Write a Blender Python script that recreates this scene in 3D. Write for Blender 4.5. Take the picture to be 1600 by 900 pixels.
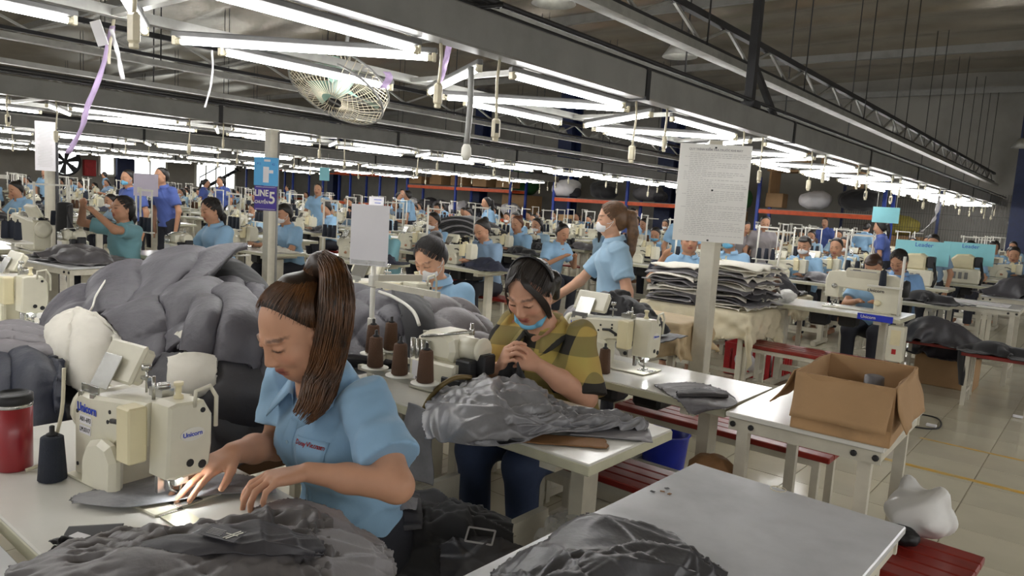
import bpy, bmesh, math, random
import numpy as np
from mathutils import Vector, Matrix
for o in list(bpy.data.objects): bpy.data.objects.remove(o)
scene = bpy.context.scene
COL = scene.collection
random.seed(7); RNG = np.random.RandomState(11)

# ------------------------------------------------------------------ camera
CAM_H = 1.48
yaw, pitch, roll = math.radians(39), math.radians(6.7), math.radians(3.65)
f0 = Vector((-math.sin(yaw), math.cos(yaw), 0)); r0 = Vector((math.cos(yaw), math.sin(yaw), 0)); u0 = Vector((0, 0, 1))
FWD = f0*math.cos(pitch) - u0*math.sin(pitch); u1 = u0*math.cos(pitch) + f0*math.sin(pitch)
RGT = r0*math.cos(roll) + u1*math.sin(roll); UPV = u1*math.cos(roll) - r0*math.sin(roll)
cd = bpy.data.cameras.new('camera'); cam = bpy.data.objects.new('camera', cd); COL.objects.link(cam)
cd.sensor_width = 36; cd.lens = 36*1150/1600; cd.clip_start = 0.05; cd.clip_end = 200
m = Matrix.Identity(4)
for i in range(3):
    m[i][0] = RGT[i]; m[i][1] = UPV[i]; m[i][2] = -FWD[i]
m[0][3] = 0; m[1][3] = 0; m[2][3] = CAM_H
cam.matrix_world = m
scene.camera = cam

# ------------------------------------------------------------------ world and exposure
w = bpy.data.worlds.new('world'); scene.world = w; w.use_nodes = True
w.node_tree.nodes['Background'].inputs[0].default_value = (1.0, 0.985, 0.95, 1)
w.node_tree.nodes['Background'].inputs[1].default_value = 0.5
vs = scene.view_settings
vs.view_transform = 'Standard'; vs.look = 'None'; vs.gamma = 1.0; vs.use_curve_mapping = False
vs.exposure = 0.5
TUBE_POWER = 26.0

# ------------------------------------------------------------------ materials
MATS = {}
def srgb(c):
    out = []
    for v in c:
        v = v/255.0
        out.append(v/12.92 if v <= 0.04045 else ((v+0.055)/1.055)**2.4)
    return tuple(out)
def mat(name, c, rough=0.6, metal=0.0, var=0.12, scale=8.0, bump=0.0, bscale=60.0, c2=None, spec=0.5, alpha=None, coat=0.0, trans=0.0, sheen=0.0):
    """procedural material: two colours mixed by noise, noise bump"""
    if name in MATS: return MATS[name]
    M = bpy.data.materials.new(name); M.use_nodes = True; MATS[name] = M
    nt = M.node_tree; b = nt.nodes['Principled BSDF']; N = nt.nodes; L = nt.links
    a = srgb(c); bb = srgb(c2) if c2 else tuple(x*(1-2.2*var) for x in a)
    tc = N.new('ShaderNodeTexCoord'); nz = N.new('ShaderNodeTexNoise'); nz.inputs['Scale'].default_value = scale
    nz.inputs['Detail'].default_value = 5; nz.inputs['Roughness'].default_value = 0.6
    L.new(tc.outputs['Object'], nz.inputs['Vector'])
    mx = N.new('ShaderNodeMix'); mx.data_type = 'RGBA'
    mx.inputs[6].default_value = (*a, 1); mx.inputs[7].default_value = (*bb, 1)
    cr = N.new('ShaderNodeMapRange'); cr.inputs[1].default_value = 0.42; cr.inputs[2].default_value = 0.72
    L.new(nz.outputs['Fac'], cr.inputs[0]); L.new(cr.outputs[0], mx.inputs[0]); L.new(mx.outputs[2], b.inputs['Base Color'])
    b.inputs['Roughness'].default_value = rough; b.inputs['Metallic'].default_value = metal
    b.inputs['Specular IOR Level'].default_value = spec
    if coat: b.inputs['Coat Weight'].default_value = coat; b.inputs['Coat Roughness'].default_value = 0.15
    if sheen: b.inputs['Sheen Weight'].default_value = sheen
    if trans: b.inputs['Transmission Weight'].default_value = trans
    if alpha is not None: b.inputs['Alpha'].default_value = alpha
    if bump:
        n2 = N.new('ShaderNodeTexNoise'); n2.inputs['Scale'].default_value = bscale; n2.inputs['Detail'].default_value = 3
        L.new(tc.outputs['Object'], n2.inputs['Vector'])
        bp = N.new('ShaderNodeBump'); bp.inputs['Strength'].default_value = bump; bp.inputs['Distance'].default_value = 0.01
        L.new(n2.outputs['Fac'], bp.inputs['Height']); L.new(bp.outputs['Normal'], b.inputs['Normal'])
    return M
def emit(name, c, s):
    if name in MATS: return MATS[name]
    M = bpy.data.materials.new(name); M.use_nodes = True; MATS[name] = M
    b = M.node_tree.nodes['Principled BSDF']
    b.inputs['Base Color'].default_value = (0.9, 0.9, 0.9, 1)
    b.inputs['Emission Color'].default_value = (*c, 1); b.inputs['Emission Strength'].default_value = s
    return M
def attrmat(name, rough=0.5, spec=0.4, sss=0.0, bump=0.0, bscale=200, sheen=0):
    """colour read from the per-vertex attribute 'col' (colour of the thing itself)"""
    if name in MATS: return MATS[name]
    M = bpy.data.materials.new(name); M.use_nodes = True; MATS[name] = M
    nt = M.node_tree; b = nt.nodes['Principled BSDF']; N = nt.nodes; L = nt.links
    at = N.new('ShaderNodeAttribute'); at.attribute_name = 'col'
    tc = N.new('ShaderNodeTexCoord'); nz = N.new('ShaderNodeTexNoise'); nz.inputs['Scale'].default_value = 25; nz.inputs['Detail'].default_value = 4
    L.new(tc.outputs['Object'], nz.inputs['Vector'])
    mr = N.new('ShaderNodeMapRange'); mr.inputs[3].default_value = 0.88; mr.inputs[4].default_value = 1.08
    L.new(nz.outputs['Fac'], mr.inputs[0])
    mx = N.new('ShaderNodeVectorMath'); mx.operation = 'SCALE'
    L.new(at.outputs['Color'], mx.inputs[0]); L.new(mr.outputs[0], mx.inputs['Scale']); L.new(mx.outputs[0], b.inputs['Base Color'])
    b.inputs['Roughness'].default_value = rough; b.inputs['Specular IOR Level'].default_value = spec
    if sss: b.inputs['Subsurface Weight'].default_value = sss; b.inputs['Subsurface Radius'].default_value = (0.02, 0.008, 0.004); b.inputs['Subsurface Scale'].default_value = 0.3
    if bump:
        n2 = N.new('ShaderNodeTexNoise'); n2.inputs['Scale'].default_value = bscale
        L.new(tc.outputs['Object'], n2.inputs['Vector'])
        bp = N.new('ShaderNodeBump'); bp.inputs['Strength'].default_value = bump; bp.inputs['Distance'].default_value = 0.005
        L.new(n2.outputs['Fac'], bp.inputs['Height']); L.new(bp.outputs['Normal'], b.inputs['Normal'])
    return M

# ------------------------------------------------------------------ objects
def tag(o, label=None, cat=None, group=None, kind=None):
    if label: label = ' '.join(label.split()[:16])
    if label: o['label'] = label
    if cat: o['category'] = cat
    if group: o['group'] = group
    if kind: o['kind'] = kind
    return o
def thing(name, label, cat, loc=(0, 0, 0), rz=0.0, group=None):
    o = bpy.data.objects.new(name, None); COL.objects.link(o); o.empty_display_size = 0.1
    o.location = loc; o.rotation_euler = (0, 0, rz)
    return tag(o, label, cat, group)
def copy_tree(o, parent=None):
    c = o.copy(); COL.objects.link(c); c.parent = parent
    for ch in o.children: copy_tree(ch, c)
    return c
def place(o, loc, rz=0.0, label=None, group=None, scale=None):
    c = copy_tree(o); c.location = loc; c.rotation_euler = (0, 0, rz)
    if label: c['label'] = ' '.join(label.split()[:16])
    if group: c['group'] = group
    elif 'group' in c: del c['group']
    if scale: c.scale = (scale,)*3
    return c
def drop_tree(o):
    for ch in list(o.children): drop_tree(ch)
    bpy.data.objects.remove(o)

def link_mesh(name, me, parent=None, loc=None):
    o = bpy.data.objects.new(name, me); COL.objects.link(o)
    if parent: o.parent = parent
    if loc is not None: o.location = loc
    return o
def np_mesh(name, V, F, smooth=True, mats=None, cols=None):
    """quads from numpy arrays"""
    me = bpy.data.meshes.new(name); V = np.asarray(V, np.float32); F = np.asarray(F, np.int32)
    me.vertices.add(len(V)); me.vertices.foreach_set('co', V.ravel())
    k = F.shape[1]
    me.loops.add(F.size); me.loops.foreach_set('vertex_index', F.ravel())
    me.polygons.add(len(F)); me.polygons.foreach_set('loop_start', np.arange(0, F.size, k, dtype=np.int32))
    try: me.polygons.foreach_set('loop_total', np.full(len(F), k, np.int32))
    except Exception: pass
    me.update(calc_edges=True); me.validate()
    if smooth: me.polygons.foreach_set('use_smooth', np.ones(len(me.polygons), bool))
    if mats:
        for M in (mats if isinstance(mats, (list, tuple)) else [mats]): me.materials.append(M)
    if cols is not None:
        at = me.color_attributes.new('col', 'FLOAT_COLOR', 'POINT')
        c4 = np.ones((len(V), 4), np.float32); c4[:, :3] = cols; at.data.foreach_set('color', c4.ravel())
    return me

class MB:
    """collects shapes; build() links them as one mesh object"""
    def __init__(s): s.v = []; s.f = []; s.sm = []
    def add(s, vs, fs, smooth=False):
        b = len(s.v); s.v += [tuple(v) for v in vs]; s.f += [tuple(i+b for i in f) for f in fs]; s.sm += [smooth]*len(fs); return s
    def box(s, c, d, R=None, ch=0.0):
        """box centre c, full size d, optional rotation matrix, chamfer ch"""
        hx, hy, hz = d[0]/2, d[1]/2, d[2]/2
        c = Vector(c)
        if ch <= 0:
            vs = [Vector((x, y, z)) for z in (-hz, hz) for y in (-hy, hy) for x in (-hx, hx)]
            fs = [(0, 2, 3, 1), (4, 5, 7, 6), (0, 1, 5, 4), (2, 6, 7, 3), (0, 4, 6, 2), (1, 3, 7, 5)]
        else:
            ch = min(ch, hx*.95, hy*.95, hz*.95); vs = []; idx = {}
            for sx in (-1, 1):
                for sy in (-1, 1):
                    for sz in (-1, 1):
                        for ax in range(3):
                            p = [sx*(hx-ch), sy*(hy-ch), sz*(hz-ch)]; p[ax] = (sx*hx, sy*hy, sz*hz)[ax]
                            idx[(sx, sy, sz, ax)] = len(vs); vs.append(Vector(p))
            fs = []
            for ax in range(3):
                o1, o2 = (ax+1) % 3, (ax+2) % 3
                for sg in (-1, 1):
                    q = []
                    for a, b in ((-1, -1), (1, -1), (1, 1), (-1, 1)):
                        k = [0, 0, 0]; k[ax] = sg; k[o1] = a; k[o2] = b; q.append(idx[(*k, ax)])
                    fs.append(tuple(q if sg > 0 else q[::-1]))
                for a in (-1, 1):
                    for b in (-1, 1):
                        k0 = [0, 0, 0]; k0[o1] = a; k0[o2] = b
                        k1 = list(k0); k0[ax] = -1; k1[ax] = 1
                        q = [idx[(*k0, o1)], idx[(*k1, o1)], idx[(*k1, o2)], idx[(*k0, o2)]]
                        fs.append(tuple(q if a*b < 0 else q[::-1]))
            for sx in (-1, 1):
                for sy in (-1, 1):
                    for sz in (-1, 1):
                        q = [idx[(sx, sy, sz, a)] for a in range(3)]; fs.append(tuple(q if sx*sy*sz > 0 else q[::-1]))
        if R is not None: vs = [R @ v for v in vs]
        return s.add([v+c for v in vs], fs)
    def bar(s, a, b, wx, wz, ch=0.0, up=(0, 0, 1)):
        """square bar from a to b"""
        a, b = Vector(a), Vector(b); d = b-a; L = d.length; d.normalize(); up = Vector(up)
        if abs(d.dot(up)) > 0.98: up = Vector((1, 0, 0))
        x = d.cross(up).normalized(); z = x.cross(d).normalized()
        R = Matrix((x, d, z)).transposed()
        return s.box((a+b)/2, (wx, L, wz), R, ch)
    def tube(s, pts, r, n=8, cap=True, smooth=True):
        P = [Vector(p) for p in pts]; m = len(P)
        rs = list(r) if hasattr(r, '__len__') else [r]*m
        T = []
        for i in range(m):
            t = (P[min(i+1, m-1)]-P[max(i-1, 0)]); T.append(t.normalized() if t.length > 1e-9 else Vector((0, 0, 1)))
        ref = Vector((0, 0, 1)) if abs(T[0].z) < 0.9 else Vector((1, 0, 0))
        x = T[0].cross(ref).normalized(); vs = []; fs = []
        for i in range(m):
            x = (x - T[i]*x.dot(T[i])).normalized(); y = T[i].cross(x)
            for k in range(n):
                a = 2*math.pi*k/n; vs.append(P[i]+(x*math.cos(a)+y*math.sin(a))*rs[i])
        for i in range(m-1):
            for k in range(n):
                k2 = (k+1) % n; fs.append((i*n+k, i*n+k2, (i+1)*n+k2, (i+1)*n+k))
        s.add(vs, fs, smooth)
        if cap:
            b = len(s.v)-len(vs); s.f += [tuple(b+k for k in range(n))[::-1], tuple(b+(m-1)*n+k for k in range(n))]; s.sm += [False, False]
        return s
    def lathe(s, prof, c=(0, 0, 0), n=16, R=None, smooth=True):
        c = Vector(c); vs = []; fs = []; m = len(prof)
        for r, z in prof:
            for k in range(n):
                a = 2*math.pi*k/n; v = Vector((r*math.cos(a), r*math.sin(a), z)); vs.append((R @ v if R is not None else v)+c)
        for i in range(m-1):
            for k in range(n):
                k2 = (k+1) % n; fs.append((i*n+k, i*n+k2, (i+1)*n+k2, (i+1)*n+k))
        s.add(vs, fs, smooth); b = len(s.v)-len(vs)
        s.f += [tuple(b+k for k in range(n))[::-1], tuple(b+(m-1)*n+k for k in range(n))]; s.sm += [False, False]
        return s
    def prism(s, outl, d0, d1, plane='xz', ch=0.0, T=None):
        """outline (ccw in the plane) extruded from d0 to d1 along the missing axis, edge chamfer ch by insetting the caps"""
        n = len(outl); cx = sum(p[0] for p in outl)/n; cy = sum(p[1] for p in outl)/n
        def inset(k):
            out = []
            for i in range(n):
                p0, p1, p2 = Vector(outl[i-1]), Vector(outl[i]), Vector(outl[(i+1) % n])
                e1 = (p1-p0).normalized(); e2 = (p2-p1).normalized(); nn = Vector((-(e1.y+e2.y), e1.x+e2.x))
                if nn.length < 1e-6: nn = Vector((-e1.y, e1.x))
                nn.normalize(); c_ = max(0.35, nn.dot(Vector((-e1.y, e1.x)))); out.append(p1+nn*k/c_)
            return out
        rings = [(d0, outl), (d1, outl)] if ch <= 0 else [(d0, inset(ch)), (d0+ch, outl), (d1-ch, outl), (d1, inset(ch))]
        if ch < 0: rings = rings
        vs = []; fs = []
        def mp(p, d):
            if plane == 'xz': return Vector((p[0], d, p[1]))
            if plane == 'xy': return Vector((p[0], p[1], d))
            return Vector((d, p[0], p[1]))
        for d, ol in rings:
            for p in ol: v = mp(p, d); vs.append(T @ v if T is not None else v)
        flip = plane == 'xz'
        for i in range(len(rings)-1):
            for k in range(n):
                k2 = (k+1) % n; q = (i*n+k, i*n+k2, (i+1)*n+k2, (i+1)*n+k); fs.append(q[::-1] if flip else q)
        a = tuple(range(n)); b = tuple((len(rings)-1)*n+k for k in range(n))
        fs += [a if flip else a[::-1], b[::-1] if flip else b]
        return s.add(vs, fs)
    def build(s, name, M, parent=None, loc=None):
        me = bpy.data.meshes.new(name); me.from_pydata([tuple(v) for v in s.v], [], s.f); me.update()
        me.polygons.foreach_set('use_smooth', s.sm)
        me.materials.append(M)
        return link_mesh(name, me, parent, loc)

def rotm(ax, deg): return Matrix.Rotation(math.radians(deg), 3, ax)
def text_obj(name, s, size, M, parent, loc, R, align='CENTER', ext=0.0004, bold=0.0, xs=1.0):
    """lettering as a mesh; R: 3x3, text x/y axes then normal"""
    cu = bpy.data.curves.new(name, 'FONT'); cu.body = s; cu.size = size; cu.align_x = align; cu.align_y = 'CENTER'; cu.extrude = ext; cu.offset = bold; cu.resolution_u = 3
    to = bpy.data.objects.new(name+'_tmp', cu); COL.objects.link(to)
    bpy.context.view_layer.update()
    me = bpy.data.meshes.new_from_object(to.evaluated_get(bpy.context.evaluated_depsgraph_get()))
    bpy.data.objects.remove(to); bpy.data.curves.remove(cu)
    me.materials.clear(); me.materials.append(M)
    o = link_mesh(name, me, parent)
    mm = R.to_4x4() @ Matrix.Diagonal((xs, 1, 1, 1)); mm.translation = Vector(loc); o.matrix_local = mm
    return o
def axes(x, y):
    x = Vector(x).normalized(); y = Vector(y).normalized(); z = x.cross(y).normalized(); y = z.cross(x)
    return Matrix((x, y, z)).transposed()

# ------------------------------------------------------------------ implicit surfaces (bodies, hair, clothes)
def smin(a, b, k):
    if k <= 0: return np.minimum(a, b)
    h = np.maximum(k-np.abs(a-b), 0)/k
    return np.minimum(a, b)-h*h*k*0.25
class SDF:
    """smooth union of round cones and ellipsoids on a grid, polygonised with surface nets"""
    def __init__(s, lo, hi, vox):
        s.vox = vox; s.lo = np.array(lo, np.float32); n = np.ceil((np.array(hi)-s.lo)/vox).astype(int)+1; s.n = n
        s.F = np.full(n, 0.5, np.float32)
        s.ax = [s.lo[i]+vox*np.arange(n[i], dtype=np.float32) for i in range(3)]
    def _sl(s, lo, hi):
        i0 = np.clip(np.floor((np.array(lo)-s.lo)/s.vox).astype(int), 0, s.n); i1 = np.clip(np.ceil((np.array(hi)-s.lo)/s.vox).astype(int)+1, 0, s.n)
        return tuple(slice(a, b) for a, b in zip(i0, i1))
    def _grid(s, sl):
        return (s.ax[0][sl[0]][:, None, None], s.ax[1][sl[1]][None, :, None], s.ax[2][sl[2]][None, None, :])
    def _put(s, lo, hi, fn, k, op):
        sl = s._sl(lo, hi)
        if any(q.stop <= q.start for q in sl): return
        d = fn(*s._grid(sl)); F = s.F[sl]
        s.F[sl] = smin(F, d, k) if op > 0 else -smin(-F, d, k)
    def cone(s, a, b, r1, r2=None, k=0.02, flat=None, op=1):
        """round cone a->b; flat=(axis, ratio): stretched by ratio along axis"""
        r2 = r1 if r2 is None else r2; a = np.array(a, np.float32); b = np.array(b, np.float32); ba = b-a; L2 = float(ba@ba)+1e-12
        R = max(r1, r2)*(flat[1] if flat and flat[1] > 1 else 1)+k+2*s.vox
        def fn(X, Y, Z):
            px, py, pz = X-a[0], Y-a[1], Z-a[2]
            t = np.clip((px*ba[0]+py*ba[1]+pz*ba[2])/L2, 0, 1)
            qx, qy, qz = px-t*ba[0], py-t*ba[1], pz-t*ba[2]
            rr = r1+(r2-r1)*t
            if flat:
                u = np.array(flat[0], np.float32); u = u/np.linalg.norm(u); d = qx*u[0]+qy*u[1]+qz*u[2]; c = (1/flat[1]-1)
                qx, qy, qz = qx+c*d*u[0], qy+c*d*u[1], qz+c*d*u[2]
            return np.sqrt(qx*qx+qy*qy+qz*qz)-rr
        s._put(np.minimum(a, b)-R, np.maximum(a, b)+R, fn, k, op); return s
    def ell(s, c, r, R=None, k=0.02, op=1):
        c = np.array(c, np.float32); r = np.array(r, np.float32); m_ = float(max(r))+k+2*s.vox
        Rm = np.array(R, np.float32) if R is not None else np.eye(3, dtype=np.float32)
        def fn(X, Y, Z):
            px, py, pz = X-c[0], Y-c[1], Z-c[2]
            q = [(px*Rm[0, i]+py*Rm[1, i]+pz*Rm[2, i]) for i in range(3)]
            k0 = np.sqrt(sum((q[i]/r[i])**2 for i in range(3))); k1 = np.sqrt(sum((q[i]/r[i]**2)**2 for i in range(3)))+1e-6
            return np.where(k0 < 1e-3, -float(min(r)), k0*(k0-1)/k1)
        s._put(c-m_, c+m_, fn, k, op); return s
    def cut(s, p, nrm, k=0.0, lo=None, hi=None):
        """remove everything on the +nrm side of the plane, optionally only inside a box"""
        p = np.array(p, np.float32); nr = np.array(nrm, np.float32); nr = nr/np.linalg.norm(nr)
        sl = s._sl(s.lo if lo is None else lo, s.lo+s.vox*s.n if hi is None else hi); X, Y, Z = s._grid(sl)
        d = (X-p[0])*nr[0]+(Y-p[1])*nr[1]+(Z-p[2])*nr[2]
        s.F[sl] = np.maximum(s.F[sl], d) if k <= 0 else -smin(-s.F[sl], -d, k)
        return s
    def warp(s, fn):
        X, Y, Z = s._grid(tuple(slice(0, q) for q in s.n)); s.F += fn(X, Y, Z); return s
    def polys(s):
        F = s.F; sg = F < 0; n = s.n
        c = [sg[i:n[0]-1+i, j:n[1]-1+j, k:n[2]-1+k] for i in (0, 1) for j in (0, 1) for k in (0, 1)]
        cnt = np.zeros(c[0].shape, np.int8)
        for q in c: cnt += q
        I, J, K = np.nonzero((cnt > 0) & (cnt < 8)); N = len(I)
        idm = np.full(c[0].shape, -1, np.int32); idm[I, J, K] = np.arange(N)
        acc = np.zeros((N, 3), np.float32); num = np.zeros(N, np.float32)
        corners = [(i, j, k) for i in (0, 1) for j in (0, 1) for k in (0, 1)]
        for p in corners:
            for ax in range(3):
                if p[ax] == 1: continue
                q = list(p); q[ax] = 1
                a = F[I+p[0], J+p[1], K+p[2]]; b = F[I+q[0], J+q[1], K+q[2]]; msk = (a < 0) != (b < 0)
                t = np.where(msk, a/np.where(msk, a-b, 1), 0)
                for d in range(3): acc[:, d] += np.where(msk, p[d]+(t if d == ax else 0), 0)
                num += msk
        V = (acc/num[:, None]+np.stack([I, J, K], 1))*s.vox+s.lo
        Q = []
        for ax in range(3):
            o1, o2 = (ax+1) % 3, (ax+2) % 3
            A = [slice(0, n[d]) for d in range(3)]; B = list(A); A[ax] = slice(0, n[ax]-1); B[ax] = slice(1, n[ax])
            ch = sg[tuple(A)] != sg[tuple(B)]; idx = np.stack(np.nonzero(ch), 1)
            ok = (idx[:, o1] > 0) & (idx[:, o2] > 0) & (idx[:, o1] < n[o1]-1) & (idx[:, o2] < n[o2]-1); idx = idx[ok]
            ins = sg[idx[:, 0], idx[:, 1], idx[:, 2]]
            def cell(d1, d2):
                q = idx.copy(); q[:, o1] -= d1; q[:, o2] -= d2; return idm[q[:, 0], q[:, 1], q[:, 2]]
            q = np.stack([cell(1, 1), cell(0, 1), cell(0, 0), cell(1, 0)], 1)
            q[~ins] = q[~ins][:, ::-1]; Q.append(q)
        return V, np.concatenate(Q)
    def mesh(s, name, M, cols=None, smooth=0):
        V, Q = s.polys()
        for _ in range(smooth):
            acc = np.zeros_like(V); num = np.zeros(len(V), np.float32)
            for a, b in ((0, 1), (1, 2), (2, 3), (3, 0)):
                np.add.at(acc, Q[:, a], V[Q[:, b]]); np.add.at(num, Q[:, a], 1); np.add.at(acc, Q[:, b], V[Q[:, a]]); np.add.at(num, Q[:, b], 1)
            V = V*0.5+0.5*acc/np.maximum(num, 1)[:, None]
        cc = cols(V) if callable(cols) else cols
        return np_mesh(name, V, Q, True, M, cc)

# ------------------------------------------------------------------ cloth: small position-based simulation of a grid sheet
def sim_cloth(P, rest_u, rest_v, hfun, steps=90, iters=5, grav=0.0045, fric=0.55, pin=None, lift=0.004, stiff=0.35, seed=0):
    """P: (n,m,3) start positions; rest_u/v: rest spacing; hfun(x,y)->floor height. Returns relaxed positions"""
    P = P.astype(np.float32).copy(); Q = P.copy(); P0 = P.copy(); dg = math.hypot(rest_u, rest_v)
    def con(a, b, L, w):
        d = P[b]-P[a]; l = np.sqrt((d*d).sum(-1, keepdims=True))+1e-9; c = d*((l-L)/l*0.5*w); P[a] += c; P[b] -= c
    S = slice(None)
    sets = []
    for o in (0, 1):
        n, m_ = P.shape[:2]
        ia = slice(o, n-1, 2); ib = slice(o+1, n, 2); sets.append(((ia, S), (ib, S), rest_u, 1.0))
        ja = slice(o, m_-1, 2); jb = slice(o+1, m_, 2); sets.append(((S, ja), (S, jb), rest_v, 1.0))
        sets.append(((ia, slice(0, m_-1)), (ib, slice(1, m_)), dg, 0.6)); sets.append(((ia, slice(1, m_)), (ib, slice(0, m_-1)), dg, 0.6))
        for q in (0, 1):
            ia2 = slice(o*2+q, n-2, 4); ib2 = slice(o*2+q+2, n, 4); sets.append(((ia2, S), (ib2, S), 2*rest_u, stiff))
            ja2 = slice(o*2+q, m_-2, 4); jb2 = slice(o*2+q+2, m_, 4); sets.append(((S, ja2), (S, jb2), 2*rest_v, stiff))
    for st in range(steps):
        vel = (P-Q)*0.94; Q = P.copy(); P = P+vel; P[..., 2] -= grav
        for _ in range(iters):
            for a, b, L, w_ in sets: con(a, b, L, w_)
            h = hfun(P[..., 0], P[..., 1])+lift
            hit = P[..., 2] < h
            P[..., 2] = np.where(hit, h, P[..., 2])
            for d in (0, 1): P[..., d] = np.where(hit, Q[..., d]+(P[..., d]-Q[..., d])*(1-fric), P[..., d])
            if pin is not None: P[pin] = P0[pin]
    return P
def upsample(P, k):
    """smooth (cubic) resampling of a position grid by k"""
    def up(A):
        n = A.shape[0]; t = np.linspace(0, n-1, (n-1)*k+1); i = np.minimum(t.astype(int), n-2); f = (t-i)[:, None, None]
        g = lambda j: A[np.clip(j, 0, n-1)]
        p0, p1, p2, p3 = g(i-1), g(i), g(i+1), g(i+2)
        return 0.5*((2*p1)+(-p0+p2)*f+(2*p0-5*p1+4*p2-p3)*f*f+(-p0+3*p1-3*p2+p3)*f**3)
    return up(up(P).swapaxes(0, 1)).swapaxes(0, 1)
def grid_normals(P):
    du = np.gradient(P, axis=0); dv = np.gradient(P, axis=1); N = np.cross(du, dv); return N/(np.linalg.norm(N, axis=-1, keepdims=True)+1e-9)
def grid_faces(n, m_, off=0, flip=False):
    i, j = np.meshgrid(np.arange(n-1), np.arange(m_-1), indexing='ij'); a = i*m_+j
    q = np.stack([a, a+m_, a+m_+1, a+1], -1).reshape(-1, 4)+off
    return q[:, ::-1] if flip else q
def sheet_mesh(name, P, M, thick=0.0, cols=None):
    n, m_ = P.shape[:2]
    if thick <= 0: return np_mesh(name, P.reshape(-1, 3), grid_faces(n, m_), True, M, None if cols is None else cols.reshape(-1, 3))
    N = grid_normals(P); A = P+N*thick*.5; B = P-N*thick*.5
    V = np.concatenate([A.reshape(-1, 3), B.reshape(-1, 3)]); o = n*m_; F = [grid_faces(n, m_), grid_faces(n, m_, o, True)]
    def strip(idx):
        idx = np.array(idx); return np.stack([idx[:-1], idx[1:], idx[1:]+o, idx[:-1]+o], 1)
    r = np.arange
    F += [strip(r(m_)), strip((n-1)*m_+r(m_))[:, ::-1], strip(r(n)*m_)[:, ::-1], strip(r(n)*m_+m_-1)]
    cc = None if cols is None else np.concatenate([cols.reshape(-1, 3)]*2)
    return np_mesh(name, V, np.concatenate(F), True, M, cc)
def vnoise(x, y, seed=0, s=1.0):
    """cheap smooth 2-D noise"""
    r = np.random.RandomState(seed); out = 0
    for i in range(5):
        a = r.uniform(0, 6.28); f = s*r.uniform(.6, 1.7); out = out+np.sin((x*math.cos(a)+y*math.sin(a))*f+r.uniform(0, 6.28)+1.5*np.sin((-x*math.sin(a)+y*math.cos(a))*f*.6+r.uniform(0, 6)))
    return out/5
# ================================================================== palette
M_tile = mat('floor_tile', (196, 190, 170), 0.16, var=0.06, scale=1.3, bump=0.03, bscale=8, spec=0.5)
M_grout = mat('grout', (96, 92, 80), 0.8)
M_yellow = mat('yellow_paint', (205, 160, 60), 0.5, c2=(180, 165, 120), scale=9)
M_roof = mat('roof_foil', (196, 188, 172), 0.26, metal=0.7, var=0.12, scale=1.2, bump=0.12, bscale=5)
M_wall = mat('wall_paint', (150, 146, 138), 0.8, var=0.1, scale=1.0)
M_wall_dark = mat('wall_sheet', (150, 148, 142), 0.7, var=0.12, scale=0.8)
M_beam = mat('beam_grey', (140, 140, 138), 0.5, var=0.1, scale=3, metal=0.2)
M_tray = mat('galvanised', (170, 170, 165), 0.4, metal=0.6, var=0.12, scale=6)
M_darkmet = mat('dark_metal', (52, 52, 54), 0.5, metal=0.4)
M_bluecol = mat('blue_steel', (24, 38, 78), 0.5, var=0.12)
M_blueup = mat('rack_blue', (40, 66, 160), 0.5)
M_orange = mat('rack_orange', (222, 92, 44), 0.5)
M_white = mat('white_paint', (226, 224, 214), 0.45, var=0.06)
M_cream = mat('cream_enamel', (222, 218, 198), 0.32, var=0.06, scale=5, coat=0.2)
M_cream2 = mat('cream_plastic', (226, 216, 178), 0.45, var=0.05)
M_laminate = mat('laminate', (222, 221, 214), 0.18, var=0.04, scale=3, spec=0.5)
M_lamedge = mat('laminate_edge', (196, 194, 170), 0.4, var=0.08)
M_grey_lam = mat('grey_laminate', (206, 208, 210), 0.14, var=0.06, scale=2)
M_legs = mat('leg_paint', (205, 200, 184), 0.45, var=0.1, scale=6)
M_redwood = mat('red_lacquer', (138, 38, 28), 0.38, var=0.2, scale=5, coat=0.1, c2=(96, 24, 20))
M_black = mat('black', (26, 26, 28), 0.5)
M_blacktex = mat('black_fabric', (32, 32, 36), 0.75, sheen=0.2)
M_navytex = mat('navy_fabric', (38, 42, 60), 0.7)
M_greytex = mat('grey_fabric', (104, 102, 106), 0.42, var=0.08, scale=10, bump=0.12, bscale=90, spec=0.5)
M_greytex2 = mat('grey_fabric_light', (140, 138, 142), 0.40, var=0.08, scale=10, bump=0.12, bscale=90, spec=0.5)
M_darkgrey = mat('charcoal_fabric', (66, 65, 70), 0.5, var=0.1, bump=0.1, bscale=90)
M_whitetex = mat('white_padding', (226, 222, 210), 0.7, var=0.05, bump=0.15, bscale=40)
M_browntex = mat('brown_fabric', (136, 98, 62), 0.7)
M_steel = mat('bright_steel', (190, 190, 186), 0.25, metal=0.9, var=0.06)
M_paper = mat('paper', (226, 224, 228), 0.5, var=0.03, scale=3, bump=0.05, bscale=20)
M_cyan = mat('cyan_board', (140, 206, 216), 0.5, var=0.03)
M_cone_br = mat('brown_thread', (92, 64, 44), 0.75, var=0.1, bump=0.6, bscale=400)
M_cone_nv = mat('navy_thread', (40, 46, 60), 0.75, var=0.1, bump=0.6, bscale=400)
M_card = mat('cardboard', (170, 136, 98), 0.8, var=0.05, scale=5, bump=0.1, bscale=50)
M_lilac = mat('lilac_tape', (190, 168, 206), 0.6)
M_socket = mat('ivory_plastic', (220, 212, 186), 0.4)
M_batten = mat('batten_grey', (104, 104, 103), 0.5)
M_window = emit('daylight_window', (0.95, 1.0, 1.0), 2.2)
M_tube = emit('fluorescent_glow', (1.0, 0.985, 0.97), TUBE_POWER)
M_bay = emit('highbay_glow', (1.0, 0.98, 0.9), 14.0)
M_redp = mat('red_paint', (176, 34, 36), 0.5)
M_redplastic = mat('red_plastic', (190, 30, 40), 0.4)
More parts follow.
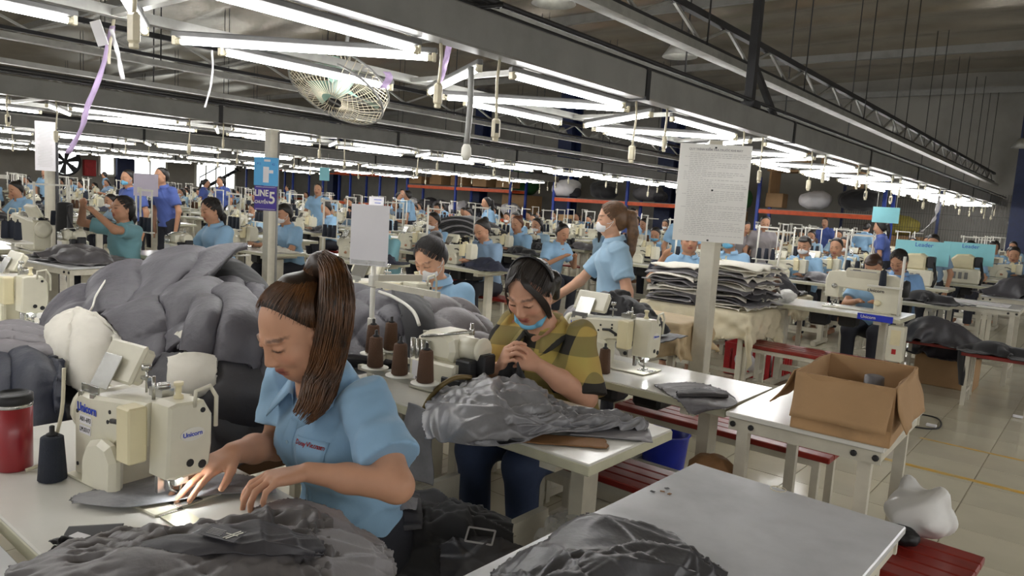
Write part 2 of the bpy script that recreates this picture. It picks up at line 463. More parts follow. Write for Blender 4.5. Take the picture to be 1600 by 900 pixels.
M_bluep = mat('blue_plastic', (36, 56, 190), 0.35)
M_yellowbag = mat('yellow_sack', (150, 138, 60), 0.7, bump=0.3, bscale=10)
M_greenbag = mat('green_sack', (60, 120, 70), 0.7, bump=0.3, bscale=10)
M_greenp = mat('green_plastic', (40, 170, 80), 0.4)
M_clear = mat('plastic_film', (225, 225, 222), 0.2, alpha=0.35, spec=0.7, bump=0.4, bscale=30)
M_ink_blue = mat('blue_ink', (36, 70, 190), 0.5)
M_ink = mat('black_ink', (40, 40, 44), 0.6)
M_ink_grey = mat('grey_ink', (176, 174, 176), 0.6)
M_ink_red = mat('red_thread', (200, 50, 50), 0.6)

def at(px, py, z):
    """point of the place seen at photo pixel (1600x900) at height z"""
    d = FWD+RGT*((px-800)/1150)+UPV*((450-py)/1150); return Vector((0, 0, CAM_H))+d*((z-CAM_H)/d.z)
def atd(px, py, t):
    return Vector((0, 0, CAM_H))+(FWD+RGT*((px-800)/1150)+UPV*((450-py)/1150))*t

# ================================================================== floor
floor = MB().box((-14, 14, -0.03), (66, 50, 0.04)).build('floor', M_grout); tag(floor, kind='structure')
def tile_floor_material():
    M = bpy.data.materials.new('floor_tiles_far'); M.use_nodes = True; nt = M.node_tree; N = nt.nodes; L = nt.links; b = N['Principled BSDF']
    tc = N.new('ShaderNodeTexCoord'); br = N.new('ShaderNodeTexBrick'); br.offset = 0; br.inputs['Scale'].default_value = 1.0
    br.inputs['Brick Width'].default_value = 0.4; br.inputs['Row Height'].default_value = 0.4; br.inputs['Mortar Size'].default_value = 0.002
    br.inputs['Color1'].default_value = (*srgb((196, 190, 170)), 1); br.inputs['Color2'].default_value = (*srgb((190, 184, 164)), 1); br.inputs['Mortar'].default_value = (*srgb((110, 104, 92)), 1)
    L.new(tc.outputs['Object'], br.inputs['Vector']); L.new(br.outputs['Color'], b.inputs['Base Color']); b.inputs['Roughness'].default_value = 0.18
    return M
far_floor = MB().box((0, 0, -0.004), (64, 48, 0.006)).build('far_tiles', tile_floor_material(), floor, (-14, 14, -0.0005))
T = 0.4; tm = None
for ix in range(9):
    for iy in range(17):
        x = -0.08+0.4*2-T/2-ix*T; y = 3.0+T/2+iy*T
        if tm is None:
            o = MB().box((0, 0, 0), (T-0.005, T-0.005, 0.008), ch=0.0015).build('tile', M_tile, floor, (x, y, 0)); tm = o.data
        else: link_mesh('tile', tm, floor, (x, y, RNG.uniform(-0.0004, 0.0004)))
MB().box((-0.05, 5.07, 0.0045), (2.0, 0.05, 0.001)).build('painted_line', M_yellow, floor)
MB().box((-0.25, 5.80, 0.0045), (1.3, 0.03, 0.001)).build('painted_line', M_yellow, floor)

# ================================================================== roof, walls
nx, ny = 60, 200
xs = np.linspace(-42, 14, nx); ys = np.linspace(-8, 36, ny); X, Y = np.meshgrid(xs, ys, indexing='ij')
Z = 6.2+0.10*np.abs(np.sin(Y*math.pi/1.7+0.5*np.sin(X*0.35)))-0.02*np.abs(X+4)+0.03*vnoise(X, Y, 3, 0.8)
roof = np_mesh('ceiling', np.stack([X, Y, Z], -1).reshape(-1, 3), grid_faces(nx, ny, 0, True), True, M_roof); roof = link_mesh('ceiling', roof); tag(roof, kind='structure')
# purlin angle bars under the roof (parts of the ceiling)
for k in range(7):
    MB().box((-14, -4+6*k, 5.62), (55, 0.12, 0.18)).build('roof_beam', M_beam, roof)
wl = MB(); wl.box((-40.1, 14, 3), (0.2, 46, 6.6)); wall_left = wl.build('wall_left', M_wall); tag(wall_left, kind='structure')
wb = MB().box((-13, 26.9, 3), (56, 0.2, 6.6)).build('wall_back', M_wall_dark); tag(wb, kind='structure')
# bright windows of the left wall: frame, mullions, lit panes
def window(n, y0, y1, z0, z1, nm):
    f = MB()
    x = -39.95; k_ = 1.18; y0, y1, z0, z1 = y0*k_, y1*k_, 1.48+(z0-1.48)*k_, 1.48+(z1-1.48)*k_
    for yy in (y0, y1): f.box((x, yy, (z0+z1)/2), (0.12, 0.10, z1-z0+0.1))
    for zz in (z0, z1): f.box((x, (y0+y1)/2, zz), (0.12, y1-y0, 0.10))
    o = f.build('window_%d' % n, M_white); tag(o, kind='structure')
    for k in range(1, nm): MB().box((x, y0+(y1-y0)*k/nm, (z0+z1)/2), (0.09, 0.07, z1-z0)).build('mullion', M_white, o)
    for k in range(nm): MB().box((x-0.02, y0+(y1-y0)*(k+.5)/nm, (z0+z1)/2), (0.03, (y1-y0)/nm-0.08, z1-z0-0.1)).build('pane', M_window, o)
window(1, 13.35, 13.95, 1.5, 2.55, 1); window(2, 14.75, 16.2, 1.55, 2.5, 2); window(3, 17.6, 19.6, 1.2, 2.3, 4)
MB().box((-39.9, 16.93, 2.4), (0.4, 0.85, 4.8)).build('steel_column', M_bluecol); tag(bpy.data.objects['steel_column'], 'dark blue steel column between the two bright windows of the far left wall', 'column')
# ventilation fan in the left wall
vf = thing('wall_fan', 'round six-bladed exhaust fan set in the far left wall', 'fan', (-39.85, 14.15, 2.03))
RY = rotm('Y', 90)
MB().lathe([(0.62, -0.06), (0.70, -0.06), (0.70, 0.08), (0.62, 0.08), (0.62, -0.06)], n=28, R=RY).build('ring', M_darkmet, vf)
MB().lathe([(0.61, -0.01), (0.61, 0.0)], (-.05, 0, 0), n=28, R=RY).build('lit_opening', M_window, vf)
MB().lathe([(0.13, 0.0), (0.13, 0.10)], n=14, R=RY).build('hub', M_darkmet, vf)
for k in range(6):
    a = k*math.pi/3+.3; R = rotm('X', math.degrees(a)); bl = MB()
    bl.prism([(0.08, -0.05), (0.6, -0.14), (0.6, 0.16), (0.08, 0.06)], 0.02, 0.035, 'yz', T=R); bl.build('blade', M_darkmet, vf)
for i in range(4): MB().box((-0.04, 0, -0.45+0.3*i), (0.02, 1.2-0.3*abs(i-1.5)*.6, 0.03)).build('grille_bar', M_darkmet, vf)
hb = MB().box((0, 0, 0), (0.25, 0.55, 0.8), ch=.02).build('hose_cabinet', M_redp, None, (-39.85, 15.25, 1.8)); tag(hb, 'small red fire hose cabinet on the far left wall', 'cabinet')
MB().box((.13, 0, 0), (0.02, 0.42, 0.6)).build('cabinet_door', M_redp, hb)
# stair by the far left wall
st = thing('steel_stair', 'grey steel stair with handrail in front of the bright far window', 'stair', (-39.2, 20.5, 0))
stg = MB(); stg.bar((0, 0, 0.9), (0, 2.4, 2.3), 0.06, 0.16); stg.build('stringer', M_darkmet, st)
for k in range(8): MB().box((0.1, 0.15+.3*k, 0.98+0.175*k), (0.5, 0.26, 0.03)).build('tread', M_darkmet, st)
rl = MB(); rl.tube([(0.2, 0, 1.7), (0.2, 2.4, 3.1)], 0.03, 6)
for k in range(5): rl.tube([(0.2, 0.6*k, 0.9+.35*k), (0.2, 0.6*k, 1.7+.35*k)], 0.02, 6)
rl.build('handrail', M_darkmet, st)

# ------------------------------------------------------------------ far blue columns
def column(x, y, w_, h, M, label, z0=0):
    t = thing('steel_column', label, 'column', (x, y, 0)); b = MB()
    b.box((0, 0, h/2), (w_*.3, w_*.9, h)); b.box((0, w_*.47, h/2), (w_, 0.05*w_*3, h)); b.box((0, -w_*.47, h/2), (w_, 0.05*w_*3, h))
    b.build('shaft', M, t); MB().box((0, 0, 0.02), (w_*1.5, w_*1.5, 0.04)).build('base_plate', M, t); return t
column(-2.0, 23.2, 0.42, 6.0, M_bluecol, 'tall dark blue steel column at the right edge of the hall')
column(-17.7, 25.0, 0.65, 6.0, M_bluecol, 'dark blue steel column behind the racks, left of the standing woman')
column(-13.2, 25.2, 0.65, 6.0, M_bluecol, 'dark blue steel column directly behind the standing ponytailed woman')
column(-22.5, 25.0, 0.5, 6.0, M_bluecol, 'dark blue steel column behind the dark stacked goods in mid hall')
column(-33.1, 25.0, 0.5, 6.0, M_bluecol, 'dark blue steel column beside the leftmost orange racks')

# ================================================================== overhead frames with fluorescent lamps
PER = 1.95
def lamp_proto(L_=1.22):
    t = thing('fluorescent_lamp', 'x', 'lamp')
    b = MB(); b.box((0, 0, 0.036), (L_+0.03, 0.036, 0.032), ch=.006); b.build('batten', M_batten, t)
    MB().tube([(-L_/2+.03, 0, 0), (L_/2-.03, 0, 0)], 0.0145, 8).build('tube', M_tube, t)
    for s in (-1, 1):
        c = MB(); c.box((s*(L_/2), 0, 0.012), (0.02, 0.034, 0.06), ch=.004); c.tube([(s*(L_/2-.03), 0, 0), (s*(L_/2-.005), 0, 0)], 0.016, 8); c.build('lamp_holder', M_socket, t)
    return t
LAMP = lamp_proto()
def put_lamp(a, b, label, group=None, tilt=0):
    a = Vector(a); b = Vector(b); c = (a+b)/2; d = b-a
    o = place(LAMP, c, 0, label, group); o.rotation_euler = (tilt, -math.asin(max(-1, min(1, d.z/d.length))), math.atan2(d.y, d.x))
    s = d.length/1.25
    if abs(s-1) > .03: o.scale = (s, 1, 1)
    return o
def socket_proto(h):
    t = thing('hanging_socket', 'x', 'socket')
    c = MB(); c.tube([(0, 0, 0), (0.012, 0.004, -h*.4), (0.004, 0, -h*.8), (0, 0, -h)], 0.008, 6); c.build('cord', M_socket, t)
    b = MB(); b.box((0, 0, -h-0.05), (0.05, 0.032, 0.11), ch=.012); b.box((0.0, 0.0, -h-0.11), (0.03, 0.024, 0.02), ch=.004); b.build('socket_body', M_socket, t)
    b = MB(); b.box((0, 0.017, -h-0.05), (0.02, 0.004, 0.05)); b.build('switch', M_darkmet, t)
    return t
SOCK = [socket_proto(.22), socket_proto(.34)]
ZL = 2.185
FR_NAMES = ['nearest', 'second', 'third', 'fourth', 'fifth']
near_lab = {}
def frame(fi, X0, y0, y1, vis=True):
    nm = FR_NAMES[fi] if fi >= 0 else 'unseen'
    xf = X0-1.13; yc = (y0+y1)/2; Ly = y1-y0
    suffix = 'over the %s double line of machines' % nm if fi else 'over the foreground machines'
    if fi < 0: suffix = 'over the aisle behind the camera'
    b = thing('light_beam', 'long grey box beam carrying the lamps, '+suffix, 'beam', (X0+.06, yc, 0), 0, None)
    MB().box((0, 0, 2.345), (0.13, Ly, 0.20), ch=.01).build('beam_box', M_beam, b)
    for k in range(int(Ly/3.0)):
        y = -Ly/2+1.2+3.0*k
        MB().box((0, y, 2.345), (0.15, 0.05, 0.22)).build('joint_clamp', M_darkmet, b)
    MB().box((-1.19, 0, 2.27), (0.05, Ly, 0.05)).build('lamp_rail', M_tray, b)
    for k in range(int(Ly/PER)+1): MB().box((-.6, -Ly/2+.3+PER*k, 2.262), (1.2, 0.04, 0.03)).build('cross_bar', M_tray, b)
    for (dx, z, w_, h_, nme, lb) in ((-.42, 2.62, 0.10, 0.05, 'cable_tray', 'pale flat lower cable tray '), (-.23, 2.86, 0.12, 0.06, 'cable_tray', 'pale flat upper cable tray ')):
        t = thing(nme, lb+suffix, 'cable tray', (X0+dx, yc, 0))
        q = MB(); q.box((0, 0, z), (w_, Ly, 0.012)); q.box((w_/2, 0, z+h_/2), (0.006, Ly, h_)); q.box((-w_/2, 0, z+h_/2), (0.006, Ly, h_)); q.build('channel', M_tray, t)
        for k in range(int(Ly/2.6)):
            MB().tube([(0, -Ly/2+1+2.6*k, z), (0, -Ly/2+1+2.6*k, 5.3)], 0.008, 5).build('hanger_rod', M_darkmet, t)
    t = thing('ceiling_truss', 'slim dark lattice truss '+suffix, 'truss', (X0-.30, yc, 0))
    q = MB(); q.box((0, 0, 3.22), (0.06, Ly, 0.06)); q.box((0, 0, 2.98), (0.05, Ly, 0.04)); q.build('chord', M_darkmet, t)
    q = MB(); n = int(Ly/1.1)
    for k in range(n): q.bar((0, -Ly/2+k*1.1, 2.99), (0, -Ly/2+(k+.5)*1.1, 3.21), .025, .025); q.bar((0, -Ly/2+(k+.5)*1.1, 3.21), (0, -Ly/2+(k+1)*1.1, 2.99), .025, .025)
    q.build('web', M_tray, t)
    t = thing('conduit_pipes', 'pair of thin conduit pipes '+suffix, 'pipe', (X0-.05, yc, 0))
    for dx, z in ((0.12, 2.52), (.02, 2.50)): MB().tube([(dx, -Ly/2, z), (dx, Ly/2, z)], 0.016, 6).build('pipe', M_darkmet, t)
    k0 = int(math.floor((y0-1.32)/PER)); k1 = int((y1-1.32)/PER)
    for k in range(k0, k1):
        y = 1.32+PER*k
        if fi == 0 and 0 <= k < 4:
            nmk = ['first', 'second', 'third', 'fourth'][k]
            labs = ['lit fluorescent lamp along the foreground beam, %s from the left' % nmk, 'lit fluorescent lamp on the thin rail beyond the foreground beam, %s from left' % nmk,
                    'lit lamp slanting from thin rail to foreground beam, %s such long one from left' % nmk, 'lit lamp slanting back to the foreground beam, %s such short one from left' % nmk]
            g = None
        else:
            g = 'fluorescent lamps of the %s frame' % nm
            labs = ['lit fluorescent lamp far along the foreground beam near the hall end' if fi == 0 else 'lit fluorescent lamp in the %s lamp row from the camera' % nm]*4
            if fi < 0: labs = ['lit fluorescent lamp over the aisle behind the camera']*4
            elif fi <= 2 and (fi > 0 or k >= 0):
                od = ('first', 'second', 'third', 'fourth', 'fifth', 'sixth', 'seventh', 'eighth', 'ninth', 'tenth', 'eleventh', 'twelfth', 'thirteenth', 'fourteenth')[min(13, k-k0 if fi else k)]
                labs = ['lit %s in the %s bay from left, %s lamp row' % (q_, od, nm) for q_ in ('lamp along the beam', 'lamp along the thin rail', 'long slanting lamp', 'short slanting lamp')]
        put_lamp((X0, y, ZL), (X0, y+1.25, ZL), labs[0], g)
        put_lamp((xf, y+.82, ZL), (xf, y+2.07, ZL), labs[1], g)
        put_lamp((xf+.03, y+.55, ZL-.0), (X0-.05, y+1.42, ZL-.0), labs[2], g)
        put_lamp((xf+.05, y+2.36, ZL+.01), (X0-.06, y+1.76, ZL+.01), labs[3], g)
        if fi >= 0 and fi < 3:
            for j, (dx, dy) in enumerate(((.02, 1.37), (.03, 1.82))):
                near = fi == 0 and k in (0, 1, 2, 3)
                lb = 'ivory switch socket on a cord under the foreground beam, %s in %s bay' % (('first', 'second')[j], ('first', 'second', 'third', 'fourth')[k]) if near else ('small ivory socket hanging under the far end of the foreground beam' if fi == 0 else 'small ivory socket hanging under the %s lamp row' % nm)
                place(SOCK[(k+j) % 2], (X0+dx, y+dy, ZL+.08), RNG.uniform(0, 6), lb, None if near else 'sockets under the %s lamp row' % nm)
frame(0, -2.76, -2.6, 26.4)
frame(1, -9.12, 0.8, 21.2)
frame(2, -15.48, 2.7, 21.2)
frame(3, -21.84, 4.7, 21.2)
frame(4, -28.2, 6.6, 21.2)
frame(-1, 3.6, -2.6, 13.0)
drop_tree(LAMP)
for s_ in SOCK: drop_tree(s_)
# vertical hanger post of the foreground beam
hp = thing('hanger_post', 'dark square post hanging from the roof down to the foreground beam', 'post', (-2.72, 6.6, 0))
MB().box((0, 0, 3.75), (0.075, 0.075, 2.6)).build('shaft', M_darkmet, hp); MB().box((0, 0, 2.48), (0.16, 0.16, 0.05)).build('foot_plate', M_darkmet, hp)
q = MB(); q.bar((0, 0.02, 2.85), (0, .65, 2.46), .05, .05); q.build('brace', M_darkmet, hp)
# high-bay lamps below the roof
def highbay(p, r, label, g=None):
    t = thing('high_bay_lamp', label, 'lamp', p, 0, g)
    MB().lathe([(r*.35, .22), (r*.5, .16), (r, 0), (r*.97, 0), (r*.45, .14), (r*.3, .2)], n=18).build('reflector', M_tray, t)
    MB().lathe([(0.02, .05), (r*.36, .07), (r*.40, .13), (r*.3, .19)], n=12).build('bulb', M_bay, t)
    MB().tube([(0, 0, .22), (0, 0, 6.15-p[2])], .01, 5).build('suspension', M_darkmet, t)
for i, (px, py, z, nmn) in enumerate([(757, 228, 4.2, 'first'), (808, 237, 4.2, 'second'), (853, 245, 4.2, 'third')]):
    highbay(at(px, py, z), .2, 'small bright high bay lamp in the far roof, %s of the row left of the poster' % nmn)
for px, py, z, lb in [(878, 209, 4.0, 'round high bay lamp above the row of three small ones'), (930, 215, 4.0, 'round high bay lamp beside the hanging conduit left of the poster'), (948, 243, 3.9, 'brightest far high bay lamp just left of the poster'), (1395, 205, 3.5, 'bright small lamp among the trays at upper right'), (1062, 89, 3.4, 'wide round lamp reflector between the upper cable trays'), (865, 6, 3.4, 'wide round lamp reflector at the top edge of the photo'), (1596, 231, 3.5, 'bright lamp right of the tall blue column')]:
    highbay(at(px, py, z), .22, lb)

# ================================================================== racks along the back
def rack(x0, x1, y, zs, label, dep=1.0, nb=1):
    c = (x0+x1)/2*1.3; w_ = (x1-x0)/2*1.12; x0, x1, y = c-w_, c+w_, y*1.3; zs = [1.48+(z-1.48)*1.3 if z > 1 else z for z in zs]
    t = thing('storage_rack', label, 'rack', ((x0+x1)/2, y, 0)); hw = (x1-x0)/2
    top = max(zs)+1.0
    for i in range(nb+1):
        xx = -hw+2*hw*i/nb
        for yy in (-dep/2, dep/2): MB().box((xx, yy, top/2), (0.09, 0.08, top)).build('upright', M_blueup, t)
    for z in zs:
        for yy in (-dep/2, dep/2):
            for i in range(nb): MB().box((-hw+2*hw*(i+.5)/nb, yy, z), (2*hw/nb-.1, 0.05, 0.12)).build('shelf_beam', M_orange, t)
        MB().box((0, 0, z+.07), (2*hw-.1, dep, 0.02)).build('shelf_deck', M_wall_dark, t)
    return t
rack(-29.6, -25.6, 17.9, (0.9, 2.2), 'blue and orange storage rack at the left end of the far rack row', nb=2)
rack(-24.3, -20.4, 18.0, (0.9, 2.12), 'blue and orange storage rack left of the LINE board in the far row', nb=2)
rack(-19.6, -14.2, 18.0, (0.7, 1.78), 'long blue and orange storage rack behind the middle of the hall', nb=2)
rack(-13.0, -7.4, 17.6, (0.6, 1.62), 'blue and orange storage rack behind the standing woman with long ponytail', nb=2)
rack(-6.7, -3.6, 17.2, (0.5, 1.62), 'blue and orange storage rack right of the white poster', nb=1)
rack(-1.3, .55, 18.5, (0.9, 2.65), 'storage rack with yellow sack right of the tall blue column', nb=1)

def bk(p): return (p[0]*1.3, p[1]*1.3, 1.48+(p[2]-1.48)*1.3+.02 if p[2] > 1 else p[2])
def sack(p, r, M, label, seed=0, name='sack', cat='sack', g=None):
    """a slumped bag"""
    s = SDF(np.array((-r*1.6,)*2+(-.02,)), np.array((r*1.6, r*1.6, r*1.7)), r/9)
    rs = np.random.RandomState(seed)
    for i in range(5):
        a = rs.uniform(0, 6.28); s.ell((.35*r*math.cos(a), .35*r*math.sin(a), r*rs.uniform(.4, .8)), (r*rs.uniform(.6, .9), r*rs.uniform(.6, .9), r*rs.uniform(.4, .6)), k=r*.25)
    s.warp(lambda X, Y, Z: .05*r*np.sin(X*9/r+2*np.sin(Y*5/r))*np.sin(Y*7/r+Z*6/r)); s.cut((0, 0, 0), (0, 0, -1))
    o = link_mesh(name, s.mesh(name, M), None, p); tag(o, label, cat, g); return o
def carton(p, d, rz, label, g=None, name='carton', M=None, cat='box'):
    t = thing(name, label, cat, p, rz, g); M = M or M_card
    MB().box((0, 0, d[2]/2), d, ch=.01).build('carton_body', M, t); MB().box((0, 0, d[2]+.001), (d[0]*.98, 0.06, 0.003)).build('packing_tape', M_socket, t); return t
# goods on the racks
for i in range(7): carton(bk((-29.2+.54*i, 17.9, 2.29)), (.6, .6, RNG.uniform(.25, .5)), RNG.uniform(-.2, .2), 'brown carton on top of the leftmost far rack', 'cartons on the leftmost far rack')
for i in range(4): carton(bk((-23.7+.95*i, 18, 2.21)), (.7, .6, RNG.uniform(.3, .6)), RNG.uniform(-.2, .2), 'brown carton on the far rack left of mid hall', 'cartons on the second far rack')
for i in range(5): carton(bk((-19.0+1.0*i, 18, 1.87)), (.75, .65, RNG.uniform(.3, .8)), RNG.uniform(-.2, .2), 'brown carton on the long middle rack', 'cartons on the long middle rack')
for i, (x, s_) in enumerate(((-12.3, .55), (-11.3, .5), (-9.4, .5), (-8.4, .55))): sack(bk((x, 17.6, 1.71)), s_*.6, M_darkgrey, 'dark bundle on the rack behind the standing woman', i, 'bundle', 'bundle', 'dark bundles on the rack behind the standing woman')
for i in range(6): carton((-8.6+.72*i-.2*RNG.rand(), 22.9, .02), (.62, .55, RNG.uniform(.6, 1.15)), RNG.uniform(-.15, .15), 'brown carton on the floor under the rack right of the poster', 'cartons under the rack right of the poster')
for i in range(8): carton((-16.6+.85*i, 22.6, .02), (.7, .55, RNG.uniform(.5, 1.1)), RNG.uniform(-.15, .15), 'brown carton on the floor under the rack behind the standing woman', 'cartons under the rack behind the standing woman')
for i in range(7): sack((-25.0+.95*i, 23.4, .80), .45, (M_paper, M_darkgrey, M_greytex)[i % 3], 'bundle on the lower shelf of the long middle rack', 300+i, 'bundle', 'bundle', 'bundles on the long middle rack')
for i in range(4): sack((-16.2+1.7*i, 22.9, 1.79), .5, (M_paper, M_blacktex, M_greytex, M_paper)[i], 'wrapped bundle on the upper shelf behind the standing woman', 320+i, 'bundle', 'bundle', 'wrapped bundles behind the standing woman')
carton(bk((-6.2, 17.2, 1.71)), (.5, .6, .42), .1, 'small brown carton at the left end of the rack right of the poster')
carton(bk((-5.9, 17.3, 2.62)), (.9, .6, .45), .1, 'large brown carton stacked high above the rack right of the poster'); carton(bk((-4.9, 17.3, 2.55)), (.9, .6, .5), -.1, 'second large carton stacked high above the rack right of the poster')
sack(bk((-5.3, 17.1, 1.71)), .42, M_paper, 'grey white bundle on the rack right of the poster', 5, 'bundle', 'bundle'); sack(bk((-4.4, 17.1, 1.71)), .5, M_blacktex, 'dark heap of goods on the rack right of the poster', 6, 'bundle', 'bundle')
MB_ = MB().box((0, 0, 0), (2.6, .9, .05)); o = MB_.build('shelf_board', M_card, None, bk((-5.4, 17.3, 2.55))); tag(o, 'upper brown shelf board bearing the high cartons', 'shelf')
for sx in (-1.2, 1.2): MB().box((sx, 0, -.5), (.06, .8, .95)).build('shelf_side', M_card, o)
for p, M, lb, sd in [((-8.2, 18.9, 1.6), M_greenbag, 'large green sack right behind the far rack beside the poster', 1), ((-15.2, 19.0, 1.7), M_greenbag, 'green sack behind the long middle rack', 2), ((-4.0, 19.4, 1.25), M_yellowbag, 'yellow sack in the far racks below the lamps', 3), ((-.62, 18.5, 2.72), M_yellowbag, 'big yellow sack right of the tall blue column', 4)]:
    p = bk(p); sack(p, (.9, .9, .5, .8)[sd-1], M, lb, sd)
    if sd == 4: continue
    b = MB().box((p[0], p[1], p[2]/2-.01), (1.3, 1.1, p[2]-.02)).build('pallet_stack', M_card); tag(b, 'brown cartons under the '+lb.split(' behind')[0].split(' right')[0]+', '+('beside the poster','mid hall','below the lamps','at the right edge')[sd-1], 'boxes')
# wire mesh partition behind the right racks
wm = thing('mesh_partition', 'grey wire mesh partition behind the lamps at the right end', 'partition', (-4.0, 24.0, 0)); q = MB()
for i in range(80): q.box((-2.6+5.2*i/79, 0, 1.3), (.008, .008, 2.4))
for i in range(6): q.box((0, 0, .2+.42*i), (5.2, .008, .008))
q = q.build('wire_mesh', M_darkmet, wm); q['kind'] = 'stuff'
for xx in (-2.6, 0, 2.6): MB().box((xx, 0, 1.3), (.07, .07, 2.6)).build('post', M_bluecol, wm)
# ================================================================== tables, benches, machines
def multi(name, parts, parent=None, loc=None):
    """several shapes of different materials as one mesh"""
    V = []; F = []; MI = []; SM = []; mats = []
    for mb, M in parts:
        if M not in mats: mats.append(M)
        b = len(V); V += [tuple(v) for v in mb.v]; F += [tuple(i+b for i in f) for f in mb.f]; MI += [mats.index(M)]*len(mb.f); SM += mb.sm
    me = bpy.data.meshes.new(name); me.from_pydata(V, [], F); me.update()
    for M in mats: me.materials.append(M)
    me.polygons.foreach_set('material_index', MI); me.polygons.foreach_set('use_smooth', SM)
    return link_mesh(name, me, parent, loc)

def sewing_table(label, loc, w_=1.16, d_=0.5, rz=0, h=0.76, lite=False, group=None, box=True, top=None):
    top_ = MB(); top_.box((0, 0, h-.019), (w_, d_, .038), ch=.003)
    edge = MB(); edge.box((0, 0, h-.021), (w_+.004, d_+.004, .030), ch=.002)
    legs = []
    for s in (-1, 1):
        l = MB(); x = s*(w_/2-.17)
        l.box((x, 0, h/2-.03), (.05, .085, h-.10)); l.box((x, 0, h-.055), (.06, d_*.85, .035)); l.box((x, 0, .04), (.06, d_*.95, .04)); l.box((x, d_*.42, .015), (.05, .05, .03)); l.box((x, -d_*.42, .015), (.05, .05, .03))
        legs.append(l)
    cb = MB(); cb.box((0, 0, .16), (w_-.34, .04, .05)); cb.box((0, -.02, .12), (.30, .22, .02))
    mt = MB(); mt.box((-.12, .06, h-.11), (.16, .14, .13), ch=.02); mt.box((.12, .06, h-.10), (.14, .16, .11), ch=.015)
    if lite:
        L = MB()
        for l in legs: L.add(l.v, l.f)
        parts = [(top_, top or M_laminate), (edge, M_lamedge), (L, M_legs), (cb, M_legs)]
        if box: parts.append((mt, M_darkmet))
        o = multi('sewing_table', parts, None, loc); o.rotation_euler[2] = rz; tag(o, label, 'table', group); return o
    t = thing('sewing_table', label, 'table', loc, rz, group)
    a = top_.build('table_top', top or M_laminate, t); edge.build('edge_band', M_lamedge, a)
    for l in legs: l.build('leg', M_legs, t)
    cb.build('pedal_bar', M_legs, t)
    if box:
        m1 = MB(); m1.box((-.12, .08, h-.11), (.16, .14, .13), ch=.02); m1.build('motor', M_darkmet, t)
        m2 = MB(); m2.box((.12, .08, h-.10), (.14, .16, .11), ch=.015); m2.build('control_box', M_black, t)
    return t
def frame_table(label, loc, w_, d_, rz=0, h=0.76, group=None, top=None, legs=.042, inner=True):
    """plain worktable on a bolted angle-iron frame"""
    t = thing('worktable', label, 'table', loc, rz, group)
    a = MB(); a.box((0, 0, h-.010), (w_, d_, .02), ch=.003); a.build('table_top', top or M_grey_lam, t)
    r = MB()
    for s in (-1, 1): r.box((0, s*(d_/2-.022), h-.045), (w_-.02, .012, .045)); r.box((s*(w_/2-.022), 0, h-.045), (.012, d_-.04, .045))
    r.build('rail', M_legs, t)
    for sx in (-1, 1):
        for sy in (-1, 1):
            l = MB(); l.box((sx*(w_/2-.06), sy*(d_/2-.045), (h-.02)/2), (legs, legs*.8, h-.02)); lo = l.build('leg', M_legs, t)
            for k in (-1, 1):
                b = MB(); b.lathe([(0.011, 0), (0.011, .005), (.006, .008)], (sx*(w_/2-.06)+k*.034, sy*(d_/2-.016), h-.045), n=8, R=rotm('X', -90*sy)); b.build('bolt', M_darkmet, lo)
    if inner:
        l = MB(); l.box((0, 0, .16), (w_-.12, .03, .03))
        for s in (-1, 1): l.box((s*(w_/2-.06), 0, .16), (.03, d_-.09, .03))
        l.build('stretcher', M_legs, t)
    return t
def bench(label, loc, w_=1.0, d_=.30, rz=0, h=.45, group=None, n=4, lite=False):
    if lite:
        a = MB(); a.box((0, 0, h-.015), (w_, d_, .03), ch=.004); b = MB()
        for sx in (-1, 1):
            for sy in (-1, 1): b.box((sx*(w_/2-.05), sy*(d_/2-.03), h/2-.015), (.03, .03, h-.03))
            b.box((sx*(w_/2-.05), 0, .12), (.025, d_-.06, .025))
        o = multi('bench', [(a, M_redwood), (b, M_legs)], None, loc); o.rotation_euler[2] = rz; tag(o, label, 'bench', group); return o
    t = thing('bench', label, 'bench', loc, rz, group); pw = d_/n
    for k in range(n): MB().box((0, -d_/2+pw*(k+.5), h-.014), (w_, pw-.007, .028), ch=.004).build('plank', M_redwood, t)
    for sx in (-1, 1):
        for sy in (-1, 1): MB().box((sx*(w_/2-.06), sy*(d_/2-.03), (h-.028)/2), (.032, .032, h-.028)).build('leg', M_legs, t)
        MB().box((sx*(w_/2-.06), 0, .12), (.028, d_-.09, .028)).build('stretcher', M_legs, t)
    MB().box((0, 0, .12), (w_-.14, .028, .028)).build('stretcher', M_legs, t)
    MB().box((0, d_/2-.03, h-.045), (w_-.15, .025, .03)).build('rail', M_legs, t); MB().box((0, -d_/2+.03, h-.045), (w_-.15, .025, .03)).build('rail', M_legs, t)
    return t

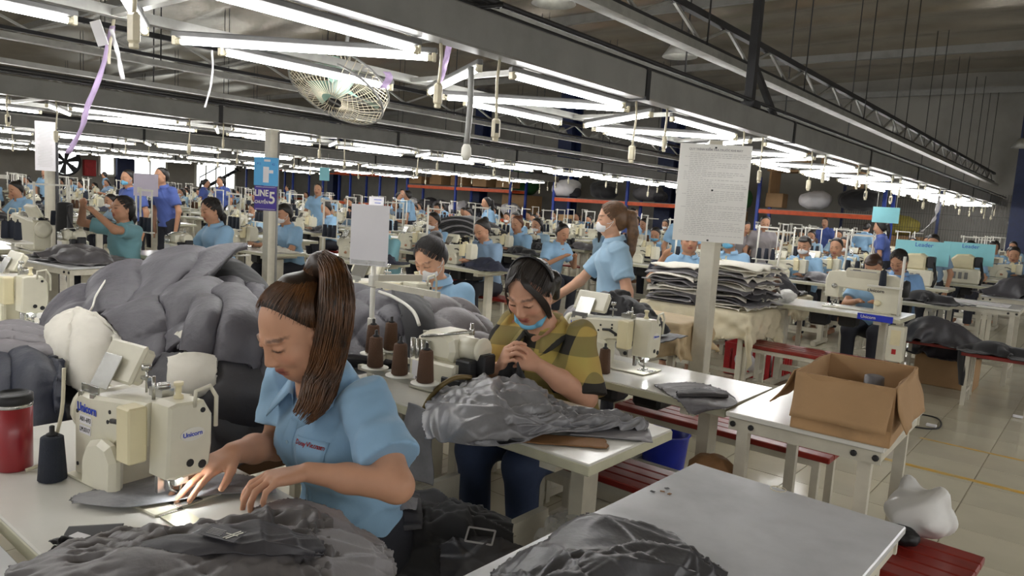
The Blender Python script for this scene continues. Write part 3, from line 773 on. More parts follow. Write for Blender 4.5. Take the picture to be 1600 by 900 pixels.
def arc(cx, cz, r, a0, a1, n=5): return [(cx+r*math.cos(math.radians(a0+(a1-a0)*i/n)), cz+r*math.sin(math.radians(a0+(a1-a0)*i/n))) for i in range(n+1)]
ARM = [(-.375, 0), (-.175, 0), (-.175, .085)]+arc(-.135, .085, .04, 180, 90, 4)[1:]+[(-.028, .135), (-.028, .232)]+[(-.30, .206)]+arc(-.335, .168, .04, 80, 180, 4)
HEAD = [(-.055, .075), (-.03, .068), (.03, .068), (.05, .085), (.056, .13), (.056, .20), (.035, .236), (-.03, .240), (-.05, .235)]  # in y,z
SCREWS = []
def machine_shapes():
    S = {}
    b = MB(); b.prism(ARM, -.062, .060, 'xz', ch=.008); S['body'] = b
    b = MB(); b.prism(HEAD, -.026, .058, 'yz', ch=.006); S['head'] = b
    b = MB(); b.prism([(-.275, .0), (-.125, .0), (-.12, .02), (-.118, .085), (-.145, .118), (-.19, .126), (-.245, .112), (-.272, .07)], -.094, -.06, 'xz', ch=.012); S['motor_cover'] = b
    b = MB(); b.box((-.050, -.080, .165), (.058, .044, .125), ch=.004); S['solenoid_cover'] = b
    b = MB(); b.box((-.16, 0, .003), (.44, .165, .006), ch=.002); S['bed_plate'] = b
    b = MB(); b.box((.03, 0, .007), (.07, .06, .003), ch=.001); S['throat_plate'] = b
    nd = MB(); nd.box((.012, .0, .058), (.028, .034, .034), ch=.003); nd.tube([(.018, .0, .06), (.018, 0, .012)], .0035, 6); nd.tube([(.010, .008, .06), (.010, .008, .008)], .0045, 6); nd.box((.014, .012, .010), (.02, .03, .006)); nd.box((-.018, -.03, .05), (.012, .018, .05)); nd.box((-.004, .0, .072), (.04, .05, .03), ch=.003); nd.tube([(-.012, -.02, .07), (.0, -.015, .03), (.012, .0, .022)], .004, 6); S['needle_bar'] = nd
    tp = MB()
    tp.lathe([(.011, .232), (.011, .246), (.007, .248), (.007, .266), (.011, .268), (.011, .276)], (.005, .0, 0), n=10)
    S['thread_post'] = tp; tp = MB(); tp.tube([(-.05, -.03, .232), (-.05, -.03, .285)], .0045, 6); S['spool_pin'] = tp; tp = MB(); tp.box((-.09, .01, .236), (.06, .03, .02)); tp.lathe([(.016, .244), (.016, .256)], (-.085, .012, 0), n=10); S['tension_dial'] = tp; tp = MB()
    tp.lathe([(.012, .272), (.012, .286)], (-.18, .02, 0), n=8); tp.tube([(-.18, .02, .215), (-.18, .02, .28)], .003, 6); tp.box((-.18, .02, .252), (.035, .012, .008)); S['thread_guide'] = tp
    lp = MB(); lp.tube([(.056, .01, .225), (.062, .01, .262), (.062, .045, .268), (.062, .062, .24), (.058, .064, .17)], .005, 6); S['lever_guard'] = lp
    pb = MB(); R = rotm('X', -28); pb.box((-.30, .035, .268), (.165, .032, .088), R, ch=.008); pb.box((-.30, .02, .275), (.175, .014, .098), R, ch=.006); S['panel'] = pb
    br = MB(); br.box((-.315, -.012, .255), (.085, .004, .085), R, ch=.001); br.box((-.315, -.050, .212), (.085, .004, .028)); br.box((-.345, -.058, .200), (.02, .006, .02)); br.box((-.285, -.058, .200), (.02, .006, .02)); S['panel_bracket'] = br
    hw = MB(); hw.lathe([(.02, 0), (.058, .003), (.062, .012), (.058, .03), (.03, .036)], (-.378, 0, .15), n=18, R=rotm('Y', -90)); S['handwheel'] = hw
    SCREWS.clear(); dt = MB(); dt.tube([(-.175, -.066, .168), (-.14, -.068, .172), (-.075, -.068, .145)], .006, 6)
    for x, z in ((-.355, .16), (-.19, .185), (-.355, .03), (-.20, .16), (-.13, .195), (-.13, .18), (-.11, .15)): SCREWS.append(MB()); SCREWS[-1].lathe([(.005, 0), (.005, .003)], (x, -.061, z), n=8, R=rotm('X', 90))
    for y, z, r in ((.03, .215, .006), (.0, .10, .009), (.03, .09, .010)): SCREWS.append(MB()); SCREWS[-1].lathe([(r, 0), (r, .002)], (.058, y, z), n=10, R=rotm('Y', 90))
    S['cable_channel'] = dt
    return S
M_SHAPES = machine_shapes()
MMAT = {'body': M_cream, 'head': M_cream, 'motor_cover': M_cream, 'solenoid_cover': M_cream2, 'bed_plate': M_cream, 'needle_bar': M_steel, 'thread_guide': M_steel, 'thread_post': M_cream2, 'spool_pin': M_steel, 'tension_dial': M_steel, 'throat_plate': M_steel, 'lever_guard': M_cream, 'panel': M_cream, 'panel_bracket': M_steel, 'handwheel': M_cream, 'cable_channel': M_darkmet}
def lockstitch(label, loc, rz=0, text=True, group=None):
    t = thing('sewing_machine', label, 'sewing machine', loc, rz, group)
    P = {}
    for k, mb in M_SHAPES.items():
        par = t if k not in ('needle_bar', 'cable_channel') else P['head' if k == 'needle_bar' else 'body']
        P[k] = mb.build(k, MMAT[k], par)
    for i, sc_ in enumerate(SCREWS): sc_.build('screw', M_darkmet, P['body' if i < 7 else 'head'])
    led = MB(); led.lathe([(.006, 0), (.006, -.004), (.003, -.006)], (.034, -.012, .066), n=10); led.build('needle_lamp', emit('led_glow', (.95, .98, 1.0), 230.0), t)
    if text:
        Rb = axes((1, 0, 0), (0, 0, 1)); Rx = axes((0, 1, 0), (0, 0, 1))
        text_obj('brand_print', 'Unicorn', .030, M_ink_blue, t, (-.305, -.0635, .172), Rb, bold=.0006)
        s1 = MB(); s1.box((-.312, -.063, .145), (.060, .001, .022)); s1 = s1.build('sticker', M_paper, t); text_obj('sticker_print', 'A01-693', .016, M_ink, s1, (-.312, -.0638, .145), Rb)
        s2 = MB(); s2.box((-.315, -.063, .120), (.056, .001, .02)); s2 = s2.build('sticker', M_paper, t); text_obj('sticker_print', 'LM.0317', .015, M_ink, s2, (-.315, -.0638, .120), Rb)
        s3 = MB(); s3.lathe([(.027, 0), (.027, .002)], (.058, .005, .165), n=20, R=rotm('Y', 90) @ Matrix.Diagonal((.55, 1.1, 1)).to_3x3()); s3 = s3.build('badge', M_white, t)
        text_obj('badge_print', 'Unicorn', .0145, M_ink_blue, s3, (.0608, .005, .165), Rx, bold=.0003)
    return t
def lockstitch_lite(panel=True):
    A = MB(); D = MB(); C2 = MB(); G = MB()
    for k in ('body', 'head', 'motor_cover', 'panel', 'handwheel') if panel else ('body', 'head', 'motor_cover', 'handwheel'): A.add(M_SHAPES[k].v, M_SHAPES[k].f)
    C2.add(M_SHAPES['solenoid_cover'].v, M_SHAPES['solenoid_cover'].f)
    for k in ('needle_bar', 'bed_plate', 'panel_bracket')[:3 if panel else 2]: G.add(M_SHAPES[k].v, M_SHAPES[k].f)
    for k in ('thread_guide', 'thread_post', 'tension_dial'): C2.add(M_SHAPES[k].v, M_SHAPES[k].f)
    D.add(M_SHAPES['cable_channel'].v, M_SHAPES['cable_channel'].f)
    o = multi('sewing_machine', [(A, M_cream), (C2, M_cream2), (G, M_steel), (D, M_darkmet)]); tag(o, 'x', 'sewing machine'); return o
def overlock_shapes():
    S = {}
    b = MB(); b.prism([(-.16, 0), (.10, 0), (.10, .05), (.06, .08), (.06, .12), (-.16, .12)], -.10, .09, 'xz', ch=.008); S['base'] = b
    b = MB(); b.prism([(-.16, .12), (.02, .12), (.03, .16), (.02, .205), (-.02, .225), (-.10, .225), (-.15, .195), (-.165, .15)], -.075, .075, 'xz', ch=.016); S['upper_casing'] = b
    b = MB(); b.tube([(.0, .0, .17), (.10, .0, .172)], [.046, .040], 14); b.lathe([(.045, 0), (.048, .012), (.04, .02)], (.10, 0, .172), n=14, R=rotm('Y', 90)); S['arm'] = b
    b = MB(); b.box((.075, -.03, .10), (.07, .09, .08), ch=.006); b.box((.12, .0, .125), (.05, .07, .075), ch=.006); b.tube([(.11, .02, .13), (.11, .02, .01)], .006, 6); b.tube([(.125, -.02, .13), (.125, -.02, .02)], .005, 6); b.box((.10, -.08, .07), (.06, .05, .05), ch=.005)
    b.box((.05, -.098, .05), (.09, .02, .05), ch=.004); S['mechanism'] = b
    b = MB(); b.lathe([(.010, .225), (.010, .25), (.007, .252), (.007, .268)], (.06, -.01, 0), n=10); b.tube([(-.12, -.08, .20), (.0, -.075, .225), (.07, -.02, .24)], .006, 6)
    for k in range(4): b.tube([(-.155+.026*k, -.088, .09), (-.155+.026*k, -.088, .19)], .009, 8)
    S['thread_tubes'] = b
    b = MB(); b.box((-.09, -.102, .065), (.10, .004, .09), ch=.001); S['plate'] = b
    return S
O_SHAPES = overlock_shapes(); OMAT = {'base': M_cream, 'upper_casing': M_cream, 'arm': M_cream, 'mechanism': M_darkmet, 'thread_tubes': M_steel, 'plate': M_paper}
def overlock(label, loc, rz=0, group=None):
    t = thing('overlock_machine', label, 'sewing machine', loc, rz, group)
    for k, mb in O_SHAPES.items(): mb.build(k, OMAT[k], t)
    return t
def overlock_lite():
    o = multi('overlock_machine', [(O_SHAPES[k], OMAT[k]) for k in O_SHAPES]); tag(o, 'x', 'sewing machine'); return o
def cone_mb(h=.105, r0=.029, r1=.022, c=(0, 0, 0)):
    b = MB(); b.lathe([(r0*.8, 0), (r0, .004), (r1, h), (r1*.75, h+.004)], c, n=14); return b
def thread_cone(label, loc, M, group=None, h=.105, r=.029):
    t = thing('thread_cone', label, 'thread cone', loc, 0, group)
    cone_mb(h, r, r*.78).build('thread', M, t)
    p = MB(); p.lathe([(.010, h+.002), (.013, h+.008), (.006, h+.012), (.006, h+.026), (.003, h+.028)], n=8); p.build('core', M_darkmet, t)
    return t
def stand_lite(kind, M):
    """white pole with guide arms and a few cones, one small mesh"""
    P = MB(); P.tube([(0, 0, 0), (0, 0, .62)], .011, 6)
    if kind == 0:
        P.box((.10, 0, .60), (.30, .016, .018)); P.box((-.04, 0, .60), (.02, .02, .05)); P.tube([(.24, 0, .6), (.24, 0, .18)], .007, 5); P.box((.10, 0, .20), (.30, .05, .012))
    elif kind == 1:
        P.box((0, .12, .60), (.016, .34, .016)); P.box((0, .12, .22), (.05, .30, .012)); P.box((.0, .28, .40), (.014, .014, .4))
    else:
        P.box((.06, .06, .58), (.22, .014, .014)); P.box((.06, .06, .16), (.24, .10, .012)); P.tube([(-.05, .06, .16), (-.05, .06, .58)], .006, 5)
    Cn = MB()
    pos = {0: [(.03, 0), (.12, 0), (.20, 0)], 1: [(0, .06), (0, .16)], 2: [(0, .05), (.08, .08), (.15, .05)]}[kind]; zb = {0: .206, 1: .226, 2: .166}[kind]
    for x, y in pos: c = cone_mb(.13, .03, .022, (x, y, zb)); Cn.add(c.v, c.f, True)
    o = multi('thread_stand', [(P, M_white), (Cn, M)]); tag(o, 'x', 'thread stand'); return o
# ================================================================== people
SKIN = np.array(srgb((186, 140, 112))); SKIN2 = np.array(srgb((206, 160, 132)))
M_skin = attrmat('skin', 0.5, 0.35, sss=0.06)
M_hair = mat('hair_black', (30, 25, 23), 0.38, var=0.2, scale=30, bump=0.3, bscale=120)
M_hair_br = mat('hair_brown', (98, 62, 36), 0.38, var=0.25, scale=30, c2=(60, 36, 22))
def cloth_mat(name, c, rough=.75): return mat(name, c, rough, var=0.05, scale=4, bump=0.15, bscale=25, sheen=.1)
M_shirt = cloth_mat('shirt_sky_blue', (140, 178, 210)); M_shirt2 = cloth_mat('shirt_pale_blue', (152, 184, 208)); M_shirt_teal = cloth_mat('shirt_teal', (118, 166, 176)); M_shirt_dk = cloth_mat('shirt_royal_blue', (72, 92, 160)); M_shirt_gr = cloth_mat('shirt_grey', (140, 134, 136)); M_shirt_gb = cloth_mat('shirt_grey_blue', (124, 150, 176))
M_trous = mat('trousers', (38, 40, 50), 0.8); M_mask = mat('face_mask_white', (232, 232, 234), 0.7, var=.03); M_mask_b = mat('face_mask_blue', (110, 180, 216), 0.7, var=.03)
V3 = lambda *a: np.array(a, np.float64)
def nrm(v): v = np.asarray(v, float); return v/np.linalg.norm(v)

def hand_prims(s, wrist, d, pn, side, curl=.35, sc=1.0, spread=.12, thumb=.9, thumb_dir=None, k=.006, curls=None):
    """wrist position, d: direction of the fingers, pn: palm normal (pointing out of the palm), side +1: thumb on the right looking along d with palm down"""
    wrist = np.asarray(wrist, float); d = nrm(d); pn = nrm(np.asarray(pn, float)-d*np.dot(pn, d)); x = np.cross(d, pn)*side   # x toward the thumb
    base = wrist+d*.022*sc
    kn = []
    for i in range(4):
        off = (.030-.020*i)*sc; fw = (.082, .086, .082, .072)[i]*sc
        kn.append(wrist+d*fw+x*off-pn*.003*sc)
        s.cone(base+x*off*.55, kn[i], .0125*sc, .0105*sc, k=.012)
    s.ell(wrist+d*.05*sc, (.034*sc, .040*sc, .013*sc), np.stack([x, d, pn], 1), k=.012)
    Ls = [(.040, .024, .019), (.044, .028, .020), (.041, .026, .019), (.032, .020, .017)]
    tips = []
    for i in range(4):
        p = kn[i]; fd = nrm(d+x*spread*(1.5-i)*.5); a = 0; r = .0092*sc*(1 if i < 3 else .88)
        c = curl if curls is None else curls[i]
        for j, L in enumerate(Ls[i]):
            a += c*(1.0, 1.25, .8)[j]; dirn = fd*math.cos(a)+pn*math.sin(a); q = p+dirn*L*sc
            s.cone(p, q, r, r*.88, k=k*.5); p = q; r *= .90
        tips.append(p)
    td = nrm(d*.75+x*.75+pn*.25) if thumb_dir is None else nrm(thumb_dir)
    tb = wrist+d*.018*sc+x*.022*sc+pn*.006*sc; t1 = tb+td*.040*sc; td2 = nrm(td+d*.5*thumb+pn*.25); t2 = t1+td2*.032*sc; t3 = t2+nrm(td2+d*.3)*.025*sc
    s.cone(tb, t1, .0145*sc, .0115*sc, k=.012); s.cone(t1, t2, .0112*sc, .0098*sc, k=.004); s.cone(t2, t3, .0098*sc, .0082*sc, k=.003)
    return tips+[t3]

class Head:
    """head frame: centre c, forward f (face direction), up u; all sizes in metres for an adult, scaled by sc"""
    def __init__(s, c, f, u, sc=1.0):
        s.c = np.asarray(c, float); s.f = nrm(f); u = np.asarray(u, float); s.u = nrm(u-s.f*np.dot(u, s.f)); s.x = np.cross(s.f, s.u); s.sc = sc   # x: the person's right
        s.R = np.stack([s.x, s.f, s.u], 1)
    def p(s, x, f, u): return s.c+(s.x*x+s.f*f+s.u*u)*s.sc
    def loc(s, V): return (V-s.c)@s.R/s.sc
    def skull(s, g, fine=True):
        k = s.sc
        g.ell(s.p(0, -.012, .030), np.array((.074, .092, .082))*k, s.R, k=.03*k)          # cranium
        g.ell(s.p(0, .018, -.030), np.array((.063, .070, .082))*k, s.R, k=.03*k)          # face
        g.ell(s.p(0, .040, -.088), np.array((.030, .030, .024))*k, s.R, k=.03*k)          # chin
        for sx in (-1, 1):
            g.ell(s.p(sx*.040, .052, -.030), np.array((.024, .022, .022))*k, s.R, k=.02*k)   # cheeks
            g.ell(s.p(sx*.045, .010, -.070), np.array((.020, .034, .022))*k, s.R, k=.03*k)   # jaw
        if fine:
            for sx in (-1, 1):
                g.ell(s.p(sx*.032, .090, .004), np.array((.017, .012, .009))*k, s.R, k=.012*k, op=-1)   # eye sockets
                g.ell(s.p(sx*.031, .076, -.001), np.array((.0155, .0115, .0105))*k, s.R, k=.004*k)      # lids
                g.cone(s.p(sx*.014, .0865, .019), s.p(sx*.050, .073, .019), .0052*k, .004*k, k=.012*k)  # brow ridge
                g.ell(s.p(sx*.0105, .091, -.040), np.array((.0075, .009, .0065))*k, s.R, k=.006*k)      # nostril wings
                g.ell(s.p(sx*.0728, -.004, -.018), np.array((.010, .018, .031))*k, s.R, k=.006*k)       # ears
                g.ell(s.p(sx*.078, .002, -.016), np.array((.006, .010, .018))*k, s.R, k=.003*k, op=-1)
            g.cone(s.p(0, .083, .010), s.p(0, .099, -.034), .0068*k, .0095*k, k=.012*k)                 # nose
            g.cone(s.p(-.018, .0785, -.0625), s.p(.018, .0785, -.0625), .0050*k, k=.005*k)              # upper lip
            g.cone(s.p(0, .0865, -.0615), s.p(0, .0865, -.0625), .0055*k, k=.012*k)
            g.cone(s.p(-.014, .0775, -.0735), s.p(.014, .0775, -.0735), .0062*k, k=.006*k)              # lower lip
            g.cone(s.p(-.021, .0885, -.0677), s.p(.021, .0885, -.0677), .0030*k, k=.003*k, op=-1)       # mouth line
    def colours(s, V, base, mask=False, lips=(150, 76, 72)):
        C = np.tile(np.asarray(base, float), (len(V), 1)); q = s.loc(V); near = np.linalg.norm(q, axis=1) < .19
        x, f, u = q[:, 0], q[:, 1], q[:, 2]; ax = np.abs(x)
        def blend(m, col): C[:] = C*(1-m[:, None])+np.asarray(col)*m[:, None]
        sm = lambda d, w_: np.clip(1-d/w_, 0, 1)
        fr = near & (f > .03)
        lip = fr*sm(np.maximum(np.abs(u+.0675)/.0125-0, ax/.024)-.75, .35)*(f > .06); blend(np.clip(lip, 0, 1)*.85, srgb(lips))
        line = fr*sm(np.maximum(np.abs(u+.0677)/.0022, ax/.022)-.6, .8); blend(np.clip(line, 0, 1)*.7, srgb((84, 40, 38)))
        bw = fr*sm(np.maximum(np.abs(u-.024-.10*np.maximum(0, .03-np.abs(ax-.034))+.003)/.0034, np.abs(ax-.034)/.020)-.7, .6); blend(np.clip(bw, 0, 1)*.72, srgb((44, 32, 28)))
        ey = fr*sm(np.maximum(np.abs(u+.0035+.18*np.abs(ax-.031)**1*.6)/.0034, np.abs(ax-.031)/.0165)-.7, .45); blend(np.clip(ey, 0, 1)*.9, srgb((40, 28, 26)))
        ck = fr*sm(np.hypot((ax-.042)/.022, (u+.030)/.018)-.3, 1.0); blend(np.clip(ck, 0, 1)*.22, srgb((206, 120, 104)))
        return C

def limb(g, pts, rs, k=.02):
    for i in range(len(pts)-1): g.cone(pts[i], pts[i+1], rs[i], rs[i+1], k=k)

def person(label, loc=(0, 0, 0), rz=0, sit=True, vox=.014, shirt=None, skin=SKIN, hair='bun', hairmat=None, mask=None, lean=.10, headyaw=0, headpitch=32, lh=None, rh=None, trous=None, seat=.46, group=None, look=None, cap=None, sc=1.0, arm_up=False, elbow_out=.06):
    """generic worker facing -Y, origin on the floor below the hips; sc scales the whole figure"""
    shirt = shirt or M_shirt; hairmat = hairmat or M_hair; trous = trous or M_trous
    t = thing('person', label, 'person', loc, rz, group)
    hipz = seat+.09 if sit else .90
    hip = V3(0, 0, hipz); chest = V3(0, -lean*.75, hipz+.34); neck = V3(0, -lean*1.05, hipz+.475); 
    hd = math.radians(headpitch); hy = math.radians(headyaw)
    fw = V3(math.sin(hy)*math.cos(hd), -math.cos(hy)*math.cos(hd), -math.sin(hd))
    upv = V3(math.sin(hy)*math.sin(hd), -math.cos(hy)*math.sin(hd), math.cos(hd))
    hc = neck+V3(0, -.02, .055)+upv*.095
    H = Head(hc, fw, upv)
    sh = {s: V3(s*.165, chest[1]+.01, hipz+.415) for s in (-1, 1)}
    if lh is None: lh = V3(.10, -.43, .80) if sit else V3(.24, -.06, hipz-.12)
    if rh is None: rh = V3(-.14, -.45, .80) if sit else V3(-.24, -.06, hipz-.12)
    hands = {1: np.asarray(lh, float), -1: np.asarray(rh, float)}
    el = {}
    for s in (-1, 1):
        a, b = sh[s], hands[s]; d = b-a; L = np.linalg.norm(d); u_, f_ = .27, .25
        Lc = min(L, (u_+f_)*.985); m_ = a+d*(.52); hgt = math.sqrt(max(u_**2-(Lc*.52)**2, .0004))
        pole = V3(s*.5, .25, -1.0) if not arm_up else V3(s*.9, -.1, -.5); dn = d/L; pole = nrm(pole-dn*np.dot(pole, dn)); el[s] = m_+pole*hgt+V3(s*elbow_out*.5, 0, 0)
    lo = V3(-.48, -.75, 0); hi = V3(.48, .35, hipz+.80)
    # body (skin)
    g = SDF(lo, hi, vox)
    g.cone(hip, chest, .10, .11, k=.03, flat=((1, 0, 0), 1.3)); g.cone(chest, neck, .10, .055, k=.05, flat=((1, 0, 0), 1.3)); g.cone(neck-V3(0, 0, .02), hc-upv*.05, .050, .048, k=.02)
    H.skull(g, fine=vox < .012)
    if vox >= .012: g.cone(H.p(0, .085, .0), H.p(0, .098, -.034), .012, .013, k=.012)
    for s in (-1, 1):
        limb(g, [sh[s], el[s], hands[s]], [.046, .037, .026], .025)
        dd = nrm(hands[s]-el[s]); g.ell(hands[s]+dd*.05, (.034, .05, .02), np.stack([nrm(np.cross(dd, (0, 0, 1))), dd, nrm(np.cross(np.cross(dd, (0, 0, 1)), dd))], 1), k=.02)
        g.cone(hands[s]+dd*.06, hands[s]+dd*.13-V3(0, 0, .02), .018, .012, k=.015); g.cone(hands[s]+dd*.02-V3(s*.02, 0, 0), hands[s]+dd*.07-V3(s*.045, 0, .01), .013, .010, k=.01)
    kn = {}; an = {}
    for s in (-1, 1):
        if sit: kn[s] = V3(s*.12, -.40, hipz-.03); an[s] = V3(s*.12, -.36, .09)
        else: kn[s] = V3(s*.095, -.02, .48); an[s] = V3(s*.10, .02, .09)
        limb(g, [hip+V3(s*.08, 0, -.02), kn[s], an[s]], [.075, .05, .036], .03); g.cone(an[s]+V3(0, .03, -.05), an[s]+V3(0, -.14, -.06), .036, .030, k=.02)
    cols = lambda V: H.colours(V, skin)
    link_mesh('body', g.mesh('body', M_skin, cols), t)
    # shirt
    g = SDF(V3(-.40, -.50, hipz-.16), V3(.40, .30, hipz+.60), vox)
    hem = hipz-.06 if sit else hipz-.10
    g.cone(hip+V3(0, 0, -.08), hip+V3(0, -lean*.2, .10), .125, .118, k=.03, flat=((1, 0, 0), 1.38)); g.cone(hip+V3(0, -lean*.2, .10), chest, .115, .122, k=.03, flat=((1, 0, 0), 1.38))
    g.cone(chest, chest*.35+neck*.65, .115, .062, k=.05, flat=((1, 0, 0), 1.5)); g.cone(chest*.3+neck*.7, neck+V3(0, 0, .005), .07, .058, k=.02)
    for s in (-1, 1):
        e = sh[s]+(el[s]-sh[s])*.72; g.cone(sh[s]-V3(s*.012, 0, 0), e+(el[s]-sh[s])*.2, .068, .068, k=.045)
    if hair is not None:
        wr = np.random.RandomState(int(abs(loc[0]*100+loc[1]*37)) % 999).uniform(0, 6.28, 4)
        g.warp(lambda X, Y, Z: .0045*np.sin(38*Z+12*X+wr[0]+2*np.sin(14*X+9*Y))*np.sin(16*Y+wr[1]+9*X)-.008*(1-np.abs(np.sin(16*(Z+.5*X)+1.5*np.sin(12*X+8*Y)+wr[2])))**4*(.5+.5*np.sin(10*X+7*Z+wr[3])))
    g.cut(hip+V3(0, 0, hem-hipz), (0, 0, -1)); 
    for s in (-1, 1):
        e = sh[s]+(el[s]-sh[s])*.72; dd = nrm(el[s]-sh[s]); g.cut(e, dd, lo=np.minimum(e, e+dd*.2)-.10, hi=np.maximum(e, e+dd*.2)+.10) if False else None
        # sleeve end: remove what lies past the cuff plane around the arm only
        X, Y, Z = g._grid(tuple(slice(0, q) for q in g.n)); along = (X-e[0])*dd[0]+(Y-e[1])*dd[1]+(Z-e[2])*dd[2]
        pr = np.sqrt(np.maximum((X-e[0])**2+(Y-e[1])**2+(Z-e[2])**2-along**2, 0)); m2 = (pr < .105) & (along > -.02) & (along < .22); g.F = np.where(m2, np.maximum(g.F, along), g.F)
    nd = nrm(neck-chest); g.cut(neck+nd*.018, nd, lo=neck-.14, hi=neck+.25)
    so = link_mesh('shirt', g.mesh('shirt', shirt), t)
    col = MB(); n = 20; vs = []
    for i in range(n+1):
        a = math.radians(-152+304*i/n)+math.pi/2   # opening towards -Y
        for r, z in ((.062, .0), (.066, .022), (.074, .018), (.088, -.012)): vs.append(Vector((math.cos(a)*r*1.08, math.sin(a)*r*1.0, z+.018*math.sin(a)))+Vector(neck+V3(0, 0, .006)))
    col.add(vs, [(i*4+j, (i+1)*4+j, (i+1)*4+j+1, i*4+j+1) for i in range(n) for j in range(3)], True); col.build('collar', shirt, so)
    # trousers
    g = SDF(V3(-.30, -.60, 0), V3(.30, .30, hipz+.12), max(vox, .013))
    g.cone(hip+V3(0, .0, .02), hip+V3(0, .0, -.03), .115, .125, k=.04, flat=((1, 0, 0), 1.35))
    for s in (-1, 1): limb(g, [hip+V3(s*.085, 0, -.03), kn[s], an[s]], [.095, .068, .056], .04)
    g.cut(V3(0, 0, .09), (0, 0, -1)); g.cut(hip+V3(0, 0, .07), (0, 0, 1)); link_mesh('trousers', g.mesh('trousers', trous), t)
    # hair
    g = SDF(hc-.44, hc+.24, max(vox*.85, .007))
    g.ell(H.p(0, -.016, .036), (.081, .098, .086), H.R, k=.02)
    g.ell(H.p(0, -.050, -.015), (.074, .066, .075), H.R, k=.03)
    g.cut(H.p(0, .058, .056), H.f*.88-H.u*.45, k=.02)
    g.cut(H.p(0, .0, -.02), H.f*.9-H.u*.42, k=.03)
    if hair == 'bun': g.ell(H.p(0, -.095, .075), (.042, .040, .040), H.R, k=.01)
    if hair == 'pony': limb(g, [H.p(0, -.095, .055), H.p(0, -.135, .02), H.p(.0, -.14, -.09), H.p(0, -.125, -.22)], [.022, .034, .034, .012], .012)
    if hair == 'longpony': limb(g, [H.p(0, -.095, .045), H.p(0, -.140, .02), H.p(.0, -.150, -.10), H.p(0, -.135, -.22), H.p(.0, -.115, -.33)], [.022, .036, .040, .034, .012], .012)
    if hair == 'low': limb(g, [H.p(0, -.08, -.03), H.p(0, -.11, -.09), H.p(.0, -.10, -.2)], [.035, .034, .016], .02)
    if hair == 'fringe': g.ell(H.p(0, .050, .074), (.060, .036, .020), H.R, k=.015); g.ell(H.p(0, -.095, .05), (.04, .04, .04), H.R, k=.01)
    ho = link_mesh('hair', g.mesh('hair', hairmat), t)
    if vox < .009:
        rs = np.random.RandomState(3); b = MB(); knot = H.p(0, -.095, .055)
        for i in range(130):
            a = rs.uniform(-1.5, 1.5); s0 = H.p(.079*math.sin(a), .070*math.cos(a)-.006, .066+.032*math.cos(a)-.075*abs(math.sin(a))**1.5-rs.uniform(0, .012)); s1 = H.p(.085*math.sin(a)*.9, -.03, .095-.05*abs(math.sin(a))**2); q = []
            for tt in np.linspace(0, 1, 7):
                p = s0*(1-tt)**2+2*s1*tt*(1-tt)+knot*tt*tt; lc = H.loc(p[None])[0]-np.array((0, -.016, .036)); rr = math.sqrt((lc[0]/.081)**2+(lc[1]/.098)**2+(lc[2]/.086)**2); k_ = max(1, (1.01+rs.uniform(0, .02))/max(rr, .2)) if rr < 1.03 else 1; q.append(H.p(*(lc*k_+np.array((0, -.016, .036)))))
            b.tube(q, .0016, 4, cap=False)
        b.build('hair_strands', hairmat, ho)
    if mask: mask_mesh(H, t, mask, vox*.6)
    if cap:
        g = SDF(hc-.2, hc+.2, .008); g.ell(H.p(0, -.014, .040), (.088, .104, .086), H.R, k=.01); g.cut(H.p(0, 0, .045), -H.u); g.ell(H.p(0, .10, .05), (.06, .06, .008), H.R, k=.01)
        link_mesh('cap', g.mesh('cap', cap), t)
    if sc != 1: t.scale = (sc,)*3
    return t
def mask_mesh(H, t, M, vox=.006):
    g = SDF(H.c-.16, H.c+.16, max(vox, .004))
    g.ell(H.p(0, .030, -.055), (.067, .066, .050), H.R, k=.01); g.cone(H.p(0, .092, -.03), H.p(0, .090, -.07), .010, .012, k=.03)
    g.cut(H.p(0, .045, 0), -H.f); g.cut(H.p(0, 0, -.018), H.u*.95-H.f*.2)
    o = link_mesh('face_mask', g.mesh('face_mask', M), t)
    q = MB()
    for s in (-1, 1):
        for u in (-.03, -.075): q.tube([H.p(s*.060, .05, u), H.p(s*.074, .02, (u-.015)/2-.01), H.p(s*.078, -.012, -.012)], .0018, 5)
    q.build('ear_loop', M, o); return o
# ================================================================== the two foreground workers, built joint by joint
def torso_shirt(g, hip, chest, neck, shL, shR, fat=1.0):
    xax = nrm(np.asarray(shL)-np.asarray(shR))
    g.cone(hip+V3(0, 0, -.10), hip*.6+chest*.4, .125*fat, .120*fat, k=.04, flat=(xax, 1.34)); g.cone(hip*.6+chest*.4, chest, .118*fat, .122*fat, k=.04, flat=(xax, 1.30))
    g.cone(chest, chest*.35+neck*.65, .115*fat, .060, k=.06, flat=(xax, 1.36)); g.cone(chest*.3+neck*.7, neck, .072, .060, k=.03)
def sleeve(g, sh, el, frac, r0, r1, inner):
    e = sh+(el-sh)*frac; dd = nrm(el-sh); g.cone(sh+inner*.012, e+dd*.05, r0, r1, k=.05); return e, dd
def cuff_cut(g, e, dd, R=.12):
    X, Y, Z = g._grid(tuple(slice(0, q) for q in g.n)); al = (X-e[0])*dd[0]+(Y-e[1])*dd[1]+(Z-e[2])*dd[2]
    pr = np.sqrt(np.maximum((X-e[0])**2+(Y-e[1])**2+(Z-e[2])**2-al**2, 0)); m2 = (pr < R) & (al > -.03) & (al < .25); g.F = np.where(m2, np.maximum(g.F, al), g.F)
def strand_bundle(name, M, parent, paths, r=.0022, n=4):
    b = MB()
    for p in paths: b.tube(p, [r*(.25 if i == 0 else .7 if i == 1 else 1 if i < len(p)-1 else .35) for i in range(len(p))], n, cap=False)
    return b.build(name, M, parent)
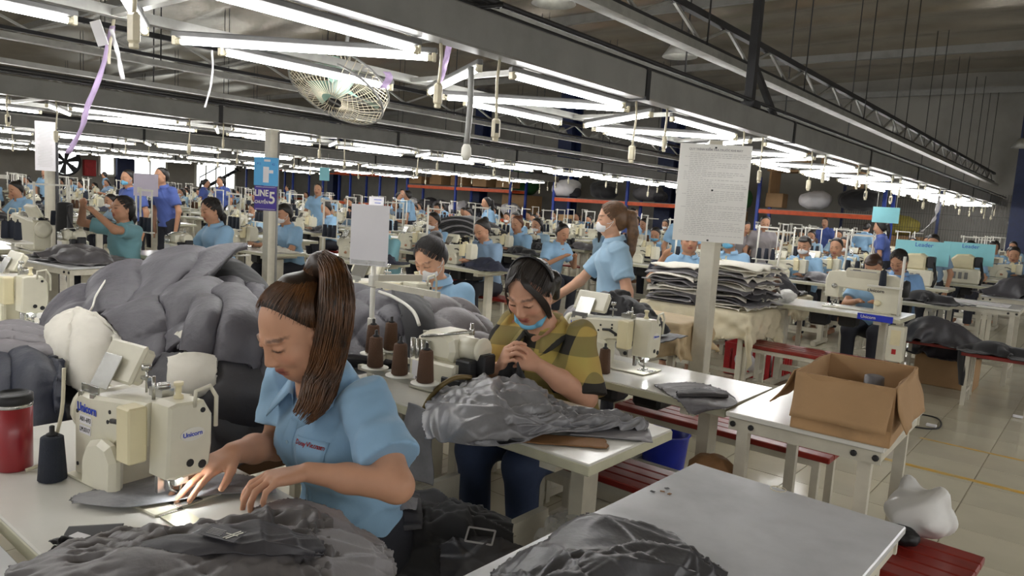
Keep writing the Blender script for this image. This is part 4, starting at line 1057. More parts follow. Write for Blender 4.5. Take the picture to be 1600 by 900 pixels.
def bez(pts, n):
    P = np.array(pts, float); t = np.linspace(0, len(P)-1, n); i = np.minimum(t.astype(int), len(P)-2); f = (t-i)[:, None]; g_ = lambda j: P[np.clip(j, 0, len(P)-1)]
    p0, p1, p2, p3 = g_(i-1), g_(i), g_(i+1), g_(i+2)
    return .5*(2*p1+(-p0+p2)*f+(2*p0-5*p1+4*p2-p3)*f*f+(-p0+3*p1-3*p2+p3)*f**3)
def collar(neck, yaw, M, parent, r0=.060, flare=.036, opening=50, drop=.03, tilt=.35):
    n = 26; vs = []; Rz = Matrix.Rotation(yaw, 3, 'Z')
    for i in range(n+1):
        u = -1+2*i/n; a = math.radians(90+u*(180-opening)); fr = max(0, -math.sin(a))
        for r, z in ((r0, -.012), (r0+.003, .018), (r0+.010, .022), (r0+.018, .012), (r0+flare+.022*abs(u)**4, -.022-.016*abs(u)**4)):
            vs.append(Rz @ Vector((math.cos(a)*r*1.06, math.sin(a)*r, z+tilt*.06*math.sin(a)-drop*fr))+Vector(neck))
    b = MB(); b.add(vs, [(i*5+j, (i+1)*5+j, (i+1)*5+j+1, i*5+j+1) for i in range(n) for j in range(4)], True)
    o = b.build('collar', M, parent); sm = o.modifiers.new('thick', 'SOLIDIFY'); sm.thickness = .003; return o

# ---- woman in the light blue shirt with the high brown ponytail -------------------------------------------------
M_hair1 = mat('hair_chestnut', (50, 33, 21), 0.36, var=0.3, scale=18, c2=(22, 15, 12))
M_hair1b = mat('hair_auburn_strands', (100, 64, 33), 0.38, var=0.3, scale=14, c2=(30, 20, 14))
def woman_one():
    hip = V3(-1.56, 1.30, .55); chest = V3(-1.555, 1.205, .83); neck = V3(-1.562, 1.155, .992); shR = V3(-1.722, 1.17, .955); shL = V3(-1.395, 1.18, .955)
    elL = V3(-1.205, 1.115, .815); wrL = V3(-1.365, .985, .835); elR = V3(-1.70, 1.125, .78); wrR = V3(-1.585, .925, .835)
    pit = math.radians(27); yw = math.radians(-2)
    f = V3(math.sin(yw)*math.cos(pit), -math.cos(yw)*math.cos(pit), -math.sin(pit)); u = V3(math.sin(yw)*math.sin(pit), -math.cos(yw)*math.sin(pit), math.cos(pit))
    H = Head((-1.558, 1.078, 1.128), f, u, 1.04)
    t = thing('person', 'woman in sky blue work shirt with long brown ponytail, sewing at the foreground machine', 'person', (-1.56, 1.30, 0))
    O = np.array((-1.56, 1.30, 0))
    loc0 = (0, 0, 0)
    def part(name, me, par=None):
        o = link_mesh(name, me, par or t)
        if par is None: o.location = -Vector(O)
        return o
    skin = np.array(srgb((200, 152, 124)))
    g = SDF((-1.90, .68, .42), (-1.08, 1.48, 1.30), .0042)
    g.cone(hip, chest, .095, .10, k=.03, flat=((1, 0, 0), 1.3)); g.cone(chest, neck, .095, .05, k=.05, flat=((1, 0, 0), 1.3)); g.cone(neck-V3(0, 0, .03), H.p(0, -.02, -.045), .052, .048, k=.03)
    H.skull(g)
    limb(g, [shL, elL], [.048, .037], .03); g.cone(elL, wrL*.55+elL*.45, .037, .033, k=.02); g.cone(wrL*.55+elL*.45, wrL, .033, .0245, k=.02, flat=((0, 0, 1), .92))
    limb(g, [shR, elR], [.050, .040], .03); g.cone(elR, wrR*.55+elR*.45, .040, .035, k=.02); g.cone(wrR*.55+elR*.45, wrR, .035, .0255, k=.02)
    # left hand bent at the wrist, fingers curved down onto the cloth; right hand flat, reaching to the needle
    hand_prims(g, wrL, (-.045, -.105, -.012), (.05, .0, -1), -1, .42, 1.0, spread=.28, curls=(.38, .44, .48, .52), thumb_dir=(-.75, -.30, -.45))
    hand_prims(g, wrR, (.020, -.115, -.030), (0, -.2, -1), 1, .14, 1.0, spread=.22, curls=(.16, .15, .14, .16), thumb_dir=(.75, -.55, -.22))
    part('body', g.mesh('body', M_skin, lambda V: H.colours(V, skin), smooth=1))
    # shirt
    g = SDF((-1.90, .98, .40), (-1.14, 1.50, 1.08), .006)
    torso_shirt(g, hip, chest, neck, shL, shR, 1.0)
    g.ell(chest+V3(.065, -.075, -.01), (.075, .06, .075), k=.06); g.ell(chest+V3(-.065, -.075, -.01), (.075, .06, .075), k=.06)
    eL, dL = sleeve(g, shL, elL, .74, .068, .074, V3(-1, 0, 0)); eR, dR = sleeve(g, shR, elR, .70, .068, .072, V3(1, 0, 0))
    g.warp(lambda X, Y, Z: .0055*np.sin(34*Z+10*X+2.2*np.sin(11*X+7*Y))*np.sin(15*X+4*np.sin(9*Z))+.004*np.sin(55*(X+.6*Z)+3*np.sin(20*Y)) * np.exp(-((X+1.30)/.12)**2)+.003*np.sin(70*(X-.5*Z)+2*np.sin(16*Z))-.0075*(1-np.abs(np.sin(17*(Z+.55*X)+1.5*np.sin(13*X+8*Y))))**4*(.5+.5*np.sin(11*X+7*Z+1))-.006*(1-np.abs(np.sin(23*(X*.8-.6*Z)+1.2*np.sin(15*Z))))**4*(.5+.5*np.sin(9*Z-13*X)))
    g.cut((0, 0, .47), (0, 0, -1)); cuff_cut(g, eL, dL); cuff_cut(g, eR, dR)
    nd = nrm(neck-chest); g.cut(neck+nd*.012, nd, lo=neck-.12, hi=neck+.2)
    g.cone(neck+V3(0, -.075, .03), neck+V3(.004, -.115, -.085), .036, .012, k=.01, op=-1)   # open neckline
    so = part('shirt', g.mesh('shirt', M_shirt, smooth=1))
    collar(neck+V3(0, -.004, .0), 0, M_shirt, so, .062, .040, 30, .05)
    # placket, pocket, red embroidery follow the chest front: ray-march the shirt field
    def front(x, z, off=.0015):
        i = int((x-g.lo[0])/g.vox); k_ = int((z-g.lo[2])/g.vox); colF = g.F[i, :, k_]; j = np.argmax(colF < 0)
        a, b = colF[j-1], colF[j]; y = g.ax[1][j-1]+(a/(a-b))*g.vox; return Vector((x, y-off, z))
    pk = MB(); zs = np.linspace(.56, .895, 26); vs = []
    for z in zs:
        xc = -1.556
        for dx, off in ((-.014, .0005), (-.012, .003), (.012, .003), (.014, .0005)): vs.append(front(xc+dx, z, off))
    pk.add(vs, [(i*4+j, i*4+j+1, (i+1)*4+j+1, (i+1)*4+j) for i in range(25) for j in range(3)], True); pk.build('placket', M_shirt, so)
    for z in (.60, .68, .76, .84):
        b = MB(); c = front(-1.556, z, .004); b.lathe([(.005, 0), (.005, .002)], c, n=10, R=rotm('X', 90)); b.build('button', M_shirt2, so)
    pc = MB(); n = 9; vs = []
    for i in range(n):
        for j in range(n): vs.append(front(-1.525+.10*i/(n-1), .755+.11*j/(n-1), .0028))
    pc.add(vs, [(i*n+j, (i+1)*n+j, (i+1)*n+j+1, i*n+j+1) for i in range(n-1) for j in range(n-1)], True); pc = pc.build('chest_pocket', M_shirt, so); pc.modifiers.new('thick', 'SOLIDIFY').thickness = .002
    e = text_obj('embroidery', 'DonyVietnam', .0165, M_ink_red, so, (0, 0, 0), Matrix.Identity(3), ext=.0002, bold=.0004)
    for v in e.data.vertices:
        x, z = v.co.x-1.474, v.co.y+.852; c = front(x, z, .0042); v.co = c
    e.matrix_local = Matrix.Identity(4)
    # trousers and stool
    g = SDF((-1.90, .80, 0), (-1.22, 1.55, .68), .012); g.cone(hip+V3(0, 0, .02), hip+V3(0, 0, -.03), .115, .125, k=.04, flat=((1, 0, 0), 1.35))
    for s in (-1, 1): limb(g, [hip+V3(s*.085, 0, -.03), hip+V3(s*.12, -.40, -.04), V3(hip[0]+s*.12, .95, .05)], [.095, .068, .056], .04)
    g.cut((0, 0, .02), (0, 0, -1)); part('trousers', g.mesh('trousers', M_trous))
    # hair: cap drawn back to a high knot, then the tail falling over her left shoulder
    g = SDF(H.c-.2, H.c+.24, .0052)
    g.ell(H.p(0, -.014, .036), (.0805, .0985, .0875), H.R, k=.02); g.ell(H.p(0, -.052, -.012), (.074, .066, .072), H.R, k=.03)
    g.cut(H.p(0, .062, .056), H.f*.90-H.u*.42, k=.02); g.cut(H.p(0, .004, -.02), H.f*.9-H.u*.45, k=.03)
    kn = H.p(-.008, -.080, .098); limb(g, [H.p(0, -.05, .085), kn], [.05, .026], .03)
    W = lambda V: None
    ho = part('hair', g.mesh('hair', M_hair1, smooth=1))
    rs = np.random.RandomState(4); paths = []
    for i in range(300):   # strands over the cap
        a = rs.uniform(-1.45, 1.45); up = rs.uniform(0, 1)
        s0 = H.p(.079*math.sin(a), .066*math.cos(a)-.012, .066+.034*math.cos(a)-.070*abs(math.sin(a))**1.6+.010-.024*up)
        s1 = H.p(.083*math.sin(a)*.9, .03*math.cos(a)-.03, .098-.03*abs(math.sin(a))**2); q = []
        for p in bez([s0, s1, kn+rs.uniform(-.012, .012, 3)], 20)[rs.randint(2, 6)::2]:
            lc = H.loc(p[None])[0]-np.array((0, -.014, .036)); rr = math.sqrt((lc[0]/.082)**2+(lc[1]/.1)**2+(lc[2]/.088)**2)
            sc = max(1, (1.012+rs.uniform(0, .015))/max(rr, .2)) if rr < 1.02 else 1.0
            q.append(H.p(*(lc*sc+np.array((0, -.014, .036)))))
        paths.append(q)
    strand_bundle('hair_strands', M_hair1b, ho, paths, .0013, 4)
    tail = [kn, kn+V3(.012, .012, .036), kn+V3(.055, .03, .020), kn+V3(.094, .012, -.07), V3(-1.492, 1.115, 1.03), V3(-1.476, 1.080, .965), V3(-1.490, 1.045, .915)]
    rad = [.022, .032, .042, .052, .053, .046, .028]
    cl = bez(tail, 40); rr = bez([[r, 0, 0] for r in rad], 40)[:, 0]
    g = SDF(cl.min(0)-.07, cl.max(0)+.07, .006)
    for i in range(34): g.cone(cl[i], cl[i+1], rr[i]*.86*(1 if i < 26 else 1-.05*(i-26)), rr[i+1]*.86*(1 if i < 25 else 1-.05*(i-25)), k=.01, flat=((.55, .8, 0), .80))
    to = part('ponytail', g.mesh('ponytail', M_hair1))
    paths = []
    for i in range(520):
        a = rs.uniform(0, 6.28); ro = rs.uniform(.80, 1.06); ea = rs.uniform(.84, 1.0); q = []
        for j in np.linspace(0, 39*ea, 12).astype(int):
            tg = nrm(cl[min(j+1, 39)]-cl[max(j-1, 0)]); x = nrm(np.cross(tg, (.55, .8, .1))); y = np.cross(tg, x); aa = a+.25*math.sin(j*.12+i)
            q.append(cl[j]+(x*math.cos(aa)+y*math.sin(aa)*.84)*rr[j]*ro)
        paths.append(q)
    strand_bundle('hair_strands', M_hair1b, to, paths, .0016, 4)
    b = MB(); b.lathe([(.020, -.007), (.026, -.004), (.026, .004), (.020, .007)], Vector(kn), n=14, R=axes((1, 0, 0), (0, 1, -.3))); o = b.build('hair_tie', M_black, to)
    return t
woman_one()

# ---- woman in the plaid shirt ---------------------------------------------------------------------------------
def plaid_material():
    M = bpy.data.materials.new('plaid_cotton'); M.use_nodes = True; nt = M.node_tree; N = nt.nodes; L = nt.links; b = N['Principled BSDF']; b.inputs['Roughness'].default_value = .8
    tc = N.new('ShaderNodeTexCoord'); sp = N.new('ShaderNodeSeparateXYZ'); L.new(tc.outputs['Object'], sp.inputs[0])
    def wave(src, period, duty, off):
        a = N.new('ShaderNodeMath'); a.operation = 'MULTIPLY_ADD'; a.inputs[1].default_value = 1/period; a.inputs[2].default_value = off; L.new(src, a.inputs[0])
        c = N.new('ShaderNodeMath'); c.operation = 'FRACT'; L.new(a.outputs[0], c.inputs[0])
        d = N.new('ShaderNodeMath'); d.operation = 'LESS_THAN'; d.inputs[1].default_value = duty; L.new(c.outputs[0], d.inputs[0]); return d.outputs[0]
    ax = N.new('ShaderNodeMath'); ax.operation = 'MULTIPLY_ADD'; ax.inputs[1].default_value = -.35; L.new(sp.outputs['Y'], ax.inputs[0]); L.new(sp.outputs['X'], ax.inputs[2])
    v = wave(ax.outputs[0], .15, .40, .12); h = wave(sp.outputs['Z'], .16, .45, .30)
    sm = N.new('ShaderNodeMath'); sm.operation = 'ADD'; L.new(v, sm.inputs[0]); L.new(h, sm.inputs[1])
    cr = N.new('ShaderNodeValToRGB'); cr.color_ramp.interpolation = 'CONSTANT'; e = cr.color_ramp.elements
    e[0].position = 0; e[0].color = (*srgb((198, 172, 94)), 1); e[1].position = .3; e[1].color = (*srgb((150, 136, 82)), 1); e2 = e.new(.75); e2.color = (*srgb((44, 42, 38)), 1)
    dv = N.new('ShaderNodeMath'); dv.operation = 'MULTIPLY'; dv.inputs[1].default_value = .5; L.new(sm.outputs[0], dv.inputs[0]); L.new(dv.outputs[0], cr.inputs[0])
    nz = N.new('ShaderNodeTexNoise'); nz.inputs['Scale'].default_value = 6; L.new(tc.outputs['Object'], nz.inputs['Vector'])
    mx = N.new('ShaderNodeMix'); mx.data_type = 'RGBA'; mx.blend_type = 'MULTIPLY'; mx.inputs[0].default_value = .25; L.new(cr.outputs[0], mx.inputs[6]); L.new(nz.outputs['Color'], mx.inputs[7]); L.new(mx.outputs[2], b.inputs['Base Color'])
    return M
M_plaid = plaid_material()
def woman_two():
    hip = V3(-1.72, 2.50, .55); chest = V3(-1.715, 2.395, .83); neck = V3(-1.722, 2.335, 1.000); shR = V3(-1.872, 2.325, .965); shL = V3(-1.565, 2.385, .965)
    elL = V3(-1.490, 2.325, .755); wrL = V3(-1.570, 2.125, .890); elR = V3(-1.865, 2.20, .775); wrR = V3(-1.700, 2.055, .860)
    pit = math.radians(30); yw = math.radians(10)
    f = V3(math.sin(yw)*math.cos(pit), -math.cos(yw)*math.cos(pit), -math.sin(pit)); u = V3(math.sin(yw)*math.sin(pit), -math.cos(yw)*math.sin(pit), math.cos(pit))
    H = Head((-1.728, 2.245, 1.135), f, u, 1.06)
    t = thing('person', 'woman in yellow and black plaid shirt with blue mask under her chin, threading by hand', 'person', (-1.72, 2.50, 0)); O = Vector((-1.72, 2.50, 0))
    def part(name, me, par=None):
        o = link_mesh(name, me, par or t)
        if par is None: o.location = -O
        return o
    skin = np.array(srgb((206, 158, 132)))
    g = SDF((-2.05, 1.85, .42), (-1.38, 2.70, 1.32), .005)
    g.cone(hip, chest, .095, .10, k=.03, flat=((1, 0, 0), 1.3)); g.cone(chest, neck, .095, .05, k=.05, flat=((1, 0, 0), 1.3)); g.cone(neck-V3(0, 0, .03), H.p(0, -.02, -.045), .055, .050, k=.03)
    H.skull(g)
    for sh, el, wr in ((shL, elL, wrL), (shR, elR, wrR)):
        limb(g, [sh, el], [.052, .044], .03); m_ = el*.45+wr*.55; g.cone(el, m_, .045, .040, k=.02); g.cone(m_, wr, .040, .027, k=.02)
    hand_prims(g, wrL, (-.070, -.055, .028), (-.55, .35, -.45), -1, .62, 1.0, curls=(.50, .72, .80, .85), thumb_dir=(-.6, -.2, .62))
    hand_prims(g, wrR, (.055, -.020, .085), (.6, .45, .1), 1, .62, 1.0, curls=(.55, .72, .80, .85), thumb_dir=(.45, .0, .8))
    part('body', g.mesh('body', M_skin, lambda V: H.colours(V, skin, lips=(168, 92, 86)), smooth=1))
    g = SDF((-2.06, 2.12, .40), (-1.38, 2.72, 1.10), .0065)
    torso_shirt(g, hip, chest, neck, shL, shR, 1.08)
    g.ell(chest+V3(.065, -.07, -.02), (.075, .06, .075), k=.06); g.ell(chest+V3(-.065, -.07, -.02), (.075, .06, .075), k=.06)
    eL, dL = sleeve(g, shL, elL, .98, .072, .072, V3(-1, 0, 0)); eR, dR = sleeve(g, shR, elR, .92, .070, .070, V3(1, 0, 0))
    g.cone(eL-dL*.035, eL+dL*.01, .075, .078, k=.006); g.cone(eR-dR*.035, eR+dR*.01, .073, .076, k=.006)
    g.warp(lambda X, Y, Z: .006*np.sin(30*Z+10*X+2.2*np.sin(11*X+7*Y))*np.sin(14*X+4*np.sin(9*Z))+.0035*np.sin(60*(X+.4*Z)+2*np.sin(16*Z))-.007*(1-np.abs(np.sin(18*(Z+.5*X)+1.5*np.sin(13*X+8*Y))))**4*(.5+.5*np.sin(11*X+7*Z+1))-.006*(1-np.abs(np.sin(23*(X*.8-.6*Z)+1.2*np.sin(15*Z))))**4)
    g.cut((0, 0, .46), (0, 0, -1)); cuff_cut(g, eL, dL); cuff_cut(g, eR, dR); nd = nrm(neck-chest); g.cut(neck+nd*.012, nd, lo=neck-.12, hi=neck+.2)
    g.cone(neck+V3(.004, -.080, .03), neck+V3(.010, -.125, -.085), .042, .012, k=.01, op=-1)
    so = part('shirt', g.mesh('shirt', M_plaid, smooth=1)); collar(neck+V3(.005, -.004, .0), 0.05, M_plaid, so, .066, .044, 28, .05)
    g = SDF((-2.06, 1.98, 0), (-1.38, 2.78, .68), .012); g.cone(hip+V3(0, 0, .02), hip+V3(0, 0, -.03), .12, .13, k=.04, flat=((1, 0, 0), 1.35))
    for s in (-1, 1): limb(g, [hip+V3(s*.085, 0, -.03), hip+V3(s*.12, -.40, -.04), V3(hip[0]+s*.12, 2.15, .05)], [.095, .068, .056], .04)
    g.cut((0, 0, .02), (0, 0, -1)); part('trousers', g.mesh('trousers', mat('denim', (52, 66, 96), .8)))
    g = SDF(H.c-.26, H.c+.22, .006)
    g.ell(H.p(0, -.014, .036), (.083, .101, .088), H.R, k=.02); g.ell(H.p(0, -.052, -.012), (.075, .067, .074), H.R, k=.03)
    g.cut(H.p(0, .056, .056), H.f*.82-H.u*.56, k=.02); g.cut(H.p(0, -.002, -.02), H.f*.9-H.u*.45, k=.02)
    limb(g, [H.p(0, -.08, -.01), H.p(-.03, -.12, -.02), H.p(-.03, -.125, -.10)], [.04, .036, .018], .02)
    ho = part('hair', g.mesh('hair', M_hair, smooth=1))
    paths = []; rs = np.random.RandomState(9)
    for i in range(220):
        a = rs.uniform(-1.5, 1.5); s0 = H.p(.078*math.sin(a), .072*math.cos(a)-.008, .065+.03*math.cos(a)-.08*abs(math.sin(a))**1.4); s1 = H.p(.085*math.sin(a)*.9, -.03, .09-.05*abs(math.sin(a))**2); q = []
        for p in bez([s0, s1, H.p(0, -.10, -.005)], 7):
            lc = H.loc(p[None])[0]-np.array((0, -.014, .036)); rr = math.sqrt((lc[0]/.083)**2+(lc[1]/.101)**2+(lc[2]/.088)**2); sc = max(1, (1.01+rs.uniform(0, .015))/max(rr, .2)) if rr < 1.02 else 1.0; q.append(H.p(*(lc*sc+np.array((0, -.014, .036)))))
        paths.append(q)
    for i in range(150):   # fringe parted at the crown, falling past both temples
        sd = -1 if i % 3 else 1; r = rs.uniform(0, 1); dr = rs.uniform(.0, .03)
        q = bez([H.p(sd*.006, .030-.02*r, .118), H.p(sd*(.022+.022*r), .074-.012*r, .090-.006*r), H.p(sd*(.058+.014*r), .070-.026*r, .040-.01*r), H.p(sd*(.074+.008*r), .048-.022*r, -.010-dr), H.p(sd*(.078+.006*r), .036-.02*r, -.045-dr*1.5)], 10); paths.append([p for p in q])
    strand_bundle('hair_strands', mat('hair_dark_strands', (36, 28, 24), .4, var=.2), ho, paths, .0019, 4)
    hb = MB(); q = []
    for a in np.linspace(-1.5, 1.5, 17): q.append(H.p(.090*math.sin(a), -.022-.02*math.cos(a), .036+.092*math.cos(a)))
    hb.tube(q, .0045, 6); hb.build('hair_band', M_black, ho)
    # blue mask pulled below the chin
    g = SDF(H.c-.17, H.c+.1, .004); g.ell(H.p(0, .026, -.108), (.052, .058, .020), H.R, k=.01); g.cone(H.p(-.068, .005, -.060), H.p(-.045, .05, -.098), .010, .014, k=.012); g.cone(H.p(.068, .005, -.060), H.p(.045, .05, -.098), .010, .014, k=.012); g.cut(H.p(0, .0, 0), -H.f)
    mo = part('face_mask', g.mesh('face_mask', M_mask_b)); q = MB()
    for s in (-1, 1): q.tube([H.p(s*.070, .005, -.058), H.p(s*.077, -.006, -.03), H.p(s*.079, -.014, .0)], .0018, 5)
    q.build('ear_loop', M_mask_b, mo)
    return t
woman_two()
# ================================================================== foreground stations and goods
def hf_rects(rects, base=0.0, bumps=()):
    """height field: rectangles (x0,x1,y0,y1,z), domes (x,y,z0,rx,ry,h)"""
    def f(x, y):
        h = np.full(x.shape, base, np.float32)
        for x0, x1, y0, y1, z in rects: h = np.where((x > x0) & (x < x1) & (y > y0) & (y < y1), np.maximum(h, z), h)
        for bx, by, z0, rx, ry, hh in bumps:
            q = 1-((x-bx)/rx)**2-((y-by)/ry)**2; h = np.where(q > 0, np.maximum(h, z0+hh*np.sqrt(np.maximum(q, 0))), h)
        return h
    return f
def quad_grid(c00, c10, c11, c01, n, m_):
    u = np.linspace(0, 1, n)[:, None, None]; v = np.linspace(0, 1, m_)[None, :, None]
    a, b, c, d = [np.array(q, float) for q in (c00, c10, c11, c01)]
    return a*(1-u)*(1-v)+b*u*(1-v)+c*u*v+d*(1-u)*v
def drape(name, label, cat, quad, z, n, m_, size, hf, M, seed=0, steps=80, rough=.02, thick=.0, up=2, lift=.004, group=None, stiff=.3, puff=None, cols=None, parent=None, jag=0, wrinkle=0.0, z0=None):
    """sheet of real size (su,sv) crumpled into the plan quad [4 xy corners], dropped on hf"""
    Q = [(*q, 0) for q in quad]; P = quad_grid(*Q, n, m_); rs = np.random.RandomState(seed)
    P[..., 2] = hf(P[..., 0], P[..., 1])+z if z0 is None else z0+z
    amp = vnoise(P[..., 0]*1.0, P[..., 1]*1.0, seed, 14)*.6+vnoise(P[..., 0], P[..., 1], seed+50, 30)*.4
    P[..., 2] += rough*(amp+1); P[..., 0] += rough*.4*vnoise(P[..., 0], P[..., 1], seed+9, 12); P[..., 1] += rough*.4*vnoise(P[..., 0], P[..., 1], seed+8, 12)
    S = sim_cloth(P, size[0]/(n-1), size[1]/(m_-1), hf, steps, 4, lift=lift, stiff=stiff)
    if jag:
        du = np.zeros_like(S); 
        for a, b in ((0, 1), (-1, -2)): S[a] += (S[a]-S[b])*jag*rs.uniform(-.7, .7, (m_, 1)); S[:, a] += (S[:, a]-S[:, b])*jag*rs.uniform(-.7, .7, (n, 1))
    S = upsample(S, up)
    if wrinkle:
        N = grid_normals(S); n2, m2 = S.shape[:2]; u = np.linspace(0, size[0], n2)[:, None]+np.zeros((1, m2)); v = np.linspace(0, size[1], m2)[None, :]+np.zeros((n2, 1)); d = 0
        for k in range(5):
            a = rs.uniform(0, math.pi); wl = (.30, .20, .13, .08, .05)[k]; ph = (u*math.cos(a)+v*math.sin(a))*math.pi/wl+1.6*np.sin((-u*math.sin(a)+v*math.cos(a))*3.0/wl*.5+k)+rs.uniform(0, 6)
            msk = .5+.5*np.sin(u*rs.uniform(6, 14)+v*rs.uniform(6, 14)+rs.uniform(0, 6)); d = d+(1, .8, .6, .3, .18)[k]*(1-np.abs(np.sin(ph)))**2.6*msk
        S = S+N*(wrinkle*d)[..., None]*np.sign(N[..., 2:3]+1e-6)
    if puff:
        (pu, pv, h_) = puff; N = grid_normals(S); n2, m2 = S.shape[:2]; u = np.linspace(0, size[0], n2)[:, None]; v = np.linspace(0, size[1], m2)[None, :]
        u = u+.012*np.sin(v*9+seed); v = v+.012*np.sin(u*8+seed)
        q = (np.abs(np.sin(math.pi*u/pu)) if pu else 1)*(np.abs(np.sin(math.pi*v/pv)) if pv else 1)
        q = np.broadcast_to(q, (n2, m2)); wr = 1+.25*vnoise(u*30, v*30, seed+3, 3)
        S = S+N*(h_*(q**.5)*wr+.012)[..., None]*np.sign(N[..., 2:3]+1e-6)
    me = sheet_mesh(name, S, M, thick, cols)
    o = link_mesh(name, me, parent)
    c = Vector((float(S[..., 0].mean()), float(S[..., 1].mean()), float(S[..., 2].min())))
    if parent is None:
        me.transform(Matrix.Translation(-c)); o.location = c; tag(o, label, cat, group)
    return o, S

def shell(lb, rows, M, seed, name='jacket', cat='jacket', thick=.003, n_cr=16, amp=.012, k=24, world=None, parent=None, fine=.0025):
    """thin crumpled fabric: rows of control points (px,py,height) or world points, with random sharp creases"""
    C_ = np.array([[list(at(*q)) if world is None else list(world(*q)) for q in r] for r in rows]).swapaxes(0, 1); P = upsample(C_, k); n2, m2 = P.shape[:2]
    du = np.linalg.norm(np.diff(P, axis=0), axis=-1).mean(1); dv = np.linalg.norm(np.diff(P, axis=1), axis=-1).mean(0)
    u = np.concatenate([[0], np.cumsum(du)])[:, None]; v = np.concatenate([[0], np.cumsum(dv)])[None, :]; u, v = u+0*v, v+0*u; U, W_ = u.max(), v.max()
    rs = np.random.RandomState(seed); d = np.zeros_like(u)
    for i in range(n_cr):
        a = rs.uniform(-.3, .3)+(0 if rs.rand() < .75 else 1.3); cu, cv = rs.uniform(0, U), rs.uniform(0, W_); L = rs.uniform(.10, .38); w_ = rs.uniform(.003, .011)
        al = (u-cu)*math.cos(a)+(v-cv)*math.sin(a); ac = -(u-cu)*math.sin(a)+(v-cv)*math.cos(a)+.35*al*al/L*rs.choice((-1, 1))
        f = np.exp(-(al/L)**4); d += amp*rs.uniform(.4, 1)*(np.exp(-np.abs(ac)/w_)+.45*np.tanh(ac/w_)*np.exp(-np.abs(ac)/.06))*f
    d += fine*vnoise(u*.35, v*1.4, seed, 50)+fine*2*vnoise(u*.35, v*1.3, seed+1, 24)
    A_ = amp*1.5; d = A_*np.tanh(d/A_); N = grid_normals(P); N = N*np.sign(N[..., 2:3]+1e-9); P = P+N*d[..., None]; P[0] += rs.normal(0, .002, (m2, 3)); P[:, 0] += rs.normal(0, .002, (n2, 3))
    me = sheet_mesh(name, np.ascontiguousarray(P), M, thick); c = Vector(P.reshape(-1, 3).mean(0)); c.z = float(P[..., 2].min())
    if parent is not None: return link_mesh(name, me, parent, -parent.location), P
    me.transform(Matrix.Translation(-c)); o = link_mesh(name, me, None, c); tag(o, lb, cat); return o, P

# ---- station 1 ------------------------------------------------------------------------------------------------
sewing_table('white sewing table in the foreground under the hands of the ponytailed woman', (-1.70, .735, 0), 1.22, .50)
lockstitch('cream sewing machine in the left foreground with tilted control panel', (-1.572, .782, .76), math.radians(7)).scale = (.84, 1, 1)
thread_cone('dark navy thread cone standing beside the left foreground machine', at(82, 750, .76), M_cone_nv, r=.031)
tb = thing('tumbler', 'red insulated tumbler with black lid at the left edge of the photo', 'tumbler', at(22, 731, .76)); H_ = .155
M_tumb = mat('red_enamel', (150, 34, 42), .35, var=.05, coat=.3)
MB().lathe([(.036, 0), (.040, .004), (.0405, H_), (.037, H_+.001)], n=28).build('cup_body', M_tumb, tb)
MB().lathe([(.0405, H_), (.0415, H_+.004), (.0415, H_+.009), (.0395, H_+.010)], n=28).build('steel_rim', M_steel, tb)
MB().lathe([(.041, H_+.009), (.0425, H_+.012), (.042, H_+.030), (.034, H_+.034), (.034, H_+.029), (.004, H_+.029)], n=28).build('lid', M_black, tb)
pl = MB(); pl.lathe([(.075, 0), (.075, .002)], n=4); 
gp_ = thing('needle_plate', 'polished slide plate set in the foreground table beside the needle', 'plate', (-1.505, .742, .761))
MB().box((-.045, 0, .001), (.085, .055, .003), ch=.001).build('throat_plate', M_steel, gp_); MB().prism([(0, -.027)]+[(.055+.027*math.cos(a), .027*math.sin(a)) for a in np.linspace(-1.57, 1.57, 8)]+[(0, .027)], 0, .0025, 'xy').build('slide_plate', mat('brushed_plate', (205, 202, 178), .35, metal=.5), gp_)
cb = MB(); pts = bez([at(100, 575, 1.02), at(97, 640, .92), at(85, 690, .84), at(75, 720, .78), at(40, 735, .765)], 16); cb.tube(pts, .0045, 6); o = cb.build('cable', M_socket); tag(o, 'pale cable running down behind the left foreground machine to the table', 'cable')
# piece being sewn
M_sew = mat('grey_cut_panel', (150, 150, 154), .55, var=.12, scale=7, c2=(104, 104, 108), bump=.15, bscale=80)
shell('grey cut fabric panel lying under the needle and hands of the ponytailed woman', [[(150, 762, .770), (215, 744, .771), (275, 738, .772), (345, 738, .772), (400, 744, .771)], [(112, 780, .771), (195, 770, .773), (270, 764, .772), (345, 758, .774), (425, 756, .772)], [(118, 786, .770), (190, 794, .772), (262, 786, .771), (340, 774, .772), (432, 770, .770)]], M_sew, 3, 'cut_panel', 'fabric', thick=.0015, n_cr=8, amp=.004, fine=.001)
# aux table and the grey shell jacket in the very foreground
frame_table('white worktable at the bottom left edge under the grey jacket', (-1.62, .17, 0), 1.1, .56, 0, .755)
AF = hf_rects([(-2.3, -1.09, .485, .985, .762), (-2.2, -1.05, -.12, .45, .758)], .66)
M_shell = mat('grey_shell', (108, 105, 106), .38, var=.08, scale=5, c2=(84, 82, 84), bump=.12, bscale=70)
jk, S_ = shell('crumpled grey shell jacket spread in the bottom left foreground', [[(30, 896, .772), (130, 858, .782), (250, 832, .788), (370, 812, .792), (440, 792, .79), (500, 804, .785)], [(20, 905, .79), (130, 872, .815), (250, 848, .82), (370, 832, .82), (450, 822, .815), (520, 834, .80)], [(10, 935, .79), (130, 908, .81), (250, 888, .82), (370, 872, .82), (460, 862, .81), (530, 865, .80)], [(5, 985, .77), (130, 985, .79), (250, 980, .79), (370, 975, .79), (460, 960, .78), (530, 940, .775)]], M_shell, 5, n_cr=80, amp=.020, fine=.0015)
